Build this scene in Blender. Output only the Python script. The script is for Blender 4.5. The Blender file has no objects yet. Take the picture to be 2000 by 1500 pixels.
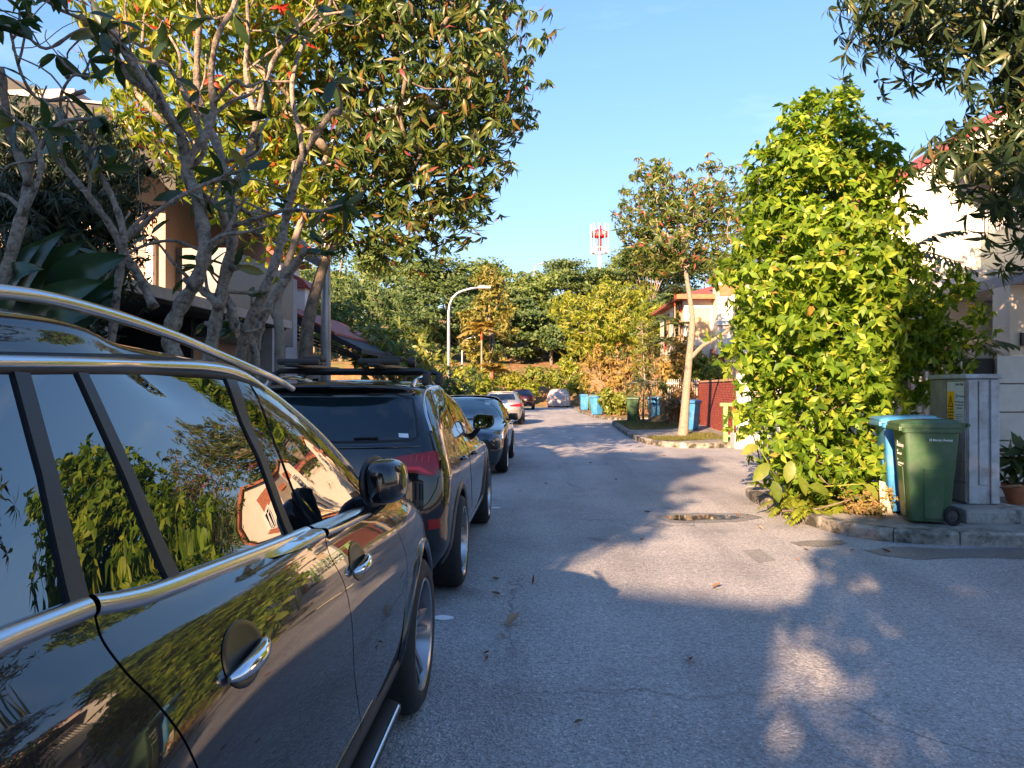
import bpy, bmesh, math, random
import numpy as np
from mathutils import Vector, Matrix
from mathutils.bvhtree import BVHTree
R = math.radians
random.seed(7)
RNG = np.random.default_rng(11)
SC = bpy.context.scene
COL = SC.collection

# ------------------------------------------------------------------ camera, sky, sun, exposure
FPX, CAMH, YAW, PIT = 1475.0, 1.6, R(2.37), R(0.27)
cd = bpy.data.cameras.new('camera')
cd.sensor_fit = 'HORIZONTAL'; cd.sensor_width = 36.0; cd.lens = FPX / 2000 * 36.0
cd.clip_start = 0.05; cd.clip_end = 3000
cam = bpy.data.objects.new('camera', cd); COL.objects.link(cam)
cam.location = (0, 0, CAMH); cam.rotation_euler = (R(90) + PIT, 0, YAW)
SC.camera = cam

SUN_AZ, SUN_EL = R(19.0), R(21.0)          # direction the light travels, clockwise from +Y; height of the sun
w = bpy.data.worlds.new('World'); SC.world = w; w.use_nodes = True
nt = w.node_tree; nt.nodes.clear()
out = nt.nodes.new('ShaderNodeOutputWorld'); bg = nt.nodes.new('ShaderNodeBackground')
sky = nt.nodes.new('ShaderNodeTexSky'); sky.sky_type = 'NISHITA'; sky.sun_disc = False
sky.sun_elevation = SUN_EL; sky.sun_rotation = R(180) + SUN_AZ
sky.air_density = 1.5; sky.dust_density = 0.2; sky.ozone_density = 6.0
tc = nt.nodes.new('ShaderNodeTexCoord'); mp = nt.nodes.new('ShaderNodeMapping')
mp.inputs['Scale'].default_value = (1.3, 1.3, 6.0)
nz = nt.nodes.new('ShaderNodeTexNoise'); nz.inputs['Scale'].default_value = 2.2; nz.inputs['Detail'].default_value = 7; nz.inputs['Roughness'].default_value = 0.6
rp = nt.nodes.new('ShaderNodeValToRGB'); rp.color_ramp.elements[0].position = 0.52; rp.color_ramp.elements[1].position = 0.86
mx = nt.nodes.new('ShaderNodeMixRGB'); mx.inputs[2].default_value = (5.6, 6.0, 6.6, 1)
ml = nt.nodes.new('ShaderNodeMath'); ml.operation = 'MULTIPLY'; ml.inputs[1].default_value = 0.32
nt.links.new(tc.outputs['Generated'], mp.inputs[0]); nt.links.new(mp.outputs[0], nz.inputs['Vector'])
nt.links.new(nz.outputs[0], rp.inputs[0]); nt.links.new(rp.outputs[0], ml.inputs[0]); nt.links.new(ml.outputs[0], mx.inputs[0])
# the whole sky is rolled off softly, as the photograph's tone curve does: c * 1.6 / (1 + 0.135 c)
vm = [nt.nodes.new('ShaderNodeVectorMath') for _ in range(4)]
for q, op in zip(vm, ('MULTIPLY', 'MULTIPLY', 'ADD', 'DIVIDE')): q.operation = op
vm[0].inputs[1].default_value = (1.20, 1.30, 1.62); vm[1].inputs[1].default_value = (0.135,) * 3; vm[2].inputs[1].default_value = (1.0,) * 3
nt.links.new(sky.outputs[0], vm[0].inputs[0]); nt.links.new(sky.outputs[0], vm[1].inputs[0]); nt.links.new(vm[1].outputs[0], vm[2].inputs[0])
nt.links.new(vm[0].outputs[0], vm[3].inputs[0]); nt.links.new(vm[2].outputs[0], vm[3].inputs[1])
nt.links.new(vm[3].outputs[0], mx.inputs[1]); nt.links.new(mx.outputs[0], bg.inputs[0])
bg.inputs[1].default_value = 0.064
nt.links.new(bg.outputs[0], out.inputs[0])

sl = bpy.data.lights.new('sun', 'SUN'); sl.energy = 4.7; sl.angle = R(0.5); sl.color = (1.0, 0.67, 0.41)
sun = bpy.data.objects.new('sun', sl); COL.objects.link(sun)
SDIR = Vector((math.sin(SUN_AZ) * math.cos(SUN_EL), math.cos(SUN_AZ) * math.cos(SUN_EL), -math.sin(SUN_EL)))
sun.rotation_euler = SDIR.to_track_quat('-Z', 'Y').to_euler()
SC.view_settings.view_transform = 'Standard'; SC.view_settings.look = 'None'
SC.view_settings.gamma = 1.0; SC.view_settings.exposure = 2.14
SC.render.engine = 'CYCLES'
SC.cycles.max_bounces = 6; SC.cycles.diffuse_bounces = 4; SC.cycles.glossy_bounces = 4
SC.cycles.transmission_bounces = 3; SC.cycles.transparent_max_bounces = 4
SC.cycles.caustics_reflective = False; SC.cycles.caustics_refractive = False
SC.cycles.use_denoising = True

# ------------------------------------------------------------------ helpers
def ray(px, py):
    u, v = (px - 1000) / FPX, -(py - 750) / FPX
    f, z = math.cos(PIT) - v * math.sin(PIT), math.sin(PIT) + v * math.cos(PIT)
    return Vector((u * math.cos(YAW) - f * math.sin(YAW), u * math.sin(YAW) + f * math.cos(YAW), z))
def at(px, py, X=None, Y=None, Z=None):
    r = ray(px, py)
    t = X / r.x if X is not None else Y / r.y if Y is not None else (Z - CAMH) / r.z
    return Vector((0, 0, CAMH)) + r * t

def tag(o, label=None, cat=None, group=None, kind=None):
    if label: o['label'] = label
    if cat: o['category'] = cat
    if group: o['group'] = group
    if kind: o['kind'] = kind
    return o
def thing(name, label, cat, loc=(0, 0, 0), rz=0.0, group=None):
    o = bpy.data.objects.new(name, None); COL.objects.link(o)
    o.empty_display_size = 0.2
    o.location = loc; o.rotation_euler = (0, 0, rz)
    return tag(o, label, cat, group)
def link(name, me, mat, parent=None, kind=None, M=None):
    o = bpy.data.objects.new(name, me); COL.objects.link(o)
    if mat is not None and not me.materials: me.materials.append(mat)
    if parent is not None: o.parent = parent
    if kind: o['kind'] = kind
    if M is not None: o.matrix_local = M
    return o
def copy_tree(o, parent=None):
    c = o.copy(); COL.objects.link(c); c.parent = parent
    for ch in list(o.children): copy_tree(ch, c)
    return c

class MB:
    def __init__(s): s.v = []; s.f = []
    def add(s, vs, fs):
        b = len(s.v); s.v += [tuple(p) for p in vs]; s.f += [tuple(b + i for i in f) for f in fs]; return s
    def box(s, c, d, rz=0.0, taper=1.0):
        cx, cy, cz = c; hx, hy, hz = d[0] / 2, d[1] / 2, d[2] / 2
        ca, sa = math.cos(rz), math.sin(rz); vs = []
        for k, q in ((-hz, 1.0), (hz, taper)):
            for i, j in ((-hx, -hy), (hx, -hy), (hx, hy), (-hx, hy)):
                i *= q; j *= q
                vs.append((cx + i * ca - j * sa, cy + i * sa + j * ca, cz + k))
        return s.add(vs, [(3, 2, 1, 0), (4, 5, 6, 7), (0, 1, 5, 4), (1, 2, 6, 5), (2, 3, 7, 6), (3, 0, 4, 7)])
    def b2(s, lo, hi):
        return s.box([(a + b) / 2 for a, b in zip(lo, hi)], [b - a for a, b in zip(lo, hi)])
    def tube(s, pts, rad, n=8, caps=True):
        pts = [Vector(p) for p in pts]
        if not hasattr(rad, '__len__'): rad = [rad] * len(pts)
        up = None; rings = []
        for i, p in enumerate(pts):
            t = (pts[min(i + 1, len(pts) - 1)] - pts[max(i - 1, 0)])
            if t.length < 1e-9: t = Vector((0, 0, 1))
            t.normalize()
            if up is None:
                up = Vector((0, 0, 1)) if abs(t.z) < 0.9 else Vector((1, 0, 0))
            sd = t.cross(up)
            if sd.length < 1e-6: sd = t.orthogonal()
            sd.normalize(); up = sd.cross(t).normalized()
            rings.append([p + (sd * math.cos(a) + up * math.sin(a)) * rad[i] for a in [2 * math.pi * k / n for k in range(n)]])
        b = len(s.v)
        for r in rings: s.v += [tuple(q) for q in r]
        for i in range(len(rings) - 1):
            for k in range(n):
                k2 = (k + 1) % n
                s.f.append((b + i * n + k, b + i * n + k2, b + (i + 1) * n + k2, b + (i + 1) * n + k))
        if caps:
            s.f.append(tuple(b + k for k in reversed(range(n)))); e = b + (len(rings) - 1) * n
            s.f.append(tuple(e + k for k in range(n)))
        return s
    def lathe(s, prof, n=24, M=None, closed=True):
        # prof: (r, h) pairs round local Z
        b = len(s.v); M = M or Matrix()
        for r, h in prof:
            for k in range(n):
                a = 2 * math.pi * k / n
                s.v.append(tuple(M @ Vector((r * math.cos(a), r * math.sin(a), h))))
        for i in range(len(prof) - 1):
            for k in range(n):
                k2 = (k + 1) % n
                s.f.append((b + i * n + k, b + i * n + k2, b + (i + 1) * n + k2, b + (i + 1) * n + k))
        if closed:
            s.f.append(tuple(b + k for k in reversed(range(n)))); e = b + (len(prof) - 1) * n
            s.f.append(tuple(e + k for k in range(n)))
        return s
    def prism(s, poly, ext, axis='z', M=None):
        # poly: 2-D points; ext: (lo, hi) along axis
        n = len(poly); vs = []
        for e in ext:
            for a, c in poly:
                v = (a, c, e) if axis == 'z' else (a, e, c) if axis == 'y' else (e, a, c)
                vs.append(tuple(M @ Vector(v)) if M else v)
        fs = [tuple(reversed(range(n))), tuple(range(n, 2 * n))] + [(i, (i + 1) % n, n + (i + 1) % n, n + i) for i in range(n)]
        return s.add(vs, fs)
    def mesh(s, name, off=(0, 0, 0), smooth=False, bevel=0.0, seg=2, weld=False):
        me = bpy.data.meshes.new(name)
        v = np.array(s.v, float) - np.array(off, float)
        me.from_pydata(v.tolist(), [], s.f)
        bm = bmesh.new(); bm.from_mesh(me)
        if weld: bmesh.ops.remove_doubles(bm, verts=bm.verts, dist=1e-5)
        bmesh.ops.recalc_face_normals(bm, faces=bm.faces)
        if bevel > 0:
            ed = [e for e in bm.edges if len(e.link_faces) == 2 and e.calc_face_angle(0) > 0.5]
            if ed: bmesh.ops.bevel(bm, geom=ed, offset=bevel, segments=seg, profile=0.6, affect='EDGES', clamp_overlap=True)
        bm.to_mesh(me); bm.free()
        if smooth:
            me.polygons.foreach_set('use_smooth', [True] * len(me.polygons))
            if smooth != 'all': me.set_sharp_from_angle(angle=R(35))
        return me
    def build(s, name, mat, parent=None, off=(0, 0, 0), smooth=False, bevel=0.0, seg=2, kind=None, weld=False):
        return link(name, s.mesh(name, off, smooth, bevel, seg, weld), mat, parent, kind)

def npmesh(name, V, F, rnd=None, smooth=True):
    """V (n,3) float, F (m,k) int; rnd per-vertex float attribute."""
    me = bpy.data.meshes.new(name)
    V = np.ascontiguousarray(V, np.float32); F = np.ascontiguousarray(F, np.int32)
    me.vertices.add(len(V)); me.vertices.foreach_set('co', V.ravel())
    m, k = F.shape
    me.loops.add(m * k); me.loops.foreach_set('vertex_index', F.ravel())
    me.polygons.add(m); me.polygons.foreach_set('loop_start', np.arange(0, m * k, k, dtype=np.int32))
    try: me.polygons.foreach_set('loop_total', np.full(m, k, np.int32))
    except Exception: pass
    me.polygons.foreach_set('use_smooth', np.full(m, smooth, bool))
    if rnd is not None:
        a = me.attributes.new('rnd', 'FLOAT', 'POINT'); a.data.foreach_set('value', np.ascontiguousarray(rnd, np.float32))
    me.update(calc_edges=True)
    return me

# ------------------------------------------------------------------ materials
def newmat(name):
    m = bpy.data.materials.new(name); m.use_nodes = True
    t = m.node_tree; return m, t, t.nodes['Principled BSDF'], t.nodes['Material Output']
def L(t, a, b): t.links.new(a, b)
def node(t, typ, **kw):
    n = t.nodes.new(typ)
    for k, v in kw.items():
        if k.startswith('i_'): n.inputs[k[2:]].default_value = v
        else: setattr(n, k, v)
    return n
def ramp(t, fac, stops):
    r = t.nodes.new('ShaderNodeValToRGB'); e = r.color_ramp.elements
    while len(e) < len(stops): e.new(0.5)
    for q, (p, c) in zip(e, stops): q.position = p; q.color = (*c, 1)
    L(t, fac, r.inputs[0]); return r.outputs[0]
def pm(name, col, rough=0.6, metal=0.0, var=0.18, scale=6.0, bump=0.0, bscale=None, coat=0.0, spec=0.5, ior=1.5, dirt=None, dscale=2.5, stretch=(1, 1, 1), drange=(0.46, 0.66)):
    """Principled material with fine colour variation, optional dirt stains and relief."""
    m, t, p, o = newmat(name)
    c = node(t, 'ShaderNodeTexCoord'); mp = node(t, 'ShaderNodeMapping'); mp.inputs['Scale'].default_value = stretch
    L(t, c.outputs['Object'], mp.inputs[0])
    n = node(t, 'ShaderNodeTexNoise', i_Scale=scale, i_Detail=6.0, i_Roughness=0.62); L(t, mp.outputs[0], n.inputs['Vector'])
    lo = [x * (1 - var) for x in col]; hi = [min(1, x * (1 + var)) for x in col]
    cc = ramp(t, n.outputs[0], [(0.3, lo), (0.7, hi)])
    if dirt:
        d = node(t, 'ShaderNodeTexNoise', i_Scale=dscale, i_Detail=8.0, i_Roughness=0.7); L(t, mp.outputs[0], d.inputs['Vector'])
        fr = ramp(t, d.outputs[0], [(drange[0], (0, 0, 0)), (drange[1], (1, 1, 1))])
        mxn = node(t, 'ShaderNodeMixRGB'); L(t, fr, mxn.inputs[0]); L(t, cc, mxn.inputs[1]); mxn.inputs[2].default_value = (*dirt, 1)
        cc = mxn.outputs[0]
    L(t, cc, p.inputs['Base Color'])
    p.inputs['Roughness'].default_value = rough; p.inputs['Metallic'].default_value = metal
    p.inputs['IOR'].default_value = ior; p.inputs['Specular IOR Level'].default_value = spec
    p.inputs['Coat Weight'].default_value = coat; p.inputs['Coat Roughness'].default_value = 0.02
    if bump:
        b = node(t, 'ShaderNodeTexNoise', i_Scale=bscale or scale * 6, i_Detail=5.0, i_Roughness=0.65); L(t, mp.outputs[0], b.inputs['Vector'])
        bn = node(t, 'ShaderNodeBump', i_Strength=1.0, i_Distance=bump); L(t, b.outputs[0], bn.inputs['Height']); L(t, bn.outputs[0], p.inputs['Normal'])
    return m
def leafmat(name, stops, rough=0.42, trans=0.35, tint=(1.0, 1.0, 0.45), spec=0.5):
    """Leaf: per-leaf colour from stops, some light passing through the blade."""
    m, t, p, o = newmat(name)
    a = node(t, 'ShaderNodeAttribute', attribute_name='rnd'); oi = node(t, 'ShaderNodeObjectInfo')
    s = node(t, 'ShaderNodeMath', operation='ADD'); L(t, a.outputs['Fac'], s.inputs[0]); L(t, oi.outputs['Random'], s.inputs[1])
    f = node(t, 'ShaderNodeMath', operation='FRACT'); L(t, s.outputs[0], f.inputs[0])
    c = ramp(t, f.outputs[0], stops)
    tcn = node(t, 'ShaderNodeTexCoord'); n = node(t, 'ShaderNodeTexNoise', i_Scale=3.0, i_Detail=3.0); L(t, tcn.outputs['Object'], n.inputs['Vector'])
    hv = node(t, 'ShaderNodeHueSaturation'); L(t, c, hv.inputs['Color'])
    mr = node(t, 'ShaderNodeMapRange'); mr.inputs['To Min'].default_value = 0.75; mr.inputs['To Max'].default_value = 1.25; mr.inputs['From Min'].default_value = 0.3; mr.inputs['From Max'].default_value = 0.7
    L(t, n.outputs[0], mr.inputs[0]); L(t, mr.outputs[0], hv.inputs['Value'])
    L(t, hv.outputs[0], p.inputs['Base Color']); p.inputs['Roughness'].default_value = rough; p.inputs['Specular IOR Level'].default_value = spec
    tr = node(t, 'ShaderNodeBsdfTranslucent')
    tm = node(t, 'ShaderNodeMixRGB', blend_type='MULTIPLY'); tm.inputs[0].default_value = 1.0; L(t, hv.outputs[0], tm.inputs[1]); tm.inputs[2].default_value = (min(1, tint[0] * 1.0), tint[1], tint[2], 1)
    g = node(t, 'ShaderNodeMixRGB', blend_type='ADD'); g.inputs[0].default_value = 1.0; L(t, tm.outputs[0], g.inputs[1]); L(t, tm.outputs[0], g.inputs[2])
    L(t, g.outputs[0], tr.inputs['Color'])
    ms = node(t, 'ShaderNodeMixShader'); ms.inputs[0].default_value = trans
    L(t, p.outputs[0], ms.inputs[1]); L(t, tr.outputs[0], ms.inputs[2]); L(t, ms.outputs[0], o.inputs[0])
    return m
# ------------------------------------------------------------------ car bodies: rings of control points, splined in both directions
def catmull(P, n):
    """P (K, ...) -> ((K-1)*n+1, ...) interpolating spline along axis 0."""
    K = len(P); A = np.concatenate([[2 * P[0] - P[1]], P, [2 * P[-1] - P[-2]]])
    o = []
    for i in range(K - 1):
        p0, p1, p2, p3 = A[i], A[i + 1], A[i + 2], A[i + 3]
        for t in np.arange(n) / n:
            o.append(0.5 * (2 * p1 + (p2 - p0) * t + (2 * p0 - 5 * p1 + 4 * p2 - p3) * t * t + (3 * p1 - p0 - 3 * p2 + p3) * t ** 3))
    o.append(P[-1]); return np.array(o)
def ring(wd, z, yr, yf, rc=0.35, fc=0.5, wr=None, wf=None, s3=0.985, s6=0.985, s4=1.0):
    wr = wr or wd; wf = wf or wd
    zr, zm, zf = z if len(z) == 3 else (z[0], None, z[-1])
    y3, y6 = yr + rc + 0.30, yf - fc - 0.30
    zs = [zr, zr, zr, zr * .35 + zm * .65, zm, zm, zf * .35 + zm * .65, zf, zf, zf] if len(z) == 3 else list(z)
    xs = [0, .60 * wr, .93 * wr, wd * s3, wd * s4, wd, wd * s6, .93 * wf, .60 * wf, 0]
    ys = [yr, yr + .10 * rc, yr + .50 * rc, y3, y3 + (y6 - y3) / 3, y3 + (y6 - y3) * 2 / 3, y6, yf - .50 * fc, yf - .10 * fc, yf]
    return list(zip(xs, ys, zs))

class Body:
    def __init__(s, rings, nu=9, nv=9, smooth=3):
        G = np.array(rings, float)                       # (M, 10, 3)
        G = catmull(G, nv); G = catmull(G.transpose(1, 0, 2), nu).transpose(1, 0, 2)
        for _ in range(smooth):
            H = G.copy()
            H[1:-1] = 0.5 * G[1:-1] + 0.25 * (G[:-2] + G[2:]); G = H.copy()
            H[:, 1:-1] = 0.5 * G[:, 1:-1] + 0.25 * (G[:, :-2] + G[:, 2:])
            H[:, 0, 2] = 0.5 * G[:, 0, 2] + 0.5 * G[:, 1, 2]; H[:, -1, 2] = 0.5 * G[:, -1, 2] + 0.5 * G[:, -2, 2]
            G = H
        G[:, 0, 0] = 0; G[:, -1, 0] = 0; G[-1, :, 0] = 0; G[:, :, 0] = np.maximum(G[:, :, 0], 0)
        m, k, _ = G.shape
        V = np.concatenate([G.reshape(-1, 3), (G * [-1, 1, 1]).reshape(-1, 3)])
        F = []
        for i in range(m - 1):
            for j in range(k - 1):
                a, b, c, d = i * k + j, i * k + j + 1, (i + 1) * k + j + 1, (i + 1) * k + j
                F.append((a, b, c, d)); o = m * k
                F.append((o + d, o + c, o + b, o + a))
        # floor
        row0 = list(range(k)); F.append(tuple(reversed(row0)) ); F.append(tuple(m * k + q for q in row0))
        me = bpy.data.meshes.new('tmp'); me.from_pydata(V.tolist(), [], F)
        bm = bmesh.new(); bm.from_mesh(me)
        bmesh.ops.remove_doubles(bm, verts=bm.verts, dist=2e-4)
        bmesh.ops.dissolve_degenerate(bm, edges=bm.edges, dist=1e-5)
        bmesh.ops.recalc_face_normals(bm, faces=bm.faces)
        bm.to_mesh(me); s.me = me
        bmesh.ops.triangulate(bm, faces=bm.faces); bm.normal_update(); bm.verts.ensure_lookup_table(); bm.faces.ensure_lookup_table()
        # normals from surface faces only (the floor is flat and would bend them at the sill)
        s.vn = [v.normal.copy() for v in bm.verts]; s.co = [v.co.copy() for v in bm.verts]
        s.tri = [tuple(v.index for v in f.verts) for f in bm.faces]
        s.bvh = BVHTree.FromPolygons(s.co, s.tri)
        bm.free()
    def nrm(s, loc, fi):
        a, b, c = s.tri[fi]; A, B, C = s.co[a], s.co[b], s.co[c]
        v0, v1, v2 = B - A, C - A, loc - A
        d00, d01, d11, d20, d21 = v0.dot(v0), v0.dot(v1), v1.dot(v1), v2.dot(v0), v2.dot(v1)
        den = d00 * d11 - d01 * d01
        if abs(den) < 1e-16: return s.vn[a].copy()
        v = (d11 * d20 - d01 * d21) / den; w_ = (d00 * d21 - d01 * d20) / den
        return (s.vn[a] * (1 - v - w_) + s.vn[b] * v + s.vn[c] * w_).normalized()
    def hit(s, axis, a, b):
        o, d = {'x+': (Vector((3, a, b)), Vector((-1, 0, 0))), 'x-': (Vector((-3, a, b)), Vector((1, 0, 0))),
                'y-': (Vector((a, -3, b)), Vector((0, 1, 0))), 'y+': (Vector((a, 9, b)), Vector((0, -1, 0))),
                'z': (Vector((a, b, 4)), Vector((0, 0, -1)))}[axis]
        loc, n, fi, _ = s.bvh.ray_cast(o, d)
        if loc is None:
            q = o + d * (2.2 if axis[0] == 'x' else 3.1)
            if axis == 'y+': q = o + d * 4.3
            loc, n, fi, _ = s.bvh.find_nearest(q)
        return loc, s.nrm(loc, fi)
    def build(s, mat, dark, parent, arches=(), arch_r=0.39, name='body', depth=0.32):
        me = s.me
        if arches:
            o = bpy.data.objects.new('tmpbody', me); COL.objects.link(o)
            cut = MB()
            for (y, z, x) in arches:
                for sg in (1, -1):
                    M = Matrix.Translation((sg * (x - depth), y, z)) @ Matrix.Rotation(sg * R(90), 4, 'Y')
                    cut.lathe([(arch_r, 0), (arch_r, depth + 0.3)], 40, M)
            co = bpy.data.objects.new('tmpcut', cut.mesh('tmpcut')); COL.objects.link(co)
            md = o.modifiers.new('b', 'BOOLEAN'); md.object = co; md.operation = 'DIFFERENCE'; md.solver = 'EXACT'
            dg = bpy.context.evaluated_depsgraph_get(); dg.update()
            me = bpy.data.meshes.new_from_object(o.evaluated_get(dg))
            bpy.data.objects.remove(o); bpy.data.objects.remove(co)
        me.name = name
        me.materials.clear(); me.materials.append(mat); me.materials.append(dark)
        ln = [None] * len(me.loops); mi = []
        near = [s.bvh.find_nearest(v.co) for v in me.vertices]
        vn = [s.nrm(q[0], q[2]) for q in near]
        for p in me.polygons:
            q = s.bvh.find_nearest(p.center)
            on = q[3] < 0.004 and len(p.vertices) < 40 and abs(p.normal.dot(q[1])) > 0.6
            mi.append(0 if on else 1)
            for li in p.loop_indices:
                ln[li] = vn[me.loops[li].vertex_index] if on else p.normal.copy()
        me.polygons.foreach_set('material_index', mi)
        me.polygons.foreach_set('use_smooth', [True] * len(me.polygons))
        me.normals_split_custom_set([tuple(n) for n in ln])
        return link(name, me, None, parent)
    def patch(s, name, poly, axis, mat, parent, off=0.004, thick=0.012, grid=0.05, hole=None):
        """A panel cut to a 2-D outline and laid on the body, with a turned-in rim."""
        i, j = {'x': (1, 2), 'y': (0, 2), 'z': (0, 1)}[axis[0]]
        bm = bmesh.new()
        vs = []
        for a, b in poly:
            c = [0, 0, 0]; c[i] = a; c[j] = b; vs.append(bm.verts.new(c))
        bm.faces.new(vs)
        lo = [min(p[q] for p in poly) for q in (0, 1)]; hi = [max(p[q] for p in poly) for q in (0, 1)]
        for q, ax in ((0, i), (1, j)):
            nn = Vector((0, 0, 0)); nn[ax] = 1
            g = grid if q == 0 else grid * 0.7
            for k in range(1, int((hi[q] - lo[q]) / g) + 1):
                c = Vector((0, 0, 0)); c[ax] = lo[q] + (hi[q] - lo[q]) * k / (int((hi[q] - lo[q]) / g) + 1)
                bmesh.ops.bisect_plane(bm, geom=bm.verts[:] + bm.edges[:] + bm.faces[:], plane_co=c, plane_no=nn, dist=1e-6)
        bmesh.ops.remove_doubles(bm, verts=bm.verts, dist=1e-5)
        bm.verts.ensure_lookup_table()
        sn = []
        for v in bm.verts:
            loc, n = s.hit(axis, v.co[i], v.co[j]); v.co = loc + n * off; sn.append(n)
        bm.verts.index_update(); bm.normal_update()
        flip = sum(f.normal.dot(sn[f.verts[0].index]) * f.calc_area() for f in bm.faces) < 0
        if flip: bmesh.ops.reverse_faces(bm, faces=bm.faces[:])
        nmain = len(bm.faces)
        be = [(e.verts[0], e.verts[1], e.link_loops[0].vert is e.verts[0]) for e in bm.edges if len(e.link_faces) == 1]
        inner = {}
        for a, b, d in be:
            for v in (a, b):
                if v not in inner: inner[v] = bm.verts.new(v.co - sn[v.index] * thick)
        rim = []
        for a, b, d in be:
            q = (b, a, inner[a], inner[b]) if d else (a, b, inner[b], inner[a])
            try: rim.append(bm.faces.new(q))
            except ValueError: pass
        bm.faces.index_update(); bm.normal_update()
        main = [True] * nmain + [False] * len(rim)
        bm.verts.index_update()
        me = bpy.data.meshes.new(name); bm.to_mesh(me); bm.free()
        ln = []
        for p in me.polygons:
            for vi in p.vertices:
                ln.append(tuple(sn[vi]) if main[p.index] else tuple(p.normal))
        me.polygons.foreach_set('use_smooth', [True] * len(me.polygons))
        me.normals_split_custom_set(ln)
        return link(name, me, mat, parent)
    def strip(s, name, line, axis, width, mat, parent, off=0.008, h=0.0, n=6, closed=False):
        """A bead (trim, seal) of given width that follows the body along a 2-D line."""
        pts = line if closed is None else line
        P = [Vector((a, b)) for a, b in pts]
        fine = []
        m = len(P)
        for k in range(m if closed else m - 1):
            a, b = P[k], P[(k + 1) % m]
            c = max(1, int((b - a).length / 0.04))
            for q in range(c): fine.append(a.lerp(b, q / c))
        if not closed: fine.append(P[-1])
        V = []; F = []; N = []
        m = len(fine)
        for k, p in enumerate(fine):
            t = fine[(k + 1) % m if closed else min(k + 1, m - 1)] - fine[(k - 1) % m if closed else max(k - 1, 0)]
            t.normalize(); nn = Vector((-t.y, t.x))
            for q in range(n + 1):
                f = q / n * 2 - 1
                loc, nr = s.hit(axis, *(p + nn * f * width / 2))
                b = math.sqrt(max(0, 1 - f * f))
                V.append(tuple(loc + nr * (off * (0.15 + 0.85 * b) if h == 0 else off + h * b - 0.001 * (abs(f) > .99))))
        k1 = n + 1
        for k in range(m if closed else m - 1):
            for q in range(n):
                a, b = k * k1 + q, ((k + 1) % m) * k1 + q
                F.append((a, b, b + 1, a + 1))
        me = bpy.data.meshes.new(name); me.from_pydata(V, [], F)
        bm = bmesh.new(); bm.from_mesh(me); bm.normal_update()
        loc, nr = s.hit(axis, *fine[m // 2])
        if sum(f.normal.dot(nr) for f in bm.faces) < 0: bmesh.ops.reverse_faces(bm, faces=bm.faces[:])
        bm.to_mesh(me); bm.free()
        me.polygons.foreach_set('use_smooth', [True] * len(me.polygons))
        return link(name, me, mat, parent)

class CarPix:
    """Turns photograph pixels into (y, z) / (x, z) points on a car's body."""
    def __init__(s, body, loc, rz=0.0):
        s.b = body; s.M = (Matrix.Translation(loc) @ Matrix.Rotation(rz, 4, 'Z')).inverted()
    def p(s, px, py):
        o = s.M @ Vector((0, 0, CAMH)); d = (s.M.to_3x3() @ ray(px, py)).normalized()
        loc, n, fi, _ = s.b.bvh.ray_cast(o, d)
        if loc is None:
            best = min((o + d * t for t in np.linspace(0.3, 80, 1500)), key=lambda q: s.b.bvh.find_nearest(q)[3])
            loc = s.b.bvh.find_nearest(best)[0]
        return loc
    def side(s, pts): return [(q.y, q.z) for q in (s.p(*p) for p in pts)]
    def end(s, pts): return [(q.x, q.z) for q in (s.p(*p) for p in pts)]
    def top(s, pts): return [(q.x, q.y) for q in (s.p(*p) for p in pts)]

def roundpoly(P, r=0.03, n=4):
    P = [Vector(p) for p in P]; o = []
    for k, p in enumerate(P):
        a, b = P[k - 1], P[(k + 1) % len(P)]
        d1, d2 = (a - p), (b - p); q = min(r, d1.length * .45, d2.length * .45)
        s, e = p + d1.normalized() * q, p + d2.normalized() * q
        for i in range(n + 1):
            t = i / n; o.append(tuple(s * (1 - t) ** 2 + p * 2 * t * (1 - t) + e * t * t))
    return o
def smoothline(P, n=6):
    A = catmull(np.array(P, float), n); return [tuple(p) for p in A]

M_TYRE = pm('tyre_rubber', (0.012, 0.012, 0.013), 0.75, var=0.3, scale=20, bump=0.002, bscale=60)
M_BLACK = pm('black_plastic', (0.012, 0.012, 0.013), 0.42, var=0.2, scale=30, bump=0.0006, bscale=300)
M_SEAL = pm('rubber_seal', (0.006, 0.006, 0.007), 0.6)
M_CHROME = pm('chrome', (0.80, 0.80, 0.80), 0.07, metal=1.0, var=0.02)
M_SATIN = pm('satin_aluminium', (0.62, 0.63, 0.65), 0.22, metal=1.0, var=0.03)
M_RIM = pm('alloy', (0.50, 0.50, 0.52), 0.25, metal=0.9, var=0.05, dirt=(0.25, 0.22, 0.19), dscale=6)
M_DARKRIM = pm('dark_alloy', (0.05, 0.05, 0.055), 0.3, metal=0.5)
M_RED = pm('red_lens', (0.34, 0.003, 0.005), 0.25, coat=0.25, var=0.1)
M_REDHI = pm('red_light_bar', (1.0, 0.02, 0.03), 0.3, coat=0.2, var=0.1)
M_LAMPGLASS = pm('lamp_glass', (0.70, 0.72, 0.75), 0.1, metal=0.6, coat=1.0)
M_MIRROR = pm('mirror_glass', (0.75, 0.77, 0.78), 0.01, metal=1.0, var=0.0)
def glassmat(name, col, ior=1.9, rough=0.0):
    m, t, p, o = newmat(name)
    p.inputs['Base Color'].default_value = (*col, 1); p.inputs['Roughness'].default_value = rough
    p.inputs['IOR'].default_value = ior; p.inputs['Specular IOR Level'].default_value = 0.5
    return m
M_GLASS = glassmat('tinted_glass', (0.004, 0.007, 0.009), 2.3)
M_REARGLASS = glassmat('rear_glass', (0.010, 0.020, 0.024), 1.6)
M_WINDSCREEN = glassmat('windscreen_glass', (0.012, 0.045, 0.06), 1.8)
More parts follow.
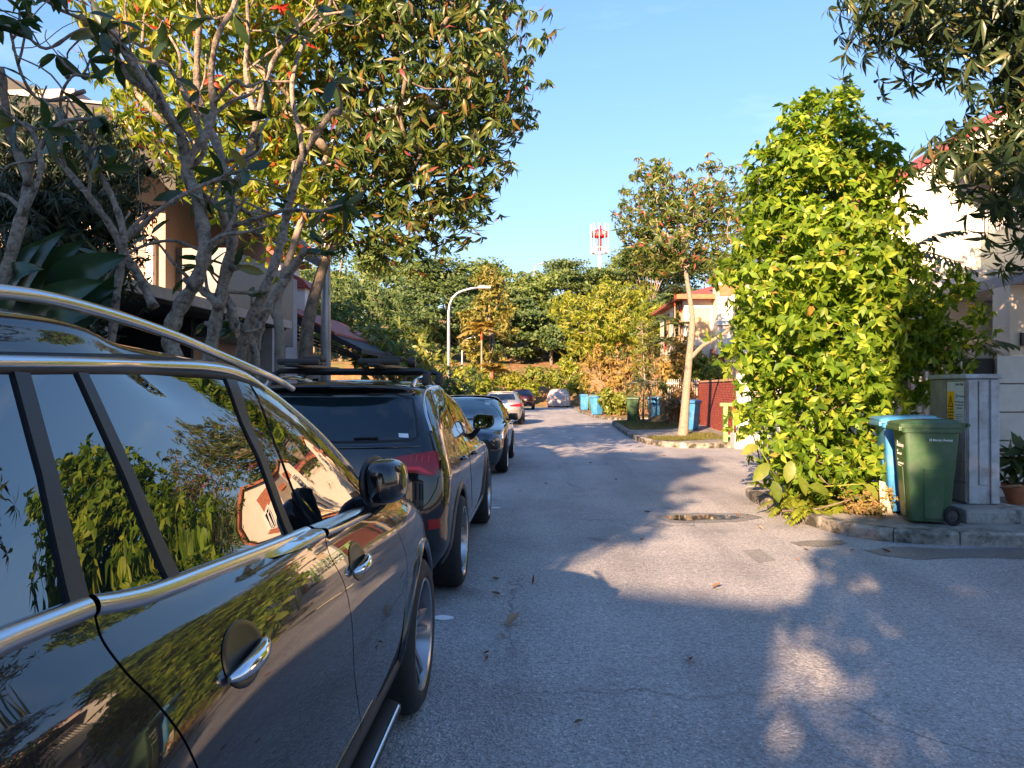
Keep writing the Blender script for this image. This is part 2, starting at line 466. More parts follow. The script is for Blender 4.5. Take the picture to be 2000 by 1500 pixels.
def paint(name, col, metal=0.5, rough=0.25, ior=1.9, flake=True):
    m, t, p, o = newmat(name)
    p.inputs['Base Color'].default_value = (*col, 1); p.inputs['Metallic'].default_value = metal; p.inputs['Roughness'].default_value = rough
    p.inputs['Coat Weight'].default_value = 1.0; p.inputs['Coat Roughness'].default_value = 0.012; p.inputs['Coat IOR'].default_value = ior; p.inputs['Specular IOR Level'].default_value = 0.08
    if flake:
        c = node(t, 'ShaderNodeTexCoord'); v = node(t, 'ShaderNodeTexVoronoi', i_Scale=900.0); L(t, c.outputs['Object'], v.inputs['Vector'])
        mr = node(t, 'ShaderNodeMapRange'); mr.inputs['To Min'].default_value = rough * 0.7; mr.inputs['To Max'].default_value = rough * 1.4
        L(t, v.outputs['Color'], mr.inputs[0]); L(t, mr.outputs[0], p.inputs['Roughness'])
    return m

def make_wheel(parent, loc, r=0.36, wd=0.235, rr=0.255, spokes=5, side=1, rim_mat=None, twin=True, lug=True):
    """tyre mesh named wheel with the rim as its child; axis along X, outer face towards side*X."""
    Mx = Matrix.Rotation(R(90) * side, 4, 'Y')
    t = MB(); h = wd / 2
    t.lathe([(rr - .012, -h * .8), (rr + .01, -h), (r - .05, -h * 1.02), (r - .016, -h * .86), (r, -h * .62), (r, h * .62), (r - .016, h * .86), (r - .05, h * 1.02), (rr + .012, h), (rr - .006, h * .86)], 48, Mx, closed=False)
    wob = t.build('wheel', M_TYRE, parent, smooth=True); wob.location = loc
    q = MB()
    q.lathe([(rr - .006, h * .86), (rr + .004, h * .93), (rr - .002, h * .99), (rr - .014, h * .93), (rr - .03, h * .35), (rr - .05, -h * .3)], 48, Mx, closed=False)
    q.lathe([(0.0, h * .62), (.028, h * .62), (.034, h * .55), (.06, h * .5), (.075, h * .3), (.075, 0)], 24, Mx, closed=False)
    for k in range(spokes):
        a0 = 2 * math.pi * k / spokes + 0.3
        for da in ((-.19, .19) if twin else (0,)):
            p0 = Vector((.05 * math.cos(a0 + da * .5), .05 * math.sin(a0 + da * .5), h * .46))
            p1 = Vector(((rr - .018) * math.cos(a0 + da), (rr - .018) * math.sin(a0 + da), h * .80))
            d = (p1 - p0).normalized(); sd = d.cross(Vector((0, 0, 1))).normalized(); w0, w1 = (.017, .012) if twin else (.034, .026)
            vs = []
            for p, ww in ((p0, w0), (p1, w1)):
                for s_, z_ in ((-1, 0), (1, 0), (.75, -.035), (-.75, -.035)):
                    vs.append(Mx @ (p + sd * ww * s_ + Vector((0, 0, z_))))
            q.add(vs, [(0, 1, 5, 4), (1, 2, 6, 5), (2, 3, 7, 6), (3, 0, 4, 7), (3, 2, 1, 0), (4, 5, 6, 7)])
    q.build('rim', rim_mat or M_RIM, wob, smooth=True)
    bk = MB(); bk.lathe([(0, -h * .1), (.17, -h * .1), (.17, -h * .25), (rr - .03, -h * .3)], 32, Mx, closed=False)
    bk.build('brake_disc', M_DARKRIM, wob, smooth=True)
    return wob
def text_mesh(body, size, ext=0.001, spacing=1.0, bold=0.0):
    c = bpy.data.curves.new('txt', 'FONT'); c.body = body; c.size = size; c.extrude = ext; c.align_x = 'CENTER'; c.align_y = 'CENTER'
    c.space_character = spacing; c.offset = bold; c.resolution_u = 2
    o = bpy.data.objects.new('txt', c); COL.objects.link(o)
    dg = bpy.context.evaluated_depsgraph_get(); dg.update()
    me = bpy.data.meshes.new_from_object(o.evaluated_get(dg)); bpy.data.objects.remove(o); bpy.data.curves.remove(c)
    me.materials.clear(); return me
def lettering(name, body, size, mat, parent, loc, rot, ext=0.001, sp=1.0, bold=0.0):
    o = link(name, text_mesh(body, size, ext, sp, bold), mat, parent); o.location = loc; o.rotation_euler = rot; return o
mir = lambda P: [(-a, b) for a, b in reversed(P)]

# ------------------------------------------------------------------ ground, road, kerbs, hill
def asphalt(name, base, wet=0.0, rough=0.72):
    m, t, p, o = newmat(name)
    c = node(t, 'ShaderNodeTexCoord')
    v1 = node(t, 'ShaderNodeTexVoronoi', i_Scale=95.0); L(t, c.outputs['Object'], v1.inputs['Vector'])
    v2 = node(t, 'ShaderNodeTexVoronoi', i_Scale=38.0); L(t, c.outputs['Object'], v2.inputs['Vector'])
    n1 = node(t, 'ShaderNodeTexNoise', i_Scale=0.55, i_Detail=8.0, i_Roughness=0.68); L(t, c.outputs['Object'], n1.inputs['Vector'])
    n2 = node(t, 'ShaderNodeTexNoise', i_Scale=26.0, i_Detail=6.0, i_Roughness=0.8); L(t, c.outputs['Object'], n2.inputs['Vector'])
    g = ramp(t, v1.outputs['Color'], [(0.0, [b * .58 for b in base]), (0.5, base), (0.86, [b * 1.25 for b in base]), (1.0, [min(1, b * 2.1) for b in base])])
    k = ramp(t, n1.outputs[0], [(0.28, (.66, .66, .67)), (0.5, (1, 1, 1)), (0.74, (1.22, 1.2, 1.17))])
    mm = node(t, 'ShaderNodeMixRGB', blend_type='MULTIPLY'); mm.inputs[0].default_value = 1; L(t, g, mm.inputs[1]); L(t, k, mm.inputs[2])
    k2 = ramp(t, n2.outputs[0], [(0.34, (.45, .45, .45)), (0.5, (1, 1, 1)), (.7, (1.25, 1.25, 1.25))])
    m3 = node(t, 'ShaderNodeMixRGB', blend_type='MULTIPLY'); m3.inputs[0].default_value = .8; L(t, mm.outputs[0], m3.inputs[1]); L(t, k2, m3.inputs[2])
    # old tyre-polished and oil-stained streaks along the lane
    mp = node(t, 'ShaderNodeMapping'); mp.inputs['Scale'].default_value = (1.2, .16, 1); L(t, c.outputs['Object'], mp.inputs[0])
    n3 = node(t, 'ShaderNodeTexNoise', i_Scale=1.3, i_Detail=5.0); L(t, mp.outputs[0], n3.inputs['Vector'])
    k3 = ramp(t, n3.outputs[0], [(0.3, (.72, .72, .73)), (0.55, (1, 1, 1)), (.75, (1.12, 1.11, 1.1))])
    m4 = node(t, 'ShaderNodeMixRGB', blend_type='MULTIPLY'); m4.inputs[0].default_value = .85; L(t, m3.outputs[0], m4.inputs[1]); L(t, k3, m4.inputs[2])
    # hairline cracks where a slow mask allows them
    dn = node(t, 'ShaderNodeTexNoise', i_Scale=2.2, i_Detail=5.0); L(t, c.outputs['Object'], dn.inputs['Vector'])
    dm = node(t, 'ShaderNodeMixRGB', blend_type='ADD'); dm.inputs[0].default_value = .55; L(t, c.outputs['Object'], dm.inputs[1]); L(t, dn.outputs['Color'], dm.inputs[2])
    ve = node(t, 'ShaderNodeTexVoronoi', feature='DISTANCE_TO_EDGE', i_Scale=.42); L(t, dm.outputs[0], ve.inputs['Vector'])
    cr = ramp(t, ve.outputs['Distance'], [(0.0, (.42, .42, .42)), (.0035, (.62, .62, .62)), (.007, (1, 1, 1))])
    nm = node(t, 'ShaderNodeTexNoise', i_Scale=.31, i_Detail=2.0); L(t, c.outputs['Object'], nm.inputs['Vector'])
    fm = ramp(t, nm.outputs[0], [(.46, (0, 0, 0)), (.56, (.8, .8, .8))])
    m5 = node(t, 'ShaderNodeMixRGB', blend_type='MULTIPLY'); L(t, fm, m5.inputs[0]); L(t, m4.outputs[0], m5.inputs[1]); L(t, cr, m5.inputs[2])
    # oil drips
    vo = node(t, 'ShaderNodeTexVoronoi', i_Scale=.9); L(t, dm.outputs[0], vo.inputs['Vector'])
    od = ramp(t, vo.outputs['Distance'], [(.05, (.62, .62, .63)), (.16, (1, 1, 1))])
    m6 = node(t, 'ShaderNodeMixRGB', blend_type='MULTIPLY'); m6.inputs[0].default_value = .8; L(t, m5.outputs[0], m6.inputs[1]); L(t, od, m6.inputs[2])
    L(t, m6.outputs[0], p.inputs['Base Color'])
    rr = node(t, 'ShaderNodeMapRange'); rr.inputs['To Min'].default_value = rough - .18; rr.inputs['To Max'].default_value = rough + .12; L(t, n1.outputs[0], rr.inputs[0]); L(t, rr.outputs[0], p.inputs['Roughness'])
    ad = node(t, 'ShaderNodeMath', operation='ADD'); L(t, v1.outputs['Distance'], ad.inputs[0]); L(t, n2.outputs[0], ad.inputs[1])
    ad2 = node(t, 'ShaderNodeMath', operation='ADD'); L(t, ad.outputs[0], ad2.inputs[0]); L(t, v2.outputs['Distance'], ad2.inputs[1])
    bn = node(t, 'ShaderNodeBump', i_Strength=.8, i_Distance=0.007); L(t, ad2.outputs[0], bn.inputs['Height']); L(t, bn.outputs[0], p.inputs['Normal'])
    return m
def sheet(name, poly, z, mat, kind='structure', parent=None):
    me = bpy.data.meshes.new(name); me.from_pydata([(a, b, z) for a, b in poly], [], [tuple(range(len(poly)))])
    bm = bmesh.new(); bm.from_mesh(me); bm.normal_update()
    if bm.faces and sum(f.normal.z for f in bm.faces) < 0: bmesh.ops.reverse_faces(bm, faces=bm.faces[:])
    bmesh.ops.triangulate(bm, faces=bm.faces[:]); bm.to_mesh(me); bm.free()
    return link(name, me, mat, parent, kind)
def blob(c, r, n=28, rough=.25, seed=0, sx=1.0, ang=0.0):
    rs = np.random.default_rng(seed); ph = rs.uniform(0, 6.28, 5); am = rs.uniform(.3, 1, 5)
    o = []
    for k in range(n):
        a = 2 * math.pi * k / n; q = r * (1 + rough * sum(am[i] * math.sin((i + 2) * a + ph[i]) for i in range(5)) / 2.5)
        x, y = q * math.cos(a) * sx, q * math.sin(a)
        o.append((c[0] + x * math.cos(ang) - y * math.sin(ang), c[1] + x * math.sin(ang) + y * math.cos(ang)))
    return o
M_EARTH = pm('earth', (.085, .062, .040), .95, var=.35, scale=3, bump=.03, bscale=9, dirt=(.05, .06, .02), dscale=1.2)
M_ASPH = asphalt('asphalt', (.36, .35, .35))
M_CONC = pm('old_concrete', (.27, .25, .22), .88, var=.22, scale=5, bump=.006, bscale=30, dirt=(.085, .082, .070), dscale=3.0)
M_KERB = pm('weathered_kerb', (.33, .30, .26), .9, var=.5, scale=4, bump=.016, bscale=14, dirt=(.040, .039, .030), dscale=3.0, drange=(.40, .56))
M_LITTER = pm('leaf_litter', (.24, .135, .060), .95, var=.5, scale=2.2, bump=.05, bscale=6, dirt=(.10, .115, .03), dscale=.5)
sheet('ground', [(-700, -700), (700, -700), (700, 700), (-700, 700)], -.03, M_EARTH)
sheet('road', [(-2.75, -45), (16, -45), (16, 36), (4.0, 38), (3.2, 62.5), (-22, 62.5), (-22, 57), (-2.75, 50)], 0, M_ASPH)

def kerb(path, label, z0=0.0, h=.125, wd=.16, ln=.62, closed=False, inward=1, seed=1):
    root = bpy.data.objects.new('kerb', None); COL.objects.link(root); root['kind'] = 'structure'
    P = [Vector((a, b)) for a, b in path]; d = [0]
    for a, b in zip(P, P[1:]): d.append(d[-1] + (b - a).length)
    def pt(s):
        s = max(0, min(d[-1], s))
        for i in range(len(P) - 1):
            if s <= d[i + 1] + 1e-9:
                f = (s - d[i]) / max(1e-9, d[i + 1] - d[i]); return P[i].lerp(P[i + 1], f), (P[i + 1] - P[i]).normalized()
        return P[-1], (P[-1] - P[-2]).normalized()
    rs = random.Random(seed); n = max(1, round(d[-1] / ln))
    for k in range(n):
        s0, s1 = d[-1] * k / n + .006, d[-1] * (k + 1) / n - .006
        m = MB(); ring_ = []
        hh = h + rs.uniform(-.010, .008); tw = rs.uniform(-.008, .008)
        for q in range(4):
            p, t = pt(s0 + (s1 - s0) * q / 3); nn = Vector((-t.y, t.x)) * inward
            a = p + nn * tw; b = p + nn * (wd + tw)
            c = rs.uniform(.012, .035)
            ring_.append([(a.x, a.y, z0 - .05), (a.x, a.y, z0 + hh - c), (a.x + nn.x * c, a.y + nn.y * c, z0 + hh), (b.x, b.y, z0 + hh - rs.uniform(0, .006)), (b.x, b.y, z0 - .05)])
        vs = [v for r in ring_ for v in r]; fs = []
        for q in range(3):
            for e in range(5):
                fs.append((q * 5 + e, q * 5 + (e + 1) % 5, (q + 1) * 5 + (e + 1) % 5, (q + 1) * 5 + e))
        fs += [(4, 3, 2, 1, 0), (15, 16, 17, 18, 19)]
        m.add(vs, fs); m.build('kerb_stone', M_KERB, root)
    return root
def arc(c, r, a0, a1, n=8): return [(c[0] + r * math.cos(R(a0 + (a1 - a0) * k / n)), c[1] + r * math.sin(R(a0 + (a1 - a0) * k / n))) for k in range(n + 1)]

# right-hand islands
near_edge = [(13.5, 7.45), (9, 7.6), (6.5, 7.70), (4.9, 7.78), (4.0, 7.86), (3.62, 7.96), (3.35, 8.15), (3.16, 8.5), (3.02, 9.2), (2.95, 10.0), (2.93, 10.8), (3.0, 11.4), (3.2, 11.9), (3.6, 12.15), (4.5, 12.2), (7.0, 12.2)]
kerb(near_edge, 'near', inward=-1, h=.13, wd=.17, seed=3)
ins = [(x + (.1 if y > 8 and x < 4 else 0), y + .1) for x, y in near_edge]
sheet('verge', [(13.5, 7.55), (4.9, 7.88), (4.1, 7.95), (3.7, 8.06), (3.45, 8.26), (3.28, 8.6), (3.14, 9.25), (3.07, 10.0), (3.05, 10.8), (3.12, 11.3), (3.3, 11.8), (3.65, 12.03), (7.0, 12.1), (13.5, 12.1)], .118, M_CONC)
sheet('planting_bed', blob((3.95, 10.1), 1.0, seed=4, sx=.7), .122, M_EARTH)
mid_edge = [(9.0, 21.0), (6.6, 20.9), (5.6, 20.6), (4.9, 20.25), (4.2, 20.1), (3.6, 20.2), (3.15, 20.7), (2.9, 21.6), (2.8, 22.8), (2.76, 25), (2.78, 27), (2.85, 30), (2.98, 33), (3.3, 34.3), (4.0, 35.0), (6.2, 35.2)]
kerb(mid_edge, 'mid', inward=-1, h=.14, wd=.16, ln=.9, seed=5)
sheet('verge', [(9.0, 21.1), (6.6, 21.0), (5.6, 20.7), (4.9, 20.36), (4.2, 20.22), (3.66, 20.32), (3.24, 20.8), (3.0, 21.7), (2.9, 22.8), (2.86, 25), (2.88, 27), (2.95, 30), (3.08, 33), (3.38, 34.2), (4.05, 34.88), (6.2, 35.05), (6.2, 30), (9, 24)], .122, M_CONC)
M_LAWN = pm('short_turf', (.055, .075, .018), .95, var=.4, scale=9, bump=.02, bscale=40, dirt=(.12, .08, .04), dscale=2.5)
sheet('grass_patch', blob((3.75, 21.9), .85, seed=8, sx=.95, rough=.3), .128, M_LAWN)
sheet('grass_patch', [(3.0, 26.5), (4.3, 26.8), (5.2, 28.5), (5.2, 33.4), (3.9, 34.3), (3.2, 33.0)], .128, M_LAWN)
far_edge = [(6.5, 36.8), (3.9, 37.2), (3.0, 38.2), (2.75, 40), (2.5, 44), (2.3, 50), (2.3, 56), (2.4, 62.2)]
kerb(far_edge, 'far', inward=-1, h=.12, wd=.16, ln=2.0, seed=6)
sheet('verge', [(16, 36.9), (3.95, 37.35), (3.12, 38.3), (2.87, 40), (2.62, 44), (2.42, 50), (2.42, 56), (2.5, 62.2), (16, 62.2)], .10, M_LITTER)
# left pavement
kerb([(-2.75, 50), (-2.75, 30), (-2.75, 8), (-2.75, -12)], 'left', inward=-1, h=.13, ln=3.0, seed=7)
sheet('pavement', [(-2.88, -45), (-2.88, 49.8), (-9.5, 49.8), (-9.5, -45)], .118, M_CONC)
sheet('grass_patch', [(-2.9, 4), (-4.6, 4), (-4.6, 13), (-2.9, 13)], .122, M_LAWN)
# marks on the road: dark repair patch, damp stains at the kerb, puddle, spots of paint
M_PATCH = asphalt('patch_asphalt', (.25, .245, .24)); M_DAMP = asphalt('damp_asphalt', (.19, .185, .18), rough=.5)
G = lambda *pts: [tuple(at(px, py, Z=0)[:2]) for px, py in pts]
sheet('road_patch', G((1448, 1076), (1484, 1073), (1516, 1094), (1482, 1100)), .004, M_PATCH)
def rag(pts, amp, seed):
    rs = random.Random(seed); o = []
    for k in range(len(pts)):
        a, b = Vector(pts[k]), Vector(pts[(k + 1) % len(pts)]); n = max(2, int((b - a).length / .07))
        for q in range(n):
            p = a.lerp(b, q / n); o.append((p.x + rs.uniform(-amp, amp), p.y + rs.uniform(-amp, amp)))
    return o
sheet('damp_stain', rag(G((1690, 1076), (1740, 1068), (1850, 1072), (2010, 1070), (2120, 1076), (2140, 1090), (2000, 1092), (1880, 1089), (1790, 1094), (1730, 1086)), .022, 1), .004, M_DAMP)
sheet('damp_stain', rag(G((1540, 1060), (1580, 1056), (1640, 1056), (1655, 1061), (1620, 1068), (1560, 1067)), .02, 2), .004, M_DAMP)
sheet('damp_stain', rag(G((1280, 1008), (1310, 1003), (1390, 1002), (1455, 1004), (1490, 1010), (1455, 1019), (1390, 1021), (1320, 1022), (1288, 1016)), .03, 3), .004, M_DAMP)
m_, t_, p_, o_ = newmat('puddle_water'); p_.inputs['Base Color'].default_value = (.03, .03, .028, 1); p_.inputs['Roughness'].default_value = .015; p_.inputs['IOR'].default_value = 1.33
sheet('puddle', G((1300, 1010), (1322, 1007), (1360, 1008), (1390, 1006), (1430, 1008), (1448, 1012), (1425, 1016), (1385, 1015), (1340, 1018), (1310, 1016)), .008, m_)
M_WHITE = pm('road_paint', (.75, .75, .75), .7, var=.15, scale=30)
for k, q in enumerate([(866, 1207), (968, 992)]):
    c = at(*q, Z=0); tag(sheet('paint_mark', blob((c.x, c.y), .055 if k == 0 else .05, 14, .1, seed=k, sx=1.3), .004, M_WHITE, None), 'small white paint spot on the road ' + ('beside the front wheel of the nearest SUV' if k == 0 else 'beside the front wheel of the black SUV'), 'road marking', 'white paint spots on the road')

# hill behind the end of the street
def hill():
    from mathutils import noise as ns
    xs = np.concatenate([np.linspace(-260, -60, 12), np.linspace(-50, 60, 56), np.linspace(70, 260, 12)]); ys = np.concatenate([np.linspace(62.3, 90, 24), np.linspace(95, 330, 22)])
    V = []; 
    for y in ys:
        for x in xs:
            yy = y + max(0, (x - 8)) * .25
            a = min(1, max(0, (yy - 62.8) / 10)); b = min(1, max(0, (yy - 70) / 60))
            z = 3.8 * a * a * (3 - 2 * a) + 9.5 * b * b * (3 - 2 * b)
            z += ns.noise(Vector((x * .09, y * .09, 0))) * 1.0 * a + ns.noise(Vector((x * .4, y * .4, 3))) * .22 * a
            V.append((x, y, z - .01))
    n = len(xs); F = [(j * n + i, j * n + i + 1, (j + 1) * n + i + 1, (j + 1) * n + i) for j in range(len(ys) - 1) for i in range(n - 1)]
    me = bpy.data.meshes.new('hill'); me.from_pydata(V, [], F); me.polygons.foreach_set('use_smooth', [True] * len(F))
    return link('hill', me, M_LITTER, None, 'structure'), BVHTree.FromPolygons(V, F)
HILL, HB = hill()
def hz(x, y):
    q = HB.ray_cast(Vector((x, y, 100)), Vector((0, 0, -1)))[0]
    return q.z if q else 0.0
# ------------------------------------------------------------------ vegetation
def leaf_tpl(width=.4, bend=.25, fold=.12, tipw=.35, near=True):
    """Unit leaf along +Y, normal +Z; curved and folded along the midrib."""
    if near:
        ys = [0, .12, .42, .74, 1.0]; ws = [.04, .55, 1.0, tipw + .25, 0]
    else:
        ys = [0, .45, 1.0]; ws = [.1, 1.0, 0]
    V = []; 
    for y, q in zip(ys, ws):
        z = -bend * y * y
        V.append((0, y, z))
        if 0 < q: V.append((-width / 2 * q, y, z + fold * q * width)); V.append((width / 2 * q, y, z + fold * q * width))
    F = []
    n = len(ys)
    for k in range(n - 2):
        a, b = 3 * k, 3 * (k + 1)
        F += [(a, a + 2, b + 2), (a, b + 2, b), (a + 1, a, b), (a + 1, b, b + 1)]
    a = 3 * (n - 2); tip = 3 * (n - 1)
    F += [(a, a + 2, tip), (a + 1, a, tip)]
    return np.array(V, float), np.array(F, int)
TPL = {}
def tpl(key):
    if key not in TPL:
        w_, b_, f_, t_, nr = key; TPL[key] = leaf_tpl(w_, b_, f_, t_, nr)
    return TPL[key]
def unit(a): return a / np.maximum(1e-9, np.linalg.norm(a, axis=-1, keepdims=True))
def frames(d, up):
    d = unit(d); s = unit(np.cross(d, up + 1e-4)); u = np.cross(s, d); return s, d, u
def leaf_mesh(name, key, pos, d, up, size, rnd):
    V, F = tpl(key); s, d, u = frames(d, up)
    W = pos[:, None, :] + size[:, None, None] * (V[None, :, 0:1] * s[:, None, :] + V[None, :, 1:2] * d[:, None, :] + V[None, :, 2:3] * u[:, None, :])
    n, k = len(pos), len(V)
    FF = F[None] + (np.arange(n) * k)[:, None, None]
    return npmesh(name, W.reshape(-1, 3), FF.reshape(-1, 3), np.repeat(rnd, k))
LEAFMESH = {}
def leaf_objects(key, mat, parent, pos, d, up, size, name='leaf'):
    kk = (key, mat.name)
    if kk not in LEAFMESH:
        V, F = tpl(key); me = npmesh('leaf', V, F); me.materials.append(mat); LEAFMESH[kk] = me
    me = LEAFMESH[kk]; s, d, u = frames(d, up)
    for i in range(len(pos)):
        k = size[i]
        M = Matrix(((s[i, 0] * k, d[i, 0] * k, u[i, 0] * k, pos[i, 0]), (s[i, 1] * k, d[i, 1] * k, u[i, 1] * k, pos[i, 1]), (s[i, 2] * k, d[i, 2] * k, u[i, 2] * k, pos[i, 2]), (0, 0, 0, 1)))
        o = bpy.data.objects.new(name, me); COL.objects.link(o); o.parent = parent; o.matrix_local = M

def in_ells(E, n, rng, shell=.0):
    """Sample points spread through a union of ellipsoids (c, r)."""
    vol = np.array([e[1][0] * e[1][1] * e[1][2] for e in E]) ** .8; cnt = rng.multinomial(n, vol / vol.sum()); o = []
    for (c, r), m in zip(E, cnt):
        v = unit(rng.normal(size=(m, 3))); q = (shell + (1 - shell) * rng.random((m, 1))) ** (1 / 2.2)
        o.append(np.array(c) + v * q * np.array(r))
    return np.concatenate(o)
def thin(P, dmin):
    keep = []
    for p in P:
        if all(((p - q) ** 2).sum() > dmin * dmin for q in keep): keep.append(p)
    return np.array(keep)
def rosettes(tips, axis, per, rng, size, polar=(55, 100), droop=.3, jit=.25, sv=.3):
    n = len(tips); N = n * per
    T = np.repeat(tips, per, 0); A = unit(np.repeat(axis, per, 0) + rng.normal(size=(N, 3)) * jit)
    e1 = unit(np.cross(A, np.array([.3, .5, .81]))); e2 = np.cross(A, e1)
    ph = rng.random(N) * 6.283; th = np.radians(rng.uniform(polar[0], polar[1], N))
    rad = e1 * np.cos(ph)[:, None] + e2 * np.sin(ph)[:, None]
    d = A * np.cos(th)[:, None] + rad * np.sin(th)[:, None]
    d = unit(d + np.array([0, 0, -1]) * (droop * rng.uniform(.5, 1.5, N))[:, None])
    up = unit(A * np.sin(th)[:, None] - rad * np.cos(th)[:, None] + rng.normal(size=(N, 3)) * .25)
    return T + d * (.02 * size), d, up, size * rng.uniform(1 - sv, 1 + sv, N)

def branches(root, mat, trunk, targets, r_tip, off, rng, nside=6, indiv=True, wig=.12, r0=None, rmax=None, name='branch', start=0.35):
    """Trunk polyline (list of (pt, radius)); limbs grow from the nearest wood to each target."""
    nodes = [np.array(p, float) for p, r in trunk]; par = [-1] + list(range(len(trunk) - 1))
    ok = [i >= start * (len(trunk) - 1) for i in range(len(trunk))]
    paths = []
    order = np.argsort([min(np.linalg.norm(t - n) for n in nodes) for t in targets]) if len(targets) else []
    for ti in order:
        t = np.array(targets[ti]); best = None; bd = 1e9
        for i, nd in enumerate(nodes):
            if not ok[i]: continue
            v = t - nd; dd = np.linalg.norm(v); pen = 1.0 + (.9 if v[2] < -.15 * dd else 0)
            if dd * pen < bd: bd = dd * pen; best = i
        a = nodes[best]; L_ = np.linalg.norm(t - a); k = max(2, int(L_ / .45) + 1); prev = best; idx = [best]
        mid = rng.normal(size=3) * wig * L_ + np.array([0, 0, -.06 * L_])
        for q in range(1, k + 1):
            f = q / k; p = a + (t - a) * f + mid * math.sin(math.pi * f) + (rng.normal(size=3) * .03 * L_ if q < k else 0)
            nodes.append(p); par.append(prev); ok.append(True); prev = len(nodes) - 1; idx.append(prev)
        paths.append(idx)
    cnt = np.zeros(len(nodes)); 
    for idx in paths: cnt[idx[-1]] += 1
    for i in range(len(nodes) - 1, -1, -1):
        if par[i] >= 0: cnt[par[i]] += cnt[i]
    rad = r_tip * np.maximum(1, cnt) ** .42
    if rmax: rad = np.minimum(rad, rmax)
    tm = MB(); tm.tube([Vector(p) for p, r in trunk], [r for p, r in trunk], max(10, nside + 4)); tm.build('trunk', mat, root, off, smooth='all')
    allm = MB()
    for idx in paths:
        pts = [Vector(nodes[i]) for i in idx]; rr = [rad[i] for i in idx]; rr[0] = min(rr[0], rr[1] * 1.25)
        m = MB() if indiv else allm
        m.tube(pts, rr, nside)
        if indiv: m.build(name, mat, root, off, smooth='all')
    if not indiv and paths: allm.build('limbs', mat, root, off, smooth='all', kind='stuff')
    return nodes

def put_leaves(root, off, key, farkey, mat, pos, d, up, size, rng, nobj=0, objmat=None):
    off = np.array(off, float); rnd = rng.random(len(pos))
    if nobj:
        # the ones that show largest: near the lens and inside the frame, facing side of the crown
        v = pos - np.array([0, 0, CAMH]); c, s_ = math.cos(YAW), math.sin(YAW)
        x = v[:, 0] * c + v[:, 1] * s_; f = -v[:, 0] * s_ + v[:, 1] * c
        px = x / np.maximum(.1, f); pz = v[:, 2] / np.maximum(.1, f)
        inside = (np.abs(px) < .67) & (np.abs(pz) < .50) & (f > .5)
        score = np.where(inside, size / f, 0); cell = (np.floor(px * 60) * 1000 + np.floor(pz * 60)).astype(int)
        order = np.argsort(-score); seen = {}; pick = []
        for i in order:
            if score[i] <= 0 or len(pick) >= nobj: break
            if seen.get(cell[i], 0) >= 4: continue
            seen[cell[i]] = seen.get(cell[i], 0) + 1; pick.append(i)
        pick = np.array(pick, int); rest = np.ones(len(pos), bool); rest[pick] = False
        if len(pick): leaf_objects(key, objmat or mat, root, pos[pick] - off, d[pick], up[pick], size[pick])
        pos, d, up, size, rnd = pos[rest], d[rest], up[rest], size[rest], rnd[rest]
    if len(pos):
        me = leaf_mesh('foliage', farkey, pos - off, d, up, size, rnd)
        link('foliage', me, mat, root, 'stuff')

M_BARK = pm('grey_brown_bark', (.20, .155, .115), .9, var=.4, scale=7, bump=.02, bscale=22, dirt=(.07, .06, .05), dscale=9)
M_BARKL = pm('pale_bark', (.28, .23, .18), .9, var=.3, scale=8, bump=.012, bscale=26, dirt=(.15, .115, .08), dscale=8)
M_BARKP = pm('lichened_bark', (.30, .245, .19), .92, var=.5, scale=22, bump=.030, bscale=30, dirt=(.060, .046, .034), dscale=10, drange=(.52, .64))
M_TWIG = pm('dry_twig', (.42, .27, .16), .9, var=.3)
LM_BUSH = leafmat('lime_leaf', [(0, (.055, .115, .012)), (.3, (.115, .205, .018)), (.7, (.195, .29, .026)), (.93, (.30, .36, .045)), (.98, (.36, .36, .05)), (1, (.30, .16, .04))], .46, .40, spec=.3)
LM_MANGO = leafmat('dark_green_leaf', [(0, (.020, .042, .016)), (.6, (.040, .068, .022)), (.85, (.085, .100, .030)), (1, (.14, .13, .045))], .38, .22)
LM_TREE = leafmat('yellow_green_leaf', [(0, (.09, .15, .018)), (.45, (.17, .23, .024)), (.84, (.29, .32, .034)), (.93, (.36, .22, .03)), (.97, (.40, .08, .03)), (1, (.42, .03, .03))], .40, .42)
LM_TREE_SHADE = leafmat('shaded_side_leaf', [(0, (.040, .080, .020)), (.5, (.070, .115, .022)), (.86, (.14, .16, .030)), (.95, (.20, .12, .04)), (1, (.26, .05, .05))], .40, .28)  # crown's shaded right side painted in as darker leaf colour
LM_MID = leafmat('red_flushed_leaf', [(0, (.045, .085, .018)), (.5, (.085, .125, .022)), (.86, (.16, .18, .028)), (.94, (.26, .14, .06)), (1, (.32, .05, .06))], .42, .3)
LM_YEL = leafmat('yellow_leaf', [(0, (.10, .15, .014)), (.5, (.19, .23, .020)), (.85, (.30, .31, .030)), (1, (.34, .23, .04))], .45, .35)
LM_HILL = leafmat('hill_leaf', [(0, (.060, .110, .022)), (.5, (.115, .170, .034)), (1, (.19, .225, .050))], .6, .25)
LM_HILLD = leafmat('hill_dark_leaf', [(0, (.038, .078, .022)), (.5, (.068, .115, .030)), (1, (.12, .16, .040))], .6, .22)
LM_PLUM = leafmat('frangipani_leaf', [(0, (.020, .045, .016)), (.6, (.032, .062, .020)), (.9, (.06, .09, .025)), (1, (.16, .14, .03))], .32, .28)
LM_PLUMY = leafmat('yellow_frangipani_leaf', [(0, (.07, .11, .02)), (.5, (.15, .18, .03)), (1, (.27, .26, .05))], .4, .3)
LM_DARK = leafmat('deep_green_leaf', [(0, (.012, .028, .014)), (.6, (.020, .040, .020)), (1, (.035, .055, .022))], .45, .2)
LM_PADDLE = leafmat('paddle_leaf', [(0, (.018, .050, .022)), (1, (.035, .075, .030))], .33, .22)
